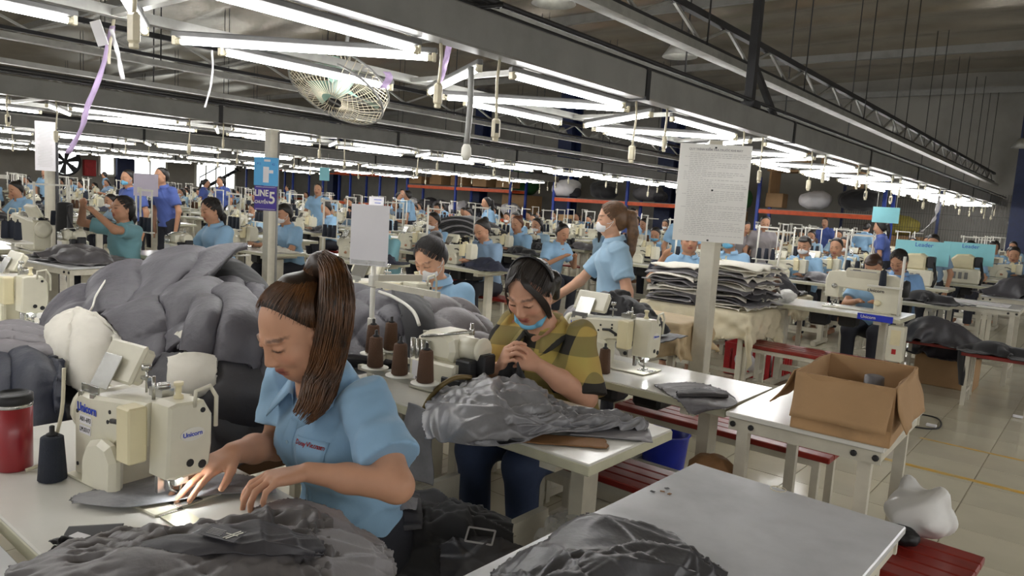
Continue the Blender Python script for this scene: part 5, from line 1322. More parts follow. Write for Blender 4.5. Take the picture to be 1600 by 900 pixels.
sv, S_ = shell('dark grey panel with printed patch folded across the foreground jacket', [[(215, 852, .815), (300, 832, .835), (390, 818, .84), (470, 836, .83), (500, 850, .81)], [(205, 866, .828), (300, 850, .85), (392, 842, .852), (470, 852, .84), (504, 858, .815)], [(215, 885, .815), (300, 876, .835), (395, 872, .838), (468, 868, .828), (500, 866, .81)]], M_darkgrey, 7, 'jacket_sleeve', 'fabric', n_cr=16, amp=.010)
def on_sheet(S, fu, fv, off=.004):
    i = int(fu*(S.shape[0]-1)); j = int(fv*(S.shape[1]-1)); N = grid_normals(S)[i, j]; N = N if N[2] > 0 else -N; return Vector(S[i, j]+N*off), Vector(N)
p, N = on_sheet(S_, .38, .55, .004)
pr = MB(); xx = Vector((.80, .30, .0)); R = axes(xx, Vector((-.3, .8, .1))); c0 = Vector(p)-sv.location+Vector((0, 0, .004)); jk = sv
pr.box(c0, (.075, .036, .001), R); po = pr.build('chest_patch', M_darkgrey, jk)
pr = MB()
for k in range(5): pr.box(c0+R @ Vector((-.012, -.010+.004*k, .0012)), (.03, .0012, .0006), R)
pr.build('patch_print', M_ink_grey, po); pr = MB(); pr.bar(c0+R @ Vector((.012, -.014, .0015)), c0+R @ Vector((.028, .014, .0015)), .0018, .001); pr.bar(c0+R @ Vector((.018, -.014, .0015)), c0+R @ Vector((.034, .012, .0015)), .0018, .001); pr.bar(c0+R @ Vector((.008, .0, .0015)), c0+R @ Vector((.032, .0, .0015)), .0018, .001); pr.build('patch_emblem', M_white, po)
shell('grey sleeve panel with stitched seam at the corner of the foreground table', [[(395, 790, .775), (450, 778, .79), (505, 790, .79), (560, 822, .775), (604, 850, .765)], [(420, 820, .80), (470, 815, .812), (520, 822, .81), (572, 848, .79), (612, 868, .76)], [(450, 860, .80), (495, 865, .81), (540, 868, .80), (585, 880, .78), (615, 892, .74)], [(470, 930, .775), (510, 935, .775), (550, 930, .77), (590, 925, .745), (612, 920, .70)]], M_greytex2, 8, 'sleeve_panel', 'fabric', n_cr=14, amp=.009)
q4 = [at(*p, .775)[:2] for p in ((28, 862), (80, 838), (205, 825), (150, 868))]
bk_, S2 = drape('fabric_piece', 'black fabric piece with a white paper tag in the bottom left foreground', 'fabric', q4, .03, 18, 14, (.2, .1), AF, M_blacktex, 12, 50, .012, .002, 2, .014)
p, N = on_sheet(S2, .55, .55, .006); q = MB(); q.box(Vector(p)-bk_.location+Vector((0, 0, .006)), (.034, .02, .001), rotm('Z', 20)); q.build('paper_tag', M_paper, bk_)

# ---- station 2 (plaid woman) --------------------------------------------------------------------------------------
sewing_table('white sewing table in front of the woman in the plaid shirt', (-1.66, 1.96, 0), 1.19, .50)
om = overlock('cream overlock machine with dark mechanism in front of the plaid shirted woman', (-1.835, 1.98, .762), math.radians(4))
text_obj('plate_print', 'MO-03', .02, M_ink, om, (-.09, -.1045, .045), axes((1, 0, 0), (0, 0, 1))); text_obj('plate_print', '703', .02, M_ink, om, (-.07, -.1045, .095), axes((1, 0, 0), (0, 0, 1)))
ts = thing('thread_stand', 'steel thread stand with five white plates and brown cones beside plaid woman', 'thread stand', (-1.95, 1.78, 0))
cps = [at(582, 551, .868), at(610, 546, .868), at(586, 573, .868), at(624, 585, .868), at(664, 597, .868)]
q = MB(); q.bar(Vector((-2.08, 1.715, .845))-ts.location, Vector((-1.69, 1.715, .845))-ts.location, .022, .018); q.bar(Vector((-2.26, 1.90, .845))-ts.location, Vector((-2.02, 1.93, .845))-ts.location, .022, .018); q.bar(Vector((-2.02, 1.72, .845))-ts.location, Vector((-2.18, 1.92, .845))-ts.location, .018, .016); q.build('rail', M_legs, ts)
q = MB(); q.tube([Vector((-2.0, 1.73, .76))-ts.location, Vector((-2.0, 1.73, .84))-ts.location], .012, 8); q.build('post', M_legs, ts)
for i, c in enumerate(cps):
    q = MB(); q.lathe([(.006, -.012), (.02, -.006), (.048, -.004), (.048, -.001), (.02, -.001)], Vector(c)-ts.location, n=20); q.build('spool_plate', M_white, ts)
    thread_cone('brown thread cone on the stand beside the plaid woman, %s' % ('leftmost at the back', 'second at the back', 'leftmost in front', 'middle in front', 'rightmost in front')[i], c, M_cone_br)
hs = MB(); hs.tube(bez([at(662, 640, .765), at(672, 622, .81), at(690, 602, .86), at(712, 590, .88), at(735, 590, .87)], 14), .009, 8); o = hs.build('hose', mat('olive_hose', (110, 92, 50), .4)); tag(o, 'olive brown air hose curving up from the table by the overlock machine', 'hose')
T2F = hf_rects([(-2.26, -1.065, 1.71, 2.21, .765)], .0, [(-1.66, 1.92, .765, .10, .07, .08), (-1.55, 1.98, .765, .07, .06, .06), (-1.50, 1.86, .765, .12, .04, .035)])
q4 = [(-1.78, 1.66), (-1.14, 1.72), (-1.22, 2.0), (-1.74, 2.06)]
M_shiny = mat('silver_grey_nylon', (132, 132, 136), .28, var=.08, scale=6, c2=(98, 98, 102), bump=.1, bscale=60)
shell('shiny grey nylon jacket crumpled on the table before the plaid woman', [[(684, 618, .80), (748, 594, .85), (812, 590, .86), (866, 628, .80), (930, 646, .785), (1004, 656, .775)], [(672, 642, .79), (738, 628, .86), (806, 636, .85), (862, 654, .805), (930, 660, .79), (1012, 664, .772)], [(664, 664, .78), (722, 664, .83), (792, 668, .82), (850, 670, .79), (925, 668, .78), (1012, 669, .77)], [(668, 690, .768), (715, 694, .782), (780, 692, .780), (840, 684, .772), (920, 675, .768), (1006, 674, .767)]], M_shiny, 21, n_cr=60, amp=.024, fine=.003)
q4 = [at(*p, .775)[:2] for p in ((790, 690), (935, 700), (945, 676), (815, 668))]
drape('fabric_piece', 'brown folded fabric piece under the grey jacket on the plaid woman table', 'fabric', q4, .01, 22, 10, (.30, .085), hf_rects([(-2.26, -1.06, 1.7, 2.22, .762)], .76), M_browntex, 22, 40, .01, .004, 2, .004, jag=.5)
q4 = [at(*p, .77)[:2] for p in ((905, 690), (1012, 688), (1000, 668), (900, 650))]
drape('fabric_piece', 'light grey sleeve lying flat toward the right end of the plaid woman table', 'fabric', q4, .01, 22, 12, (.26, .13), hf_rects([(-2.26, -1.06, 1.7, 2.22, .764)], .76), M_greytex2, 23, 40, .012, .003, 2, .004)
# hanging flap over the near edge
hz = np.linspace(0, 1, 22)[:, None]; hx = np.linspace(-.075, .075, 12)[None, :]
P = np.stack([-1.735+hx*(1.05-.1*hz)+.012*np.sin(6*hz+2), 1.695-.010*np.sin(30*hx+3*hz)-.014*hz, .775-.25*hz+0*hx], -1)
o = link_mesh('jacket_flap', sheet_mesh('jacket_flap', upsample(P, 2), M_shiny, .002)); tag(o, 'grey jacket panel hanging over the edge of the plaid woman table', 'fabric')
q = MB(); hc = V3(-1.655, 2.06, .90); P = np.zeros((14, 10, 3))
for i in range(14):
    for j in range(10):
        u = i/13; v = j/9-.5; P[i, j] = (-1.648+v*.11*(1-.3*u)+.02*math.sin(4*u), 2.045+.018*math.sin(9*v+5*u)+.03*u*v, .905-.13*u+.01*math.cos(12*v))
o = link_mesh('fabric_piece', sheet_mesh('fabric_piece', upsample(P, 2), M_blacktex, .003)); tag(o, 'black fabric piece held between the hands of the plaid woman', 'fabric')
# bin with bag, cartons, bench below
bn = thing('waste_bin', 'pale plastic bin lined with a clear bag under the plaid woman table', 'bin', (atd(905, 800, 2.32).x, atd(905, 800, 2.32).y, 0))
MB().lathe([(.125, 0), (.13, .01), (.15, .34), (.158, .345), (.15, .35), (.142, .34), (.122, .02), (.01, .02)], n=28).build('bin_body', mat('milky_plastic', (206, 202, 190), .4), bn)
g = SDF((-.22, -.22, .26), (.22, .22, .55), .012); g.ell((0, .02, .36), (.16, .15, .10), k=.02); g.ell((-.05, .05, .43), (.10, .08, .06), k=.04); g.warp(lambda X, Y, Z: .012*np.sin(40*X+3*np.sin(30*Y))*np.sin(35*Y+20*Z)); g.cut((0, 0, .33), (0, 0, -1)); link_mesh('bin_bag', g.mesh('bin_bag', M_clear), bn)
ub = thing('carton', 'flat grey brown carton with large faint print under the plaid woman table', 'box', (-1.08, 2.42, 0), math.radians(4))
MB().box((0, 0, .15), (.62, .30, .30), ch=.004).build('carton_body', mat('grey_card', (126, 118, 104), .8), ub); text_obj('carton_print', 'Unicorn', .13, mat('card_print', (160, 152, 138), .8), ub, (0.02, -.152, .15), axes((1, 0, 0), (0, 0, 1)), bold=.002)
bench('red lacquered plank bench under the table of the plaid woman', (-1.35, 2.56, 0), .95, .28, 0, .43)
bench('red lacquered plank bench behind the second white table, reaching to the box table', (-1.40, 3.48, 0), 1.1, .30, 0, .45)
o = sack((-1.10, 2.62, .43), .10, M_browntex, 'dark brown cloth bundle on the end of the red bench', 31, 'cloth_bundle', 'bundle')
cr = thing('slatted_crate', 'pale slatted wooden crate on the floor below the plaid woman table', 'crate', (-1.62, 1.9, 0))
for k in range(6): MB().box((-.2+.08*k, -.11, .22), (.04, .02, .44)).build('slat', M_legs, cr)
for z in (.06, .38): MB().box((0, -.09, z), (.46, .02, .04)).build('rail', M_legs, cr)
for sx in (-1, 1): MB().box((sx*.21, 0, .22), (.03, .2, .44)).build('side', M_legs, cr)

# ---- station 3 ----------------------------------------------------------------------------------------------------
sewing_table('white sewing table behind the plaid woman with a grey panel on its end', (-1.645, 2.87, 0), 1.18, .50)
lockstitch('cream sewing machine just right of the plaid woman, no operator', (-1.575, 2.90, .762))
thread_cone('brown thread cone on the table right behind the plaid woman shoulder', at(943, 583, .76), M_cone_br); thread_cone('brown thread cone half hidden by the plaid woman sleeve', at(920, 577, .76), M_cone_br)
shell('dark grey cut panel with a corner hanging over the edge of the second white table', [[(1022, 600, .766), (1080, 597, .768), (1128, 608, .768), (1140, 616, .767)], [(1040, 614, .767), (1090, 616, .772), (1135, 622, .771), (1152, 630, .767)], [(1062, 628, .766), (1092, 632, .768), (1115, 636, .768), (1130, 638, .766)], [(1076, 645, .735), (1086, 648, .73), (1096, 645, .735), (1106, 641, .745)]], M_greytex, 33, 'fabric_piece', 'fabric', n_cr=6, amp=.005, fine=.001)
shell('folded dark strip lying on the panel at the end of the second white table', [[(1058, 612, .778), (1095, 608, .782), (1136, 612, .778)], [(1058, 616, .782), (1096, 614, .786), (1138, 617, .782)], [(1060, 620, .776), (1097, 620, .778), (1138, 621, .776)]], M_darkgrey, 34, 'fabric_piece', 'fabric', n_cr=3, amp=.003, fine=.001, thick=.005)

# ---- box table -----------------------------------------------------------------------------------------------------
frame_table('white metal framed worktable carrying the open cardboard box', (-.775, 2.95, 0), .54, .72, math.radians(1), .76, top=M_laminate)
bx = thing('cardboard_box', 'open brown cardboard box with flaps spread on the white table', 'box', (-.655, 2.82, .761), math.radians(3)); w2, d2, hh = .155, .235, .20
M_cardin = mat('cardboard_inside', (158, 118, 78), .85)
for nm_, c, d in (('front_panel', (0, -d2, hh/2), (2*w2, .005, hh)), ('back_panel', (0, d2, hh/2), (2*w2, .005, hh)), ('side_panel', (-w2, 0, hh/2), (.005, 2*d2, hh)), ('side_panel', (w2, 0, hh/2), (.005, 2*d2, hh)), ('bottom', (0, 0, .004), (2*w2, 2*d2, .006))): MB().box(c, d).build(nm_, M_card, bx)
def flap(hinge, out, along, L, ang, lw, name='flap'):
    h = Vector(hinge); o_ = Vector(out); a = Vector(along); d = o_*math.sin(math.radians(ang))-Vector((0, 0, 1))*-math.cos(math.radians(ang)); n_ = 8; b = MB(); vs = []
    for i in range(n_+1):
        for j in range(9):
            u = i/n_; v = j/8-.5; vs.append(h+d*L*u+a*lw*v*(1-.04*u)+o_*(.006*math.sin(5*u+9*v)+.004*math.sin(23*v)*u))
    b.add(vs, [(i*9+j, (i+1)*9+j, (i+1)*9+j+1, i*9+j+1) for i in range(n_) for j in range(8)], True); ob = b.build(name, M_card, bx); ob.modifiers.new('thick', 'SOLIDIFY').thickness = .004
flap((0, -d2, hh), (0, -1, 0), (1, 0, 0), .155, 160, 2*w2); flap((-w2, 0, hh), (-1, 0, 0), (0, 1, 0), .15, 150, 2*d2); flap((w2, 0, hh), (1, 0, 0), (0, 1, 0), .15, 164, 2*d2); flap((0, d2, hh), (0, 1, 0), (1, 0, 0), .15, 120, 2*w2)
MB().box((0, -d2-.003, .03), (2*w2, .001, .05)).build('packing_tape', mat('clear_tape', (190, 152, 110), .25), bx)
g_ = thing('thread_cone', 'grey thread cone top showing inside the cardboard box', 'thread cone', (-.62, 2.90, .77)); cone_mb(.16, .04, .034).build('thread', M_greytex, g_)

# ---- right foreground table -------------------------------------------------------------------------------------------
frame_table('large scratched grey topped worktable in the right foreground', (-.60, 1.46, 0), .56, 1.0, math.radians(-1.5), .76, top=mat('scratched_grey', (204, 206, 210), .2, var=.05, scale=3, c2=(178, 180, 184)))
FF = hf_rects([(-.90, -.30, .9, 2.0, .762)], .70, [(-.70, 1.22, .74, .13, .16, .07), (-.58, 1.30, .74, .16, .12, .06), (-.66, 1.40, .75, .06, .06, .05)])
q4 = [at(*p, .78)[:2] for p in ((740, 905), (900, 800), (1020, 812), (1150, 905))]
shell('charcoal jacket with shiny yoke heaped on the right foreground table', [[(768, 893, .768), (835, 850, .782), (905, 800, .795), (960, 806, .80), (1015, 826, .79), (1080, 856, .78), (1135, 890, .765)], [(770, 912, .79), (840, 878, .825), (905, 848, .84), (965, 848, .835), (1020, 860, .82), (1085, 882, .80), (1138, 905, .77)], [(765, 950, .79), (840, 930, .83), (905, 915, .845), (965, 915, .84), (1020, 915, .82), (1085, 920, .80), (1140, 930, .77)], [(755, 1010, .77), (840, 1010, .77), (905, 1010, .775), (965, 1010, .775), (1020, 1010, .77), (1085, 1000, .77), (1140, 990, .766)]], mat('charcoal_shell', (74, 74, 78), .36, var=.08, scale=5, bump=.1, bscale=70), 41, n_cr=34, amp=.013)
q = MB(); vs = []
for i in range(20): a = 2*math.pi*i/20; vs.append(at(1216, 764, .763)+Vector((.020*math.cos(a), .020*math.sin(a), 0)))
q.tube(vs+[vs[0]], .0012, 5); o = q.build('rubber_band', M_socket); tag(o, 'thin pale rubber band lying on the right foreground table', 'rubber band')
for i, (px, py) in enumerate(((1020, 768), (1035, 768), (1042, 763), (1046, 772))):
    q = MB(); q.box((0, 0, .0006), (.012, .008, .001), rotm('Z', 30*i)); o = q.build('fabric_scrap', (M_darkgrey, M_browntex)[i % 2], None, at(px, py, .762)); tag(o, 'tiny fabric scrap near the left edge of the right foreground table', 'scrap', 'scraps on the right foreground table')
# floor items on the right
g = SDF((-.16, -.16, 0), (.16, .16, .26), .009); g.ell((0, 0, .09), (.12, .11, .085), k=.02); g.ell((-.06, .03, .16), (.035, .03, .06), k=.03); g.ell((.06, -.02, .16), (.04, .03, .05), k=.03); g.warp(lambda X, Y, Z: .010*np.sin(38*X+3*np.sin(26*Y))*np.sin(30*Y+22*Z)); g.cut((0, 0, .002), (0, 0, -1))
o = link_mesh('plastic_bag', g.mesh('plastic_bag', mat('white_bag', (228, 228, 226), .3, var=.04)), None, (-.50, 2.95, .004)); o.location = at(1432, 838, .315); tag(o, 'crumpled white plastic bag on the red bench by the right foreground table', 'bag')
bench('red plank bench half hidden under the right foreground table', (at(1455, 878, .31).x, at(1455, 878, .31).y, 0), .26, .42, math.radians(-3), .31, n=5)
sack((at(1408, 850, .311).x, at(1408, 850, .311).y, .311), .055, M_black, 'black cloth bundle under the white bag at the right foreground table', 45, 'cloth_bundle', 'bundle')
sack((-.64, 2.36, .42), .05, M_browntex, 'small brown and white rag behind the right foreground table', 46, 'cloth_bundle', 'bundle')
stl = MB().box((-.64, 2.36, .205), (.22, .22, .41), ch=.01).build('stool', M_redwood); tag(stl, 'low red stool carrying the small rag behind the right foreground table', 'stool')
cdp = MB(); cdp.box((0, 0, .002), (.22, .10, .004), rotm('Z', 20)); o = cdp.build('card_scrap', M_card, None, (-.02, 2.30, .004)); tag(o, 'torn brown cardboard scrap on the floor at lower right', 'scrap')
for i, p in enumerate(((1455, 667, 0), (1590, 653, 0))):
    q = MB(); q.box((0, 0, .012), (.07, .035, .02), ch=.004); o = q.build('paper_scrap', M_paper, None, at(p[0], p[1], .006)); tag(o, ('small white block lying on the floor right of the cardboard box', 'small white paper on the floor at the right edge')[i], 'scrap')
# heap of dark jackets on the floor between stations 1 and 2
hb_ = sack((-1.30, 1.46, 0), .25, M_blacktex, 'black garment bundle at the bottom of the floor heap between the two women', 50, 'garment_bundle', 'bundle')
W2 = lambda px, py, d: atd(px, py, d)
j1, S3 = shell('black jacket spread over the floor heap between the two women', [[(575, 790, 2.35), (640, 770, 2.35), (720, 778, 2.35), (800, 808, 2.3)], [(575, 825, 2.15), (640, 812, 2.12), (720, 815, 2.1), (800, 835, 2.1)], [(580, 870, 2.1), (650, 865, 2.05), (730, 862, 2.03), (805, 870, 2.03)], [(590, 930, 2.1), (660, 930, 2.05), (740, 930, 2.03), (810, 925, 2.03)]], M_blacktex, 52, world=W2, n_cr=24, amp=.022)
j2, S3 = shell('charcoal jacket with square pocket print on the floor heap', [[(690, 842, 2.08), (730, 828, 2.1), (790, 838, 2.1), (835, 860, 2.1)], [(690, 865, 2.0), (735, 855, 1.98), (790, 860, 1.98), (835, 880, 2.0)], [(690, 905, 1.98), (740, 905, 1.95), (795, 905, 1.95), (838, 905, 1.98)]], M_darkgrey, 53, world=W2, n_cr=12, amp=.014)
p, N = on_sheet(S3, .45, .45, .012); q = MB(); R = axes(Vector((.86, .45, 0)), Vector((-.35, .75, .5)))
for dx, dy, sx, sy in ((0, .022, .075, .005), (0, -.022, .075, .005), (.037, 0, .005, .045), (-.037, 0, .005, .045)): q.box(Vector(p)-j2.location+R @ Vector((dx, dy, .004)), (sx, sy, .002), R)
q.build('pocket_print', M_ink_grey, j2)
shell('dark folded jacket near the blue shirt on the floor heap', [[(580, 772, 2.2), (615, 762, 2.22), (655, 772, 2.2)], [(578, 800, 2.06), (618, 795, 2.05), (660, 800, 2.05)], [(582, 830, 2.02), (620, 830, 2.0), (660, 828, 2.0)]], M_darkgrey, 54, world=W2, n_cr=10, amp=.014)
shell('light grey facing strip sticking out of the floor heap', [[(596, 778, 2.1), (625, 770, 2.1), (652, 778, 2.1)], [(600, 790, 2.03), (628, 786, 2.02), (652, 790, 2.02)], [(612, 798, 2.02), (634, 797, 2.0), (650, 796, 2.0)]], M_greytex2, 55, 'facing_strip', 'fabric', world=W2, n_cr=5, amp=.006)
# ================================================================== padded jacket piles
M_puff = mat('grey_padded', (86, 84, 91), .48, var=.06, scale=6, bump=.22, bscale=55); M_puff2 = mat('grey_padded_light', (124, 120, 124), .5, var=.06, scale=6, bump=.2, bscale=55); M_puffnavy = mat('navy_padded', (32, 37, 54), .5, var=.08, bump=.2, bscale=55)
wt = thing('wooden_table', 'brown wooden table under the big heap of grey padded jackets', 'table', (-2.62, 1.22, 0))
MB().box((0, 0, .60), (1.25, .95, .04), ch=.004).build('table_top', mat('brown_wood', (112, 78, 48), .6, var=.2, scale=3), wt)
for sx in (-1, 1):
    for sy in (-1, 1): MB().box((sx*.55, sy*.4, .29), (.06, .06, .58)).build('leg', MATS['brown_wood'], wt)
LP = [(-2.72, 1.22, .62, .46, .36, .22), (-2.95, 1.42, .62, .30, .26, .26), (-2.58, 1.44, .62, .30, .26, .26), (-2.30, 1.30, .62, .22, .28, .20), (-2.72, .92, .62, .25, .2, .12)]
def pile(lb, quad, size, M, seed, lift, puff, bumps, base=.0, rects=((-3.25, -2.0, .74, 1.70, .62),), n=34, m_=30, steps=75, z=.12, rough=.02, wrinkle=.004, stiff=.4, up=3):
    return drape('padded_jacket', lb, 'jacket', quad, z, n, m_, size, hf_rects(list(rects), base, [(a, b, c, d, e, f+lift) for a, b, c, d, e, f in bumps]), M, seed, steps, rough, .004, up, .01, puff=puff, wrinkle=wrinkle, stiff=stiff)
def puffy(lb, rows, M, seed, pu, pv, h, name='padded_jacket', cat='jacket', thick=.03, diag=False, wr=.35, parent=None):
    """padded panel: rows of (px,py,depth) control points, quilted into channels pu x pv metres"""
    C_ = np.array([[list(atd(*q)) for q in r] for r in rows]).swapaxes(0, 1); P = upsample(C_, 16)
    n2, m2 = P.shape[:2]; du = np.linalg.norm(np.diff(P, axis=0), axis=-1).mean(1); dv = np.linalg.norm(np.diff(P, axis=1), axis=-1).mean(0)
    u = np.concatenate([[0], np.cumsum(du)])[:, None]; v = np.concatenate([[0], np.cumsum(dv)])[None, :]; u, v = u+0*v, v+0*u
    if diag: u, v = (u+v)*.72, (u-v)*.72+5
    uu = u+.02*np.sin(v*8+seed)+.008*np.sin(v*23+seed); vv = v+.02*np.sin(u*7+seed*2)+.008*np.sin(u*21)
    q = np.ones_like(u)
    if pu: q = q*np.abs(np.sin(math.pi*uu/pu))
    if pv: q = q*np.abs(np.sin(math.pi*vv/pv))
    q = q**.42; N = grid_normals(P); view = np.array([0, 0, 1.48])-P; N = N*np.sign((N*view).sum(-1, keepdims=True)+1e-9)
    rs = np.random.RandomState(seed); w_ = 0
    for k in range(4):   # puckers running off the seams
        a = rs.uniform(0, math.pi); f = (60, 90, 45, 130)[k]; w_ = w_+(1-np.abs(np.sin((u*math.cos(a)+v*math.sin(a))*f/2+2*np.sin((v*math.cos(a)-u*math.sin(a))*18+k))))**3*(.5+.5*np.sin(u*9+v*11+k*2))
    fold = vnoise(u, v, seed+7, 14)
    P = P+N*(h*q+.010*wr*w_*(1.35-q)*2+.016*fold)[..., None]
    S_ = P; me = sheet_mesh(name, np.ascontiguousarray(P), M, thick); c = Vector(P.reshape(-1, 3).mean(0)); c.z = float(P[..., 2].min())
    if parent is not None: return link_mesh(name, me, parent, -parent.location)
    me.transform(Matrix.Translation(-c)); o = link_mesh(name, me, None, c); tag(o, lb, cat); return o
pile('dark grey padded jacket at the bottom of the big left heap', [(-3.35, .75), (-2.05, .75), (-2.05, 1.75), (-3.3, 1.75)], (1.6, 1.25), M_darkgrey, 61, .0, None, LP, wrinkle=.02)
ja = puffy('grey quilted jacket back spread over the top of the big left heap', [[(74, 512, 3.0), (165, 440, 3.05), (280, 402, 3.1), (388, 400, 3.15)], [(76, 525, 2.85), (175, 470, 2.85), (285, 432, 2.88), (352, 424, 2.92)], [(86, 545, 2.72), (165, 506, 2.68), (235, 500, 2.66), (318, 462, 2.72)]], M_puff, 62, .20, 0, .045)
q = MB(); q.tube(bez([atd(86, 512, 2.62), atd(138, 488, 2.62), atd(150, 462, 2.72), atd(165, 438, 2.9)], 14), .004, 5); q = q.build('white_seam_tape', M_white, ja, -ja.location)
q = MB(); q.tube(bez([atd(390, 399, 3.05), atd(312, 404, 2.98), atd(308, 430, 2.84), atd(262, 458, 2.70)], 14), .004, 5); q = q.build('white_seam_tape', M_white, ja, -ja.location)
puffy('white padded lining turned outward at the front of the big left heap', [[(86, 512, 2.66), (137, 490, 2.62), (192, 528, 2.54), (246, 612, 2.42)], [(88, 540, 2.58), (128, 548, 2.50), (180, 572, 2.46), (238, 632, 2.38)], [(92, 585, 2.55), (112, 600, 2.46), (160, 625, 2.40), (220, 650, 2.36)]], M_whitetex, 64, .15, .26, .035)
puffy('grey quilted jacket front tumbling down the middle of the big left heap', [[(160, 500, 2.66), (250, 470, 2.72), (318, 442, 2.78), (372, 455, 2.80)], [(200, 530, 2.54), (262, 512, 2.52), (318, 490, 2.56), (368, 492, 2.60)], [(242, 600, 2.44), (262, 566, 2.44), (300, 545, 2.46), (352, 535, 2.50)]], M_puff, 63, .17, .30, .045)
puffy('rolled grey padded sleeve at the right of the big left heap', [[(300, 492, 2.62), (345, 470, 2.62), (388, 478, 2.62), (414, 515, 2.64)], [(298, 520, 2.46), (345, 508, 2.40), (392, 525, 2.42), (424, 560, 2.46)], [(292, 548, 2.44), (330, 556, 2.38), (380, 572, 2.38), (424, 600, 2.42)]], M_puff, 65, .13, 0, .05)
puffy('grey padded jacket body hanging down the lower right of the big left heap', [[(246, 560, 2.46), (300, 560, 2.42), (360, 560, 2.40), (424, 580, 2.44)], [(240, 600, 2.42), (295, 610, 2.36), (360, 612, 2.36), (428, 622, 2.40)], [(250, 640, 2.46), (300, 650, 2.44), (360, 655, 2.44), (430, 660, 2.46)]], M_darkgrey, 68, .2, 0, .04)
puffy('small white padding showing between grey folds of the big left heap', [[(276, 568, 2.38), (310, 560, 2.36), (342, 566, 2.36)], [(280, 590, 2.34), (310, 592, 2.32), (340, 586, 2.33)], [(290, 600, 2.36), (312, 604, 2.34), (334, 596, 2.35)]], M_whitetex, 66, .0, .0, .02)
puffy('white padding patch beside the grey folds high on the left heap', [[(282, 526, 2.46), (305, 520, 2.44), (330, 528, 2.44)], [(286, 538, 2.44), (308, 538, 2.42), (330, 540, 2.42)], [(292, 546, 2.45), (310, 548, 2.43), (326, 546, 2.44)]], M_whitetex, 69, .0, .0, .015)
puffy('black unlined jacket shell behind the big left heap', [[(318, 412, 3.2), (352, 408, 3.2), (395, 432, 3.15), (420, 462, 3.1)], [(335, 430, 3.05), (362, 432, 3.02), (398, 452, 2.98), (420, 482, 2.95)], [(350, 460, 2.95), (372, 462, 2.92), (402, 480, 2.9), (422, 505, 2.88)]], M_blacktex, 67, 0, 0, .01)
puffy('loose grey padded panel at the back right of the big left heap', [[(340, 452, 2.98), (370, 448, 2.98), (410, 462, 2.95)], [(345, 480, 2.85), (378, 478, 2.82), (416, 492, 2.82)], [(360, 500, 2.75), (388, 500, 2.74), (420, 520, 2.74)]], M_puff, 70, .14, 0, .035)
# navy and light grey puffers at the left edge
t_ = frame_table('low worktable under the navy padded jackets at the left edge', (-3.15, .45, 0), 1.0, .55, 0, .60)
LN = [(-3.1, .42, .60, .40, .22, .16), (-3.35, .6, .60, .35, .25, .22)]
puffy('navy quilted padded jacket at the left edge behind the red tumbler', [[(-25, 575, 2.55), (25, 562, 2.55), (70, 570, 2.5), (96, 582, 2.45)], [(-25, 605, 2.4), (25, 600, 2.36), (72, 606, 2.34), (98, 612, 2.34)], [(-25, 670, 2.34), (30, 672, 2.28), (72, 672, 2.28), (98, 665, 2.3)]], M_puffnavy, 71, .14, 0, .04)
puffy('light grey padded jacket at the left edge above the navy one', [[(-25, 522, 2.75), (20, 515, 2.75), (60, 528, 2.72), (92, 552, 2.66)], [(-25, 540, 2.6), (22, 540, 2.58), (62, 548, 2.55), (92, 562, 2.54)], [(-25, 568, 2.52), (25, 570, 2.5), (64, 574, 2.48), (94, 578, 2.48)]], M_puff2, 72, 0, .07, .03)
sack((-3.1, .45, .60), .2, M_black, 'dark bundle below the padded jackets at the left edge', 73, 'garment_bundle', 'bundle')
# middle heap in front of the masked woman
t_ = frame_table('worktable under the quilted jackets between the blue shirted women', (-2.50, 2.16, 0), .78, .46, 0, .70)
MP = [(-2.62, 2.12, .70, .26, .22, .20), (-2.36, 2.20, .70, .24, .22, .18), (-2.20, 2.18, .70, .16, .18, .14)]
puffy('diamond quilted grey jacket at the left of the middle heap', [[(528, 464, 3.4), (572, 458, 3.45), (622, 466, 3.45), (662, 492, 3.4)], [(530, 500, 3.22), (580, 498, 3.18), (625, 505, 3.18), (660, 522, 3.2)], [(538, 562, 3.1), (588, 566, 3.06), (628, 568, 3.06), (664, 570, 3.06)]], M_puff, 81, .16, .16, .035, diag=True, wr=.15)
puffy('diamond quilted light grey jacket at the right of the middle heap', [[(662, 472, 3.4), (700, 474, 3.42), (735, 490, 3.42), (762, 512, 3.4)], [(664, 510, 3.22), (700, 510, 3.2), (735, 520, 3.22), (766, 536, 3.25)], [(668, 566, 3.06), (705, 570, 3.04), (742, 568, 3.06), (772, 562, 3.12)]], M_puff2, 82, .17, .17, .032, diag=True, wr=.15)
jb = puffy('black jacket front with white zip tape in the middle heap', [[(612, 458, 3.34), (640, 464, 3.30), (668, 478, 3.28)], [(630, 500, 3.10), (652, 502, 3.08), (676, 515, 3.08)], [(640, 560, 2.98), (664, 564, 2.96), (690, 566, 2.96)]], M_blacktex, 83, 0, 0, .012)
q = MB(); q.tube(bez([atd(592, 456, 3.25), atd(618, 466, 3.2), atd(645, 486, 3.08), atd(655, 508, 3.02)], 14), .008, 6); q.build('zip_tape', M_white, jb, -jb.location)
q = MB(); q.box(atd(675, 520, 2.98), (.07, .004, .03), rotm('Z', 40) @ rotm('X', 50)); q.build('white_facing', M_white, jb, -jb.location)
sack((-2.50, 2.16, .70), .16, M_darkgrey, 'dark garment bundle under the quilted jackets of the middle heap', 84, 'garment_bundle', 'bundle')
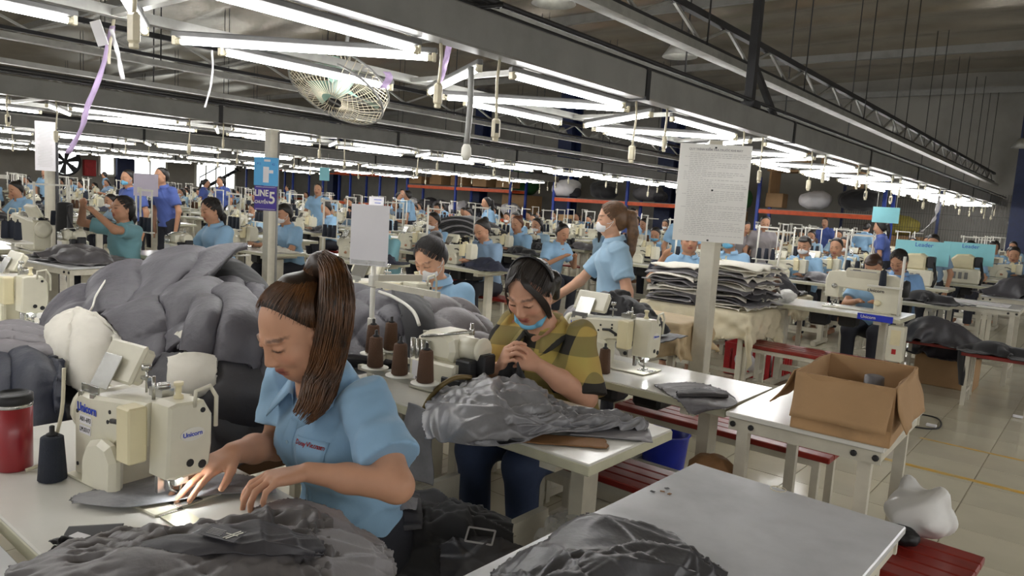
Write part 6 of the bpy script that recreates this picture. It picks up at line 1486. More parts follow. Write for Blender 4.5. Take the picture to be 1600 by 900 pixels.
# ================================================================== second line and tables up to the column
sewing_table('sewing table of the masked woman with the hair bun', (-2.96, 2.62, 0), 1.12, .48)
lockstitch('cream sewing machine of the masked woman with the hair bun', (-2.66, 2.52, .762)).scale = (1.30, 1.1, 1.24)
person('woman in sky blue shirt and white mask with hair bun, bent over quilted jackets', (-2.92, 3.10, 0), 0, True, .0072, M_shirt, SKIN2, 'bun', None, M_mask, lean=.16, headpitch=32, headyaw=8, lh=(.06, -.36, .84), rh=(-.16, -.40, .84), seat=.44)
bench('red bench of the masked woman with hair bun', (-2.84, 3.12, 0), .8, .28, 0, .43, lite=True)
sg = thing('thread_stand', 'white thread post with a blank paper sheet behind the brown thread cones', 'thread stand', (-2.21, 1.87, 0)); P0 = Vector((-2.62, 2.44, 0))
q = MB(); q.tube([(0, 0, .76), (0, 0, 1.20)], .010, 8); q.box((0, 0, 1.14), (.03, .03, .05), ch=.004); q.box((0, 0, .97), (.026, .026, .05), ch=.004); q.build('post', M_white, sg)
q = MB(); q.bar((0, 0, 1.13), (.36, .0, 1.13), .018, .022); q.bar((0, .02, 1.15), (.06, .2, 1.15), .018, .026); q.build('guide_arm', M_legs, sg)
ps = thing('paper_sheet', 'blank white paper sheet in a plastic sleeve on the thread post', 'paper', (-2.225, 1.855, 1.315), math.radians(28)); xg = np.linspace(-.09, .09, 8); zg = np.linspace(-.15, .15, 12); P = np.stack(np.meshgrid(xg, zg, indexing='ij'), -1); P = np.stack([P[..., 0]+.0*P[..., 1], .006*np.sin(9*P[..., 1]+5*P[..., 0]), P[..., 1]], -1)
MB().box((0, 0, 0), (.155, .0025, .235)).build('sheet', M_paper, ps); MB().box((0, -.003, -.105), (.14, .001, .016)).build('sleeve_edge', M_clear, ps)
MB().tube([(.015, .012, -.13), (.012, .008, .09)], .004, 6).build('rod', M_white, ps)
nt_ = thing('paper_note', 'small handwritten note beside the blank paper sheet', 'paper', atd(588, 317, 4.6), math.radians(25)); MB().box((0, 0, 0), (.10, .002, .075)).build('sheet', M_paper, nt_)
for k in range(3): MB().box((0.01, -.002, .02-.02*k), (.05-.01*k, .001, .004)).build('ink_line', M_ink_blue, nt_)
MB().tube([(0, .008, -.55), (0, .004, .02)], .005, 6).build('rod', M_white, nt_)
# white cloth table, stacks, brown covered table
def cloth_table(lb, x, y, w_, d_, h, M, over, seed, rz=0):
    t = frame_table(lb, (x, y, 0), w_, d_, rz, h)
    '''o, S = drape('table_cover', lb.replace('table', 'cloth cover of the table', 1), 'cloth', [(x-w_/2-over, y-d_/2-over), (x+w_/2+over, y-d_/2-over), (x+w_/2+over, y+d_/2+over), (x-w_/2-over, y+d_/2+over)], .03, 40, 36, (w_+2*over+.03, d_+2*over+.03), hf_rects([(x-w_/2-.01, x+w_/2+.01, y-d_/2-.01, y+d_/2+.01, h)], .2), M, seed, 90, .006, .003, 2, .004, stiff=.08, z0=h)'''
    n = 45; a = np.linspace(-w_/2-over, w_/2+over, n)[:, None]; b = np.linspace(-d_/2-over, d_/2+over, n)[None, :]; a, b = a+0*b, b+0*a
    ca, cb_ = np.clip(a, -w_/2, w_/2), np.clip(b, -d_/2, d_/2); oa, ob = a-ca, b-cb_; dr = np.hypot(oa, ob); nx_, ny_ = oa/(dr+1e-6), ob/(dr+1e-6); rs = np.random.RandomState(seed)
    wv = .018*np.sin((a+b*1.3)*22+seed)+.010*np.sin((a-b)*41+1); out = .010+wv*np.minimum(dr/.12, 1)+.05*np.minimum(np.abs(nx_*ny_)*2, 1)*dr/over
    lf = 1+.25*np.sin(a*7+seed)*np.cos(b*6); P = np.stack([x+ca+nx_*(np.minimum(dr, .012)+np.where(dr > .012, out, 0)), y+cb_+ny_*(np.minimum(dr, .012)+np.where(dr > .012, out, 0)), h+.006-np.maximum(dr-.012, 0)*lf+.002*vnoise(a, b, seed, 12)], -1)
    o = link_mesh('table_cover', sheet_mesh('table_cover', P, M, .003)); tag(o, lb.replace('draped table', 'cloth cover of the table', 1), 'cloth')
    return t
M_sheetw = mat('white_sheet_cloth', (214, 212, 204), .7, var=.05, bump=.1, bscale=20); M_sheetb = mat('tan_sheet_cloth', (198, 176, 140), .7, var=.06, bump=.1, bscale=20); M_sheetc = mat('cream_sheet_cloth', (214, 204, 176), .7, var=.06)
cloth_table('white draped table between masked woman and plaid woman', -2.30, 3.10, .62, .5, .74, M_sheetw, .18, 91)
cloth_table('tan draped table behind the unattended machine', -2.47, 4.62, .66, .42, .745, M_sheetb, .22, 92)
cloth_table('cream draped table under the tall stack of cut panels', -2.66, 6.02, .95, .62, .70, M_sheetc, .28, 93)
SP = [(-2.25, 3.72, .74, .30, .22, .14)]
for i, (qd, M, sd) in enumerate([([(-2.62, 3.42), (-1.95, 3.42), (-1.9, 3.9), (-2.6, 3.9)], M_darkgrey, 94), ([(-2.55, 3.46), (-2.0, 3.46), (-1.98, 3.82), (-2.5, 3.86)], M_greytex, 95), ([(-2.52, 3.5), (-2.05, 3.48), (-2.05, 3.78), (-2.5, 3.82)], M_puff2, 96), ([(-2.3, 3.5), (-1.98, 3.5), (-1.98, 3.8), (-2.3, 3.8)], M_blacktex, 97)]):
    drape('jacket', ('dark jacket lowest in the heap the standing woman leans on', 'grey jacket in the middle of the heap under the standing woman hand', 'light grey jacket on top of the heap under the standing woman hand', 'black jacket at the right of the heap the standing woman leans on')[i], 'jacket', qd, .05, 28, 22, (.9 if i == 0 else .66, .6 if i == 0 else .46), hf_rects([(-2.7, -1.55, 3.3, 4.3, .755)], .3, [(a, b, c, d, e, f+.03*i) for a, b, c, d, e, f in SP]), M, sd, 60, .04, .004, 3, .01, wrinkle=.014, stiff=.3)
t_ = frame_table('plain table below the jackets the standing woman leans on', (-2.32, 3.62, 0), .72, .34, 0, .745)
# layered stack of cut panels
def panel_stack(lb, x, y, z, w_, d_, n, seed, mats, rz=0, step=.020, fan=.03):
    t = thing('panel_stack', lb, 'fabric stack', (x, y, z), rz); rs = np.random.RandomState(seed)
    for k in range(n):
        u = np.linspace(-.5, .5, 14)[:, None]; v = np.linspace(-.5, .5, 10)[None, :]; a = rs.uniform(-.12, .12); dx, dy = rs.uniform(-fan, fan, 2); ww = w_*rs.uniform(.85, 1.08); dd = d_*rs.uniform(.85, 1.08)
        X = (u*ww+0*v); Y = (v*dd+0*u); Zz = k*step+.010*np.sin(7*u+rs.uniform(0, 6))*np.cos(6*v+rs.uniform(0, 6))+.006-np.maximum(np.abs(u)*2-.72, 0)*.09*rs.uniform(.4, 1.3)*min(1, k/4)-np.maximum(np.abs(v)*2-.75, 0)*.07*rs.uniform(.3, 1)*min(1, k/4)
        P = np.stack([X*math.cos(a)-Y*math.sin(a)+dx, X*math.sin(a)+Y*math.cos(a)+dy, Zz+.004], -1); P[0] += rs.normal(0, .012, (10, 3)); P[-1] += rs.normal(0, .012, (10, 3)); P[..., 2] = np.maximum(P[..., 2], .003)
        link_mesh('panel', sheet_mesh('panel', upsample(P, 2), mats[rs.randint(len(mats))], .008), t)
    return t
panel_stack('tall stack of white and grey cut panels left of the poster column', -2.90, 5.92, .71, .44, .44, 13, 1, [M_whitetex, M_greytex, M_greytex2, M_whitetex], .1, .026, .04)
panel_stack('tall fanned stack of grey and white cut panels right of the poster column', -2.42, 6.05, .71, .50, .50, 15, 2, [M_greytex, M_whitetex, M_darkgrey, M_greytex2], -.2, .026, .06)
cloth_table('cream draped table below the dark folded panels', -2.72, 7.25, .9, .5, .74, M_sheetc, .2, 98)
for i in range(3):
    qd = [(-3.1+.04*i, 7.0), (-2.36, 7.0), (-2.36, 7.5), (-3.08, 7.52)]
    drape('jacket', ('lowest charcoal folded panel behind the tall stacks', 'middle charcoal folded panel behind the tall stacks', 'top charcoal folded panel behind the tall stacks')[i], 'fabric', qd, .04, 24, 18, (.95, .65), hf_rects([(-3.2, -2.2, 6.9, 7.6, .75)], .4, [(-2.72, 7.25, .75, .34, .24, .14+.06*i)]), (M_darkgrey, M_greytex, M_darkgrey)[i], 99+i, 50, .04, .004, 3, .01, wrinkle=.02)
# column with poster
cl_ = thing('column', 'cream square column carrying the white poster', 'column', (-2.06, 4.60, 0)); MB().box((0, 0, .95), (.10, .10, 1.90), ch=.004).build('shaft', M_legs, cl_); MB().box((0, 0, .30), (.115, .115, .24), ch=.003).build('splice_sleeve', M_legs, cl_); MB().box((0, 0, .006), (.2, .2, .012)).build('base_plate', M_legs, cl_)
ang = math.atan2(.217, .379)
pt = thing('poster', 'large white notice poster full of small print on the cream column', 'poster', (-1.985, 4.372, 1.607), ang)
pw, ph = .435, .605; MB().box((0, 0, 0), (pw, .004, ph)).build('poster_sheet', mat('poster_paper', (232, 231, 226), .25, var=.02, coat=.4), pt)
Rp = axes((1, 0, 0), (0, 0, 1)); text_obj('poster_title', 'QUY TRÌNH KIỂM TRA TRƯỚC KHI MAY', .018, M_ink_grey, pt, (0, -.0027, ph/2-.034), Rp, bold=.0006, xs=1.0)
ln = MB(); rs = np.random.RandomState(3); z = ph/2-.058
while z > -ph/2+.03:
    x = -pw/2+.035+(.03 if rs.rand() < .7 else 0); end = pw/2-.03-(rs.uniform(.0, .25) if rs.rand() < .4 else 0)
    if rs.rand() < .1: end = x+.12
    while x < end: l = rs.uniform(.010, .034); ln.box((x+l/2, -.0024, z), (l, .0006, .0032)); x += l+.006
    z -= .0115
ln.build('poster_print', mat('faint_print', (196, 194, 192), .6), pt)
for dz in (ph/2-.02, .02, -ph/2+.01): MB().box((0, -.003, dz), (.012, .003, .010)).build('fixing_clip', M_black, pt)
MB().box((0, .06, ph/2+.01), (.08, .12, .03)).build('bracket', M_legs, pt)

# ================================================================== middle people
def P_(lb, x, y, rz=0, **k):
    return person(lb, (x, y, 0), rz, **k)
P_('standing woman in pale blue shirt with white mask and long light brown ponytail', -2.47, 4.12, math.radians(-52), sit=False, vox=.0075, shirt=M_shirt2, skin=SKIN2, hair='longpony', hairmat=mat('hair_light_brown', (112, 82, 56), .4, var=.25, scale=25), mask=M_mask, lean=.04, headpitch=4, rh=(-.16, -.50, .86), lh=(.24, .10, .80), sc=.925)
P_('smiling young man in blue shirt with navy sleeve behind the stacks', -3.18, 6.62, math.radians(20), vox=.0085, shirt=M_shirt, hair='short', lean=.05, headpitch=0, headyaw=14, rh=(-.20, -.30, 1.05), seat=.50, arm_up=False)
sl = MB(); sl.tube([(-3.38, 6.50, .98), (-3.44, 6.38, .88), (-3.36, 6.30, .98)], [.058, .058, .048], 10); o = sl.build('arm_sleeve', M_navytex); tag(o, 'navy protective sleeve on the arm of the smiling man', 'sleeve')
P_('worker with sky blue mask half hidden behind the poster column', -3.35, 8.1, vox=.011, mask=M_mask_b, hair='fringe', headpitch=10, seat=.50)
P_('woman in teal shirt holding up a black garment at far left', -7.22, 3.08, math.radians(8), vox=.0085, shirt=M_shirt_teal, hair='low', headpitch=-4, lh=(.02, -.30, 1.14), rh=(-.14, -.32, 1.20), lean=.02, arm_up=True, seat=.47)
gm = np.zeros((14, 10, 3))
for i in range(14):
    for j in range(10): u = i/13; v = j/9-.5; gm[i, j] = (-7.34+v*.30*(1+.3*u), 2.60+.04*math.sin(8*v+4*u)+.05*u, 1.22-.40*u-.05*abs(v))
o = link_mesh('garment', sheet_mesh('garment', upsample(gm, 2), M_blacktex, .012)); tag(o, 'black garment held up by the woman in the teal shirt', 'garment')
P_('woman in sky blue shirt with long black hair sewing in profile left of the LINE sign', -6.82, 3.85, 0, vox=.0085, hair='low', headpitch=14, seat=.50)
P_('standing man in royal blue shirt and mask behind the teal shirted woman', -10.75, 4.72, math.radians(15), sit=False, vox=.011, shirt=M_shirt_dk, hair='short', mask=M_mask_b, headpitch=8, sc=.96)
P_('standing man in royal blue shirt hidden behind the lilac paper', -10.6, 5.12, math.radians(10), sit=False, vox=.011, shirt=M_shirt_dk, hair='short', headpitch=5, sc=1.0)
P_('woman in sky blue shirt and white mask right beside the LINE sign', -7.55, 5.15, 0, vox=.010, hair='fringe', mask=M_mask, headpitch=20, seat=.46)
P_('woman in grey blue shirt bent low behind the blank paper sheet', -6.30, 5.55, 0, vox=.010, shirt=M_shirt_teal, hair='bun', headpitch=30, seat=.42)
P_('woman in grey blue shirt working at the table in mid hall', -5.45, 6.30, 0, vox=.009, shirt=M_shirt_gb, hair='bun', headpitch=28, seat=.44)
P_('woman in blue shirt seen from behind leaning right in mid hall', -5.95, 8.10, math.radians(75), vox=.010, shirt=M_shirt, hair='bun', headpitch=22, lean=.2, seat=.40)
P_('woman in sky blue shirt and white mask in front of the striped dark heap', -7.15, 7.20, 0, vox=.010, hair='short', mask=M_mask, headpitch=20, seat=.44)
P_('woman with reddish hair and glasses in blue shirt in mid hall', -6.75, 8.5, 0, vox=.011, hair='bun', hairmat=mat('hair_reddish', (96, 58, 40), .4), headpitch=15, seat=.45)
P_('woman with long loose black hair seen from behind left of the standing woman', -5.85, 9.2, math.radians(160), vox=.011, shirt=M_shirt2, hair='pony', headpitch=10, seat=.45)
P_('standing woman in blue shirt with ponytail far behind the mid hall tables', -9.28, 10.7, math.radians(-30), sit=False, vox=.012, hair='pony', headpitch=8, sc=.93)
P_('woman in blue shirt and mask just right of the charcoal panels', -3.02, 9.65, 0, vox=.010, mask=M_mask, hair='fringe', headpitch=14, seat=.45)
P_('woman in blue shirt behind the unattended panel machines on the right', -2.90, 10.6, 0, vox=.011, hair='short', headpitch=16, seat=.44)
P_('worker whose brown haired head shows above the white lockstitch machine', -1.70, 7.60, 0, vox=.009, sc=.93, hair='fringe', hairmat=mat('hair_dark_brown', (60, 40, 30), .4), headpitch=34, lean=.18, seat=.48, lh=(.14, -.5, .84), rh=(-.05, -.52, .84))
P_('woman in blue shirt with black hair looking down on the right', -1.72, 8.70, 0, vox=.0085, shirt=cloth_mat('shirt_mid_blue', (120, 160, 206)), hair='low', headpitch=34, headyaw=-10, seat=.42)
P_('man in blue shirt standing behind the left cyan board', -1.86, 11.2, 0, sit=False, vox=.011, shirt=M_shirt_gb, hair='short', headpitch=30, sc=.86)
P_('masked worker peeping over the right cyan board', -1.70, 13.2, 0, vox=.012, mask=M_mask, hair='fringe', headpitch=10, seat=.50)
P_('worker bent over a machine at the right edge', -1.25, 14.6, 0, vox=.012, shirt=M_shirt_gb, hair='short', headpitch=26, seat=.44)
P_('man in grey shirt standing right of the poster', -4.35, 11.6, math.radians(30), sit=False, vox=.011, shirt=M_shirt_gr, hair='short', headpitch=18, sc=.92)
P_('second man in grey shirt stooping right of the poster', -4.75, 11.5, math.radians(60), sit=False, vox=.011, shirt=M_shirt_gr, hair='short', headpitch=24, lean=.2, sc=.86)
P_('small distant worker in blue standing before the cage at right', -4.5, 18.2, math.radians(170), sit=False, vox=.013, hair='short', sc=.92)

# ================================================================== machines, tables of the middle people
MACH = lockstitch_lite(); OVER = overlock_lite(); STND = [stand_lite(0, M_cone_nv), stand_lite(1, M_cone_nv), stand_lite(2, M_cone_br)]
def mk_heap(seed, M, w_=.5, d_=.34, h=.10):
    o, S = drape('garment_heap', 'x', 'garments', [(-w_/2, -d_/2), (w_/2, -d_/2), (w_/2, d_/2), (-w_/2, d_/2)], .03, 20, 16, (w_*1.4, d_*1.4), hf_rects([], 0, [(-.08, 0, 0, w_*.3, d_*.35, h), (.1, .03, 0, w_*.25, d_*.3, h*.7)]), M, seed, 45, .04, .006, 2, .006, wrinkle=.02)
    return o
HEAPS = [mk_heap(201, M_blacktex), mk_heap(202, M_navytex), mk_heap(203, M_greytex), mk_heap(204, M_whitetex, .35, .25, .05), mk_heap(205, M_darkgrey, .7, .5, .22)]
def station(x, y, who, mach='lock', full=True, stand=0, heap=None, dx=.1, tag_=''):
    """table, machine, stand and garments for an operator sitting at (x, y)"""
    ty = y-.46
    sewing_table('white sewing table of the '+who, (x, ty, 0), 1.14, .50, lite=not full)
    place(MACH if mach == 'lock' else OVER, (x+dx, ty+.02, .762), 0, 'cream sewing machine of the '+who)
    if stand is not None: place(STND[stand], (x-.42, ty-.14, .762), 0, 'white thread stand at the machine of the '+who)
    if heap is not None: place(HEAPS[heap], (x+.36, ty, .764), RNG.uniform(-.4, .4), 'garments on the table of the '+who)
    bench('red bench of the '+who, (x, y+.02, 0), .7, .28, 0, .40, lite=True)
station(-7.30, 3.08, 'woman in the teal shirt', 'over', stand=1, heap=2)
station(-6.95, 3.88, 'profile woman left of the LINE sign', 'over', stand=0, heap=2)
station(-7.55, 5.15, 'masked woman beside the LINE sign', 'lock', heap=3, dx=-.2)
station(-6.30, 5.55, 'bent woman behind the blank paper', 'lock', stand=0, heap=1)
station(-5.45, 6.30, 'grey blue shirted woman in mid hall', 'lock', stand=2, heap=1)
station(-7.15, 7.20, 'masked woman before the striped heap', 'lock', stand=1, heap=0)
station(-6.75, 8.5, 'reddish haired woman in mid hall', 'lock', stand=0, heap=0)
station(-3.02, 9.65, 'masked woman right of the charcoal panels', 'lock', stand=0, heap=2)
station(-2.90, 10.6, 'woman behind the panel machines', 'lock', stand=1, heap=2)
station(-3.35, 8.1, 'worker with the sky blue mask', 'lock', stand=0, heap=None)
station(-1.70, 8.62, 'black haired woman looking down', 'lock', stand=0, heap=0, dx=-.1)
station(-1.25, 14.6, 'worker at the right edge', 'lock', stand=2, heap=0)
frame_table('plain worktable covered with grey panels before the teal shirted woman', (-6.75, 2.45, 0), 1.05, .62, math.radians(8), .76)
for i in range(2): place(HEAPS[2], (-6.85+.3*i, 2.45, .764), .4*i, ('grey panels at the left of the plain worktable before the teal woman', 'grey panels at the right of the plain worktable before the teal woman')[i])
sewing_table('sewing table at the far left edge under the long arm machine', (-8.3, 2.35, 0), 1.1, .5)
lockstitch('long cream sewing machine at the far left edge behind the green topped pole', (-8.15, 2.5, .762), math.radians(180), False).scale = (1.5, 1.2, 1.3)
gpole = thing('signal_pole', 'slim white pole with a green light cap at the far left edge', 'pole', (-6.9, 1.95, 0)); MB().tube([(0, 0, .0), (0, 0, 1.63)], .014, 8).build('shaft', M_white, gpole); MB().tube([(0, 0, 1.62), (0, 0, 1.74)], .022, 10).build('green_cap', M_greenp, gpole); MB().box((.12, 0, 1.42), (.3, .02, .03)).build('cross_arm', M_white, gpole)
for i, (px, py) in enumerate(((8, 372), (18, 372), (28, 375))): thread_cone('dark navy thread cone at the far left edge, %s of three' % ('first', 'second', 'third')[i], at(px, py, .95), M_cone_nv, h=.13)
o = MB().box((0, 0, 0), (.5, .12, .012)).build('spool_shelf', M_white, None, at(20, 376, .942)); tag(o, 'small white spool shelf at the far left edge', 'shelf'); MB().tube([(0, 0, -.2), (0, 0, 0)], .012, 6).build('bracket', M_white, o)
# left edge machine of the second line
sewing_table('sewing table at the left edge beyond the navy jackets', (-4.15, 1.25, 0), 1.1, .5)
lockstitch('cream sewing machine at the left edge beyond the padded jackets', (-3.86, 1.22, .762), 0, False)
# LINE 5 column and sign
lc = thing('column', 'slim cream column carrying the LINE 5 sign', 'column', (-6.42, 4.10, 0)); MB().box((0, 0, 1.01), (.095, .095, 2.02)).build('shaft', M_legs, lc); MB().tube([(.085, .02, 0), (.085, .02, 2.0)], .012, 6).build('conduit', M_beam, lc); MB().box((0, 0, .006), (.2, .2, .012)).build('base_plate', M_legs, lc)
aL = math.radians(52)
ls = thing('line_sign', 'purple LINE 5 sign with white lettering on the slim column', 'sign', Vector((-6.42, 4.10, 0))+Vector((.03, -.075, 1.36)), aL-.25)
MB().box((0, 0, 0), (.215, .006, .235)).build('sign_panel', mat('purple_sign', (60, 40, 140), .4, var=.03), ls)
text_obj('lettering', 'LINE', .085, M_white, ls, (-.038, -.004, .045), Rp, bold=.0022, xs=.78); text_obj('lettering', 'CHUYỀN', .040, M_white, ls, (-.038, -.004, -.04), Rp, bold=.001, xs=.8); text_obj('lettering', '5', .16, M_white, ls, (.064, -.004, .0), Rp, bold=.003, xs=.85)
q = MB()
for dz in (.105, -.105): q.box((0, -.0035, dz), (.19, .001, .003))
q.build('border_line', M_white, ls)
lb_ = thing('notice_board', 'sky blue notice board with small papers above the LINE 5 sign', 'board', Vector((-6.42, 4.10, 0))+Vector((.03, -.075, 1.615)), aL-.25)
MB().box((0, 0, 0), (.235, .006, .27)).build('board_panel', mat('sky_blue_board', (84, 170, 226), .4, var=.03), lb_)
for x, z, w2_, h2_ in ((0, -.03, .055, .15), (.05, .0, .04, .03), (.01, .105, .06, .02)): MB().box((x, -.004, z), (w2_, .002, h2_)).build('paper_slip', M_paper, lb_)
text_obj('lettering', 'P.2', .03, M_ink_blue, lb_, (-.07, -.004, .07), Rp); text_obj('lettering', '42', .03, M_ink_blue, lb_, (.07, -.004, .07), Rp)
# left column with poster
lc = thing('column', 'slim column with a long white notice at the far left', 'column', (-10.1, 3.43, 0)); MB().box((0, 0, 1.01), (.11, .11, 2.02)).build('shaft', M_legs, lc); MB().tube([(.1, .03, 0), (.1, .03, 2.0)], .02, 6).build('conduit', M_darkmet, lc)
pn = thing('poster', 'long white notice poster on the far left column', 'poster', (-9.98, 3.33, 1.78), math.radians(62)); MB().box((0, 0, 0), (.21, .004, .58)).build('poster_sheet', M_paper, pn)
q = MB()
for k in range(28): q.box((0, -.003, .25-.018*k), (.17*RNG.uniform(.6, 1), .001, .004))
q.build('poster_print', MATS['faint_print'], pn)
lp_ = thing('paper_sheet', 'lilac tinted paper sheet on a stand in front of the royal blue shirted men', 'paper', atd(228, 289, 8.3), math.radians(60)); MB().box((0, 0, 0), (.25, .003, .25)).build('sheet', mat('lilac_paper', (214, 206, 226), .5, var=.03), lp_); MB().tube([(-.1, .02, -.75), (-.1, .01, .0)], .012, 6).build('rod', M_white, lp_)

# ================================================================== right hand stations
sewing_table('white sewing table of the lockstitch machine facing the camera', (-1.80, 6.60, 0), 1.16, .56)
mm = thing('sewing_machine', 'white lockstitch machine with lit control strip facing the camera on the right', 'sewing machine', (-1.80, 6.62, .762), math.radians(180)); mm.scale = (1.22, 1.1, 1.15)
MB().prism([(-.42, 0), (-.265, 0), (-.265, .09)]+arc(-.21, .09, .055, 180, 90, 4)[1:]+[(-.035, .152), (-.03, .075), (.055, .075), (.062, .20), (.045, .262), (.01, .272), (-.36, .272), (-.405, .25), (-.42, .20)], -.055, .058, 'xz', ch=.008).build('body', M_cream, mm)
for k in ('needle_bar', 'bed_plate', 'throat_plate', 'thread_post', 'tension_dial'): M_SHAPES[k].build(k, MMAT[k], mm) if k != 'tension_dial' else MB().lathe([(.018, 0), (.018, .016), (.008, .022)], (-.005, .058, .16), n=14, R=rotm('X', -90)).build(k, M_steel, mm)
MB().lathe([(.02, 0), (.060, .003), (.064, .014), (.058, .034), (.03, .04)], (-.422, 0, .185), n=20, R=rotm('Y', -90)).build('handwheel', M_darkmet, mm)
MB().box((-.18, .045, .265), (.22, .05, .065), rotm('X', -20), ch=.006).build('control_strip', M_cream, mm); MB().box((-.18, .072, .273), (.17, .004, .03), rotm('X', -20)).build('control_keys', M_ink_grey, mm); MB().box((-.14, .0725, .285), (.05, .004, .014), rotm('X', -20)).build('display', M_black, mm)
text_obj('brand_print', 'Unicorn', .032, M_ink, mm, (-.27, .062, .155), axes((-1, 0, 0), (0, 0, 1)), bold=.0005)
MB().lathe([(.022, 0), (.022, .012), (.012, .016)], (-.29, .062, .07), n=14, R=rotm('X', -90)).build('stitch_dial', M_cream2, mm)
bp = thing('name_plate', 'blue name plate on the front edge of the lockstitch table', 'plate', (-1.40, 6.315, .745)); MB().box((0, 0, 0), (.26, .004, .05)).build('plate', M_bluep, bp); text_obj('plate_print', 'Unicorn', .034, M_white, bp, (-.05, -.003, 0), Rp, bold=.0005)
sb = thing('switch_box', 'cream switch box with red button under the lockstitch table', 'switch box', (-1.24, 6.38, .56)); MB().box((0, 0, 0), (.12, .10, .28), ch=.006).build('housing', M_cream, sb); MB().box((0, -.052, -.06), (.03, .006, .04)).build('button', M_redp, sb); MB().box((0, -.051, .05), (.07, .003, .12)).build('cover_plate', M_cream2, sb)
MB().box((0, .06, .13), (.05, .05, .06)).build('bracket', M_legs, sb)
tsd = thing('thread_stand', 'white thread pole with a dark cone at the right end of the lockstitch table', 'thread stand', (-1.28, 6.52, .762)); MB().tube([(0, 0, 0), (0, 0, .48)], .011, 8).build('pole', M_white, tsd); MB().box((-.12, 0, .22), (.26, .03, .014)).build('arm', M_white, tsd)
thread_cone('dark grey thread cone on the arm of the right thread pole', (-1.42, 6.52, .99), M_cone_nv, h=.12); thread_cone('tall brown thread cone at the left end of the lockstitch table', (-2.29, 6.55, .762), M_cone_br, h=.20, r=.036)
sack((-2.16, 6.48, .763), .085, mat('white_bag2', (228, 228, 226), .4), 'white crumpled plastic bag at the left end of the lockstitch table', 77, 'plastic_bag', 'bag')
tp_ = thing('thread_stand', 'leaning white thread pole at the left end of the lockstitch table', 'thread stand', (-2.34, 6.6, .762)); q = MB(); q.tube([(0, 0, 0), (.06, 0, .62)], .010, 8); q.build('pole', M_white, tp_); MB().box((.02, 0, .60), (.26, .014, .014)).build('arm', M_white, tp_)
for i, x in enumerate((-1.2, -.95)): pass
bench('red plank bench in front of the lockstitch table on the right', (-1.74, 5.92, 0), 1.05, .34, 0, .46)
cr2 = thing('plastic_crate', 'red plastic crate of goods under the draped tables', 'crate', (-2.45, 6.75, 0)); MB().box((0, 0, .02), (.5, .36, .02)).build('crate_base', M_redplastic, cr2)
for sx in (-1, 1):
    MB().box((sx*.25, 0, .28), (.02, .36, .05)).build('crate_rim', M_redplastic, cr2); MB().box((0, sx*.18, .28), (.5, .02, .05)).build('crate_rim', M_redplastic, cr2)
    for k in range(8): MB().box((-.22+.063*k, sx*.18, .14), (.04, .015, .24)).build('crate_slat', M_redplastic, cr2)
    for k in range(6): MB().box((sx*.25, -.16+.063*k, .14), (.015, .04, .24)).build('crate_slat', M_redplastic, cr2)
sack((-2.45, 6.75, .03), .2, M_paper, 'pale goods inside the red plastic crate', 78, 'bundle', 'bundle')
bk2 = thing('bucket', 'blue plastic bucket on the floor behind the unattended machine', 'bucket', (-1.78, 3.62, 0)); MB().lathe([(.10, 0), (.105, .01), (.13, .27), (.138, .275), (.13, .28), (.122, .27), (.098, .02), (.01, .02)], n=20).build('bucket_body', M_bluep, bk2)
# cyan boards with machines
for i, (x, y) in enumerate(((-1.95, 10.35), (-1.62, 11.7))):
    lbn = ('left', 'right')[i]
    sewing_table('sewing table of the %s cyan board machine' % lbn, (x, y, 0), .95, .5, lite=True)
    t = thing('button_machine', 'cream automatic machine before the %s cyan board' % lbn, 'sewing machine', (x+.06, y-.02, .762)); MB().box((0, 0, .10), (.44, .34, .20), ch=.02).build('base', M_cream, t); MB().prism([(-.14, .2), (.12, .2), (.12, .36), (.06, .40), (-.08, .39), (-.14, .33)], -.15, .08, 'xz', ch=.02).build('upper_casing', M_cream2, t)
    for k in range(3): MB().box((-.08+.07*k, -.172, .11), (.04, .006, .09)).build('vent', M_beam, t)
    MB().box((.17, -.05, .30), (.08, .14, .14), ch=.01).build('motor', M_darkmet, t); MB().tube([(.2, -.1, .3), (.25, -.12, .1), (.22, -.14, 0)], .02, 6).build('cable', M_black, t)
    b = thing('cyan_board', '%s cyan board with handwritten Leader note behind a cream machine' % lbn, 'board', (x+.06, y+.20, 1.14)); MB().box((0, 0, .02), (.62, .008, .30)).build('board_panel', M_cyan, b); text_obj('handwriting', 'Leader', .075, M_ink_blue, b, (.02, -.006, .12), Rp); MB().box((0, .01, -.25), (.04, .012, .28)).build('support', M_white, b)
# hanging cyan boards
for px, py, d_, lb in ((1384, 336, 11.5, 'cyan board hanging below the lamps on the right'), (507, 272, 15, 'small cyan card hanging below the lamps right of the LINE board')):
    p = atd(px, py, d_); b = thing('hanging_board', lb, 'board', p, math.radians(15)); s = d_/11.5*(.9 if d_ < 13 else .45)
    MB().box((0, 0, 0), (.42*s, .006, .27*s if d_ < 13 else .45*s)).build('board_panel', M_cyan, b)
    for sx in (-.15, .15): MB().tube([(sx*s, 0, .13*s), (sx*s, 0, 2.2-p.z)], .004, 4).build('string', M_white, b)
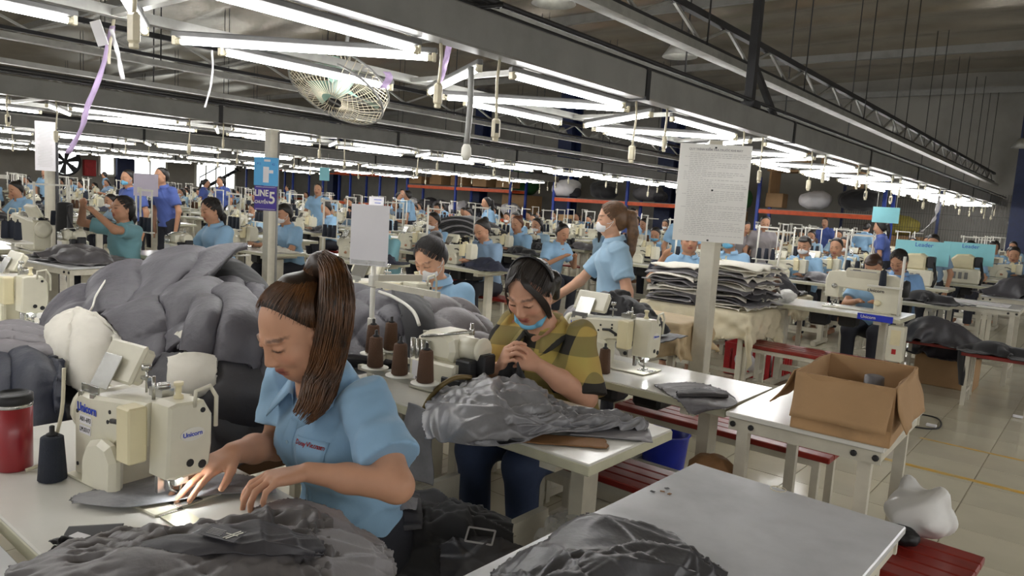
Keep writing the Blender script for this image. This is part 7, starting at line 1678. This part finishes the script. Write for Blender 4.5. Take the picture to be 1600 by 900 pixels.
# benches with clothes and tables along the right aisle
frame_table('plain white worktable on the right aisle with papers', (-.98, 8.75, 0), .72, .62, 0, .76, top=M_laminate)
o = MB().box((0, 0, 0), (.5, .3, .006)).build('paper_sheet', M_paper, None, (-.98, 8.7, .765)); tag(o, 'white papers spread on the right aisle worktable', 'paper')
bench('bench under the dark jackets on the right aisle', (-1.12, 7.60, 0), .62, .34, 0, .46, lite=True); bench('bench with brown and black cloths at the right edge', (-.62, 7.35, 0), .55, .34, 0, .46, lite=True)
place(HEAPS[4], (-1.12, 7.6, .462), 0, 'heap of dark jackets on the bench in the right aisle'); place(HEAPS[4], (-1.10, 8.05, .30), 1.2, 'second heap of dark jackets lying behind the bench in the right aisle')
o = MB().box((0, 0, .15), (.5, .4, .30), ch=.01).build('carton', M_card, None, (-1.10, 8.05, 0)); tag(o, 'brown carton below the second heap of dark jackets', 'box')
hc_ = np.zeros((12, 8, 3))
for i in range(12):
    for j in range(8): u = i/11; v = j/7-.5; hc_[i, j] = (-.90+.02*math.sin(9*v), 7.35+v*.28*(1+.2*u), .475-.30*u+.0*v); hc_[i, j, 0] += .03*u+.015*math.sin(12*v+3*u)
o = link_mesh('cloth', sheet_mesh('cloth', upsample(hc_, 2), M_blacktex, .012)); tag(o, 'black cloth hanging from the bench at the right edge', 'cloth')
place(HEAPS[0], (-.62, 7.35, .462), 0, 'brown and black cloths on the bench at the right edge')
frame_table('plain worktable with dark goods at the right edge', (-.72, 10.2, 0), .8, .6, 0, .76); place(HEAPS[4], (-.75, 10.2, .764), .5, 'dark goods heaped on the worktable at the right edge')
q = MB(); pts = [(-.86+.0*a, 6.3, .01) for a in range(1)]; q.tube(bez([(-1.25, 6.25, .008), (-1.05, 6.05, .012), (-.85, 6.15, .012), (-.92, 6.5, .012), (-1.2, 6.45, .01)], 24), .006, 6); o = q.build('cable', M_black); tag(o, 'thin dark cable looped on the floor right of the cardboard box', 'cable')
q = MB(); q.lathe([(.05, 0), (.055, .01), (.065, .10), (.07, .105)], n=12); o = q.build('scoop', mat('lilac_plastic', (150, 140, 220), .4), None, (-1.08, 5.55, .004)); tag(o, 'lilac plastic cup with a white rag on the floor by the box table', 'cup')
# striped heap and white machine in mid hall
for i in range(9):
    P = np.zeros((14, 6, 3)); a0 = .28*i
    for k in range(14):
        for j in range(6): u = k/13; v = j/5; P[k, j] = (-8.4+1.5*u, 8.2+.3*v-.02*i, .55+.055*i+.5*math.sin(math.pi*u)*(.8-.05*i)+.02*v)
    o = link_mesh('trouser_bundle', sheet_mesh('trouser_bundle', P, (M_blacktex, M_greytex2)[i % 3 == 1], .03)); tag(o, 'dark garment in the striped heap behind the masked woman of mid hall', 'garment', 'garments of the striped heap in mid hall')
frame_table('worktable under the striped heap of dark garments', (-7.65, 8.3, 0), 1.5, .6, 0, .56)
# ================================================================== the far lines: tables, machines, stands, workers
FARP = []
FLAB = ['seated worker with hair bun in blue shirt', 'seated masked worker with ponytail in pale blue shirt', 'seated short haired worker with blue mask', 'seated worker in grey blue shirt', 'seated worker with fringe raising one hand']
def farproto(**k): p = person('x', (0, 0, 0), 0, vox=.016, **k); FARP.append(p); return p
farproto(shirt=M_shirt, hair='bun', headpitch=24); farproto(shirt=M_shirt2, hair='pony', headpitch=16, mask=M_mask); farproto(shirt=M_shirt, hair='short', headpitch=28, mask=M_mask_b); farproto(shirt=M_shirt_gb, hair='low', headpitch=20); farproto(shirt=M_shirt, hair='fringe', headpitch=10, rh=(-.2, -.4, .95))
STD = [person('x', (0, 0, 0), 0, vox=.016, sit=False, shirt=M_shirt, hair='short', headpitch=8), person('x', (0, 0, 0), 0, vox=.016, sit=False, shirt=M_shirt_dk, hair='pony', headpitch=12)]
TBL = sewing_table('x', (0, 0, 0), 1.14, .5, lite=True); BEN = bench('x', (0, 0, 0), .7, .28, 0, .42, lite=True)
rs = np.random.RandomState(5)
taken = [(-7.22, 3.08), (-6.82, 3.85), (-7.55, 5.15), (-6.3, 5.55), (-5.45, 6.3), (-5.95, 8.1), (-7.15, 7.2), (-6.75, 8.5), (-5.85, 9.2), (-9.28, 10.7), (-10.75, 4.72), (-10.6, 5.12), (-3.02, 9.65), (-2.9, 10.6), (-1.7, 7.6), (-1.72, 8.7), (-1.86, 11.2), (-1.7, 13.2), (-1.25, 14.6), (-4.35, 11.6), (-4.75, 11.5), (-8.4, 8.3), (-7.4, 8.3), (-7.65, 8.3), (-10.1, 3.43), (-8.3, 2.4), (-1.95, 10.35), (-1.62, 11.7), (-6.42, 4.1), (-3.35, 8.1), (-2.72, 7.25)]
LINES = [(-1.75, 12.6, 22, 'the right hand line toward the tall blue column'), (-3.2, 11.8, 22, 'the right hand line toward the tall blue column'), (-4.75, 9.0, 21, 'the rows right of the poster'), (-5.7, 10.4, 21, 'the rows around the standing ponytailed woman'), (-7.3, 9.6, 20, 'the rows around the standing ponytailed woman'), (-9.1, 6.3, 20, 'the rows in mid hall'), (-10.8, 6.4, 20, 'the rows in mid hall'), (-12.6, 3.7, 20, 'the rows in mid hall'), (-14.2, 4.0, 19, 'the rows beyond mid hall'), (-16.2, 4.2, 19, 'the rows beyond mid hall'), (-17.8, 4.6, 19, 'the rows beyond mid hall'), (-20.0, 5.2, 19, 'the distant rows'), (-21.8, 5.8, 19, 'the distant rows'), (-24.2, 6.4, 19, 'the distant rows'), (-26.0, 7.0, 19, 'the distant rows'), (-28.6, 7.8, 19, 'the most distant rows'), (-30.6, 8.2, 19, 'the most distant rows'), (-33.2, 9.0, 19, 'the most distant rows')]
for li, (X, ya, yb, where) in enumerate(LINES):
    y = ya+rs.uniform(0, .4)
    while y < yb:
        x = X+rs.uniform(-.08, .08); ok = all(abs(x-a) > .75 or abs(y-b) > .62 for a, b in taken)
        if ok:
            place(TBL, (x, y-.46, 0), 0, 'white sewing table in '+where, 'tables of '+where)
            place(MACH if rs.rand() < .7 else OVER, (x+rs.uniform(0, .2), y-.44, .762), 0, 'cream sewing machine in '+where, 'machines of '+where)
            if rs.rand() < .75: place(STND[rs.randint(3)], (x-.42, y-.58, .762), 0, 'white thread stand in '+where, 'thread stands of '+where)
            if rs.rand() < .5: place(HEAPS[rs.randint(4)], (x+.38, y-.46, .764), rs.uniform(-.5, .5), 'small heap of garments on a table in '+where, 'garments of '+where)
            r = rs.rand()
            if r < .62:
                k = rs.randint(len(FARP)); place(FARP[k], (x+rs.uniform(-.05, .05), y+.02, rs.uniform(-.05, .04)), rs.uniform(-.3, .3), FLAB[k]+' in '+where, 'seated workers of '+where, rs.uniform(.92, 1.03))
            elif r < .70: k = rs.randint(2); place(STD[k], (x+.2, y+.1, 0), rs.uniform(-2.5, 2.5), ('standing worker in sky blue shirt in ', 'standing worker in royal blue shirt in ')[k]+where, 'standing workers of '+where, rs.uniform(.9, 1.0))
            if rs.rand() < .5 and X > -12: place(BEN, (x, y+.03, 0), 0, 'red bench in '+where, 'benches of '+where)
        y += rs.uniform(1.12, 1.32)
for o in FARP+STD+[TBL, BEN, MACH, OVER]+STND+HEAPS: drop_tree(o)

# ================================================================== small things hanging from the lamps
# standing fan of wire guard hung on the frame
fn = thing('ceiling_fan', 'dusty caged electric fan hanging tilted below the foreground lamps', 'fan', atd(530, 135, 4.9)); R = axes((.83, .55, .12), (-.25, .2, .95)) ; RR = .33
Rf = rotm('Z', 36) @ rotm('Y', 16) @ rotm('X', -28)
g_ = MB()
for dz, r in ((.05, RR), (-.05, RR)):
    g_.tube([Rf @ Vector((r*math.cos(a), r*math.sin(a), dz)) for a in np.linspace(0, 6.283, 33)], .008, 6)
g_.build('guard_ring', M_beam, fn); w_ = MB()
for k in range(44):
    a = 2*math.pi*k/44; w_.tube([Rf @ Vector((rr*math.cos(a), rr*math.sin(a), dz)) for rr, dz in ((.07, .10), (.2, .09), (RR, .05), (RR, -.05), (.2, -.11), (.07, -.12))], .0022, 4, cap=False)
w_.build('wire_guard', M_socket, fn)
for k in range(3):
    a0 = k*2.094; b = MB(); vs = []
    for i in range(8):
        for j in range(6): a = a0+.75*(j/5)*(1-.2*i/7); r = .05+.24*i/7; vs.append(Rf @ Vector((r*math.cos(a), r*math.sin(a), -.03+.06*j/5)))
    b.add(vs, [(i*6+j, (i+1)*6+j, (i+1)*6+j+1, i*6+j+1) for i in range(7) for j in range(5)], True); b.build('blade', mat('pale_green_plastic', (150, 186, 172), .35), fn)
MB().lathe([(.03, -.08), (.06, -.05), (.07, .04), (.08, .10), (.05, .18)], n=16, R=Rf).build('motor', mat('grey_green', (150, 164, 156), .5), fn)
q = MB(); q.tube([Rf @ Vector((0, 0, .17)), Vector((.0, .05, .30)), Vector((.02, .06, .46))], .014, 8); q.build('hanger', M_beam, fn)
# tapes and strings hanging from the lamps
def ribbon(name, label, pts, w_, M, twist=1.2, cat='tape'):
    P = bez(pts, 26); vs = []; b = MB()
    for i, p in enumerate(P): a = .6+twist*i/25+.5*math.sin(i*.7); vs += [Vector(p)+Vector((math.cos(a), math.sin(a), 0))*w_/2, Vector(p)-Vector((math.cos(a), math.sin(a), 0))*w_/2]
    b.add(vs, [(2*i, 2*i+1, 2*i+3, 2*i+2) for i in range(25)], True); o = b.build(name, M); o.modifiers.new('thick', 'SOLIDIFY').thickness = .0015; tag(o, label, cat); return o
D = 3.7
ribbon('tape', 'long lilac tape dangling from the lamp at upper left', [atd(176, 40, D), atd(166, 85, D), atd(150, 135, D), atd(136, 168, D), atd(128, 200, D), atd(106, 240, D)], .028, M_lilac)
ribbon('tape', 'white strip hanging beside the long lilac tape', [atd(174, 45, D-.05), atd(183, 80, D-.05), atd(192, 124, D-.05)], .022, M_paper, .4)
ribbon('tape', 'narrow white strip tied at the upper left lamp end', [atd(178, 30, D), atd(172, 70, D), atd(170, 100, D)], .015, M_socket, .6)
ribbon('string', 'thin knotted white string hanging left of the caged fan', [atd(331, 78, 4.2), atd(332, 110, 4.2), atd(328, 140, 4.2), atd(320, 168, 4.2)], .012, M_paper, 1.0)
ribbon('tape', 'short lilac tape hanging from the short slanting lamp', [atd(702, 70, 4.2), atd(694, 105, 4.2), atd(684, 138, 4.2)], .035, M_lilac, .6)
ribbon('tape', 'lilac tape tied to the caged fan', [atd(604, 112, 4.7), atd(608, 122, 4.7), atd(598, 138, 4.7)], .05, M_lilac, .6)
ribbon('tape', 'long white tape knotted to the far right lamp row', [atd(1468, 306, 9), atd(1464, 330, 9), atd(1458, 345, 9), atd(1440, 362, 9)], .05, M_paper, 1.0)
q = MB(); a_ = Vector((-2.86, 3.05, 2.20)); q.tube(bez([a_, a_+Vector((.01, .0, -.2)), a_+Vector((-.01, .01, -.42))], 10), .017, 8); o = q.build('conduit_drop', M_beam); tag(o, 'grey flexible conduit hanging with a white plug below the foreground beam', 'cable'); MB().lathe([(.012, 0), (.028, -.03), (.030, -.07), (.018, -.10)], a_+Vector((-.01, .01, -.41)), n=12).build('plug', M_white, o)
q = MB(); q.box((0, 0, 0), (.12, .004, .12), rotm('X', 20)); o = q.build('paper_tag', M_paper, None, atd(155, 52, 3.7)); tag(o, 'square white card caught at the upper left lamp end', 'card')
bd = MB(); bd.tube([(-2.78, 2.9+.0*k, 2.47) if k == 0 else (-2.74+.10*math.cos(k*.7), 2.95+.16*math.sin(k*.7), 2.50+.01*k) for k in range(0, 18)], .014, 6); o = bd.build('cable_coil', M_black); tag(o, 'coil of thick black cable lying on the foreground beam', 'cable')
bpy.context.view_layer.update()
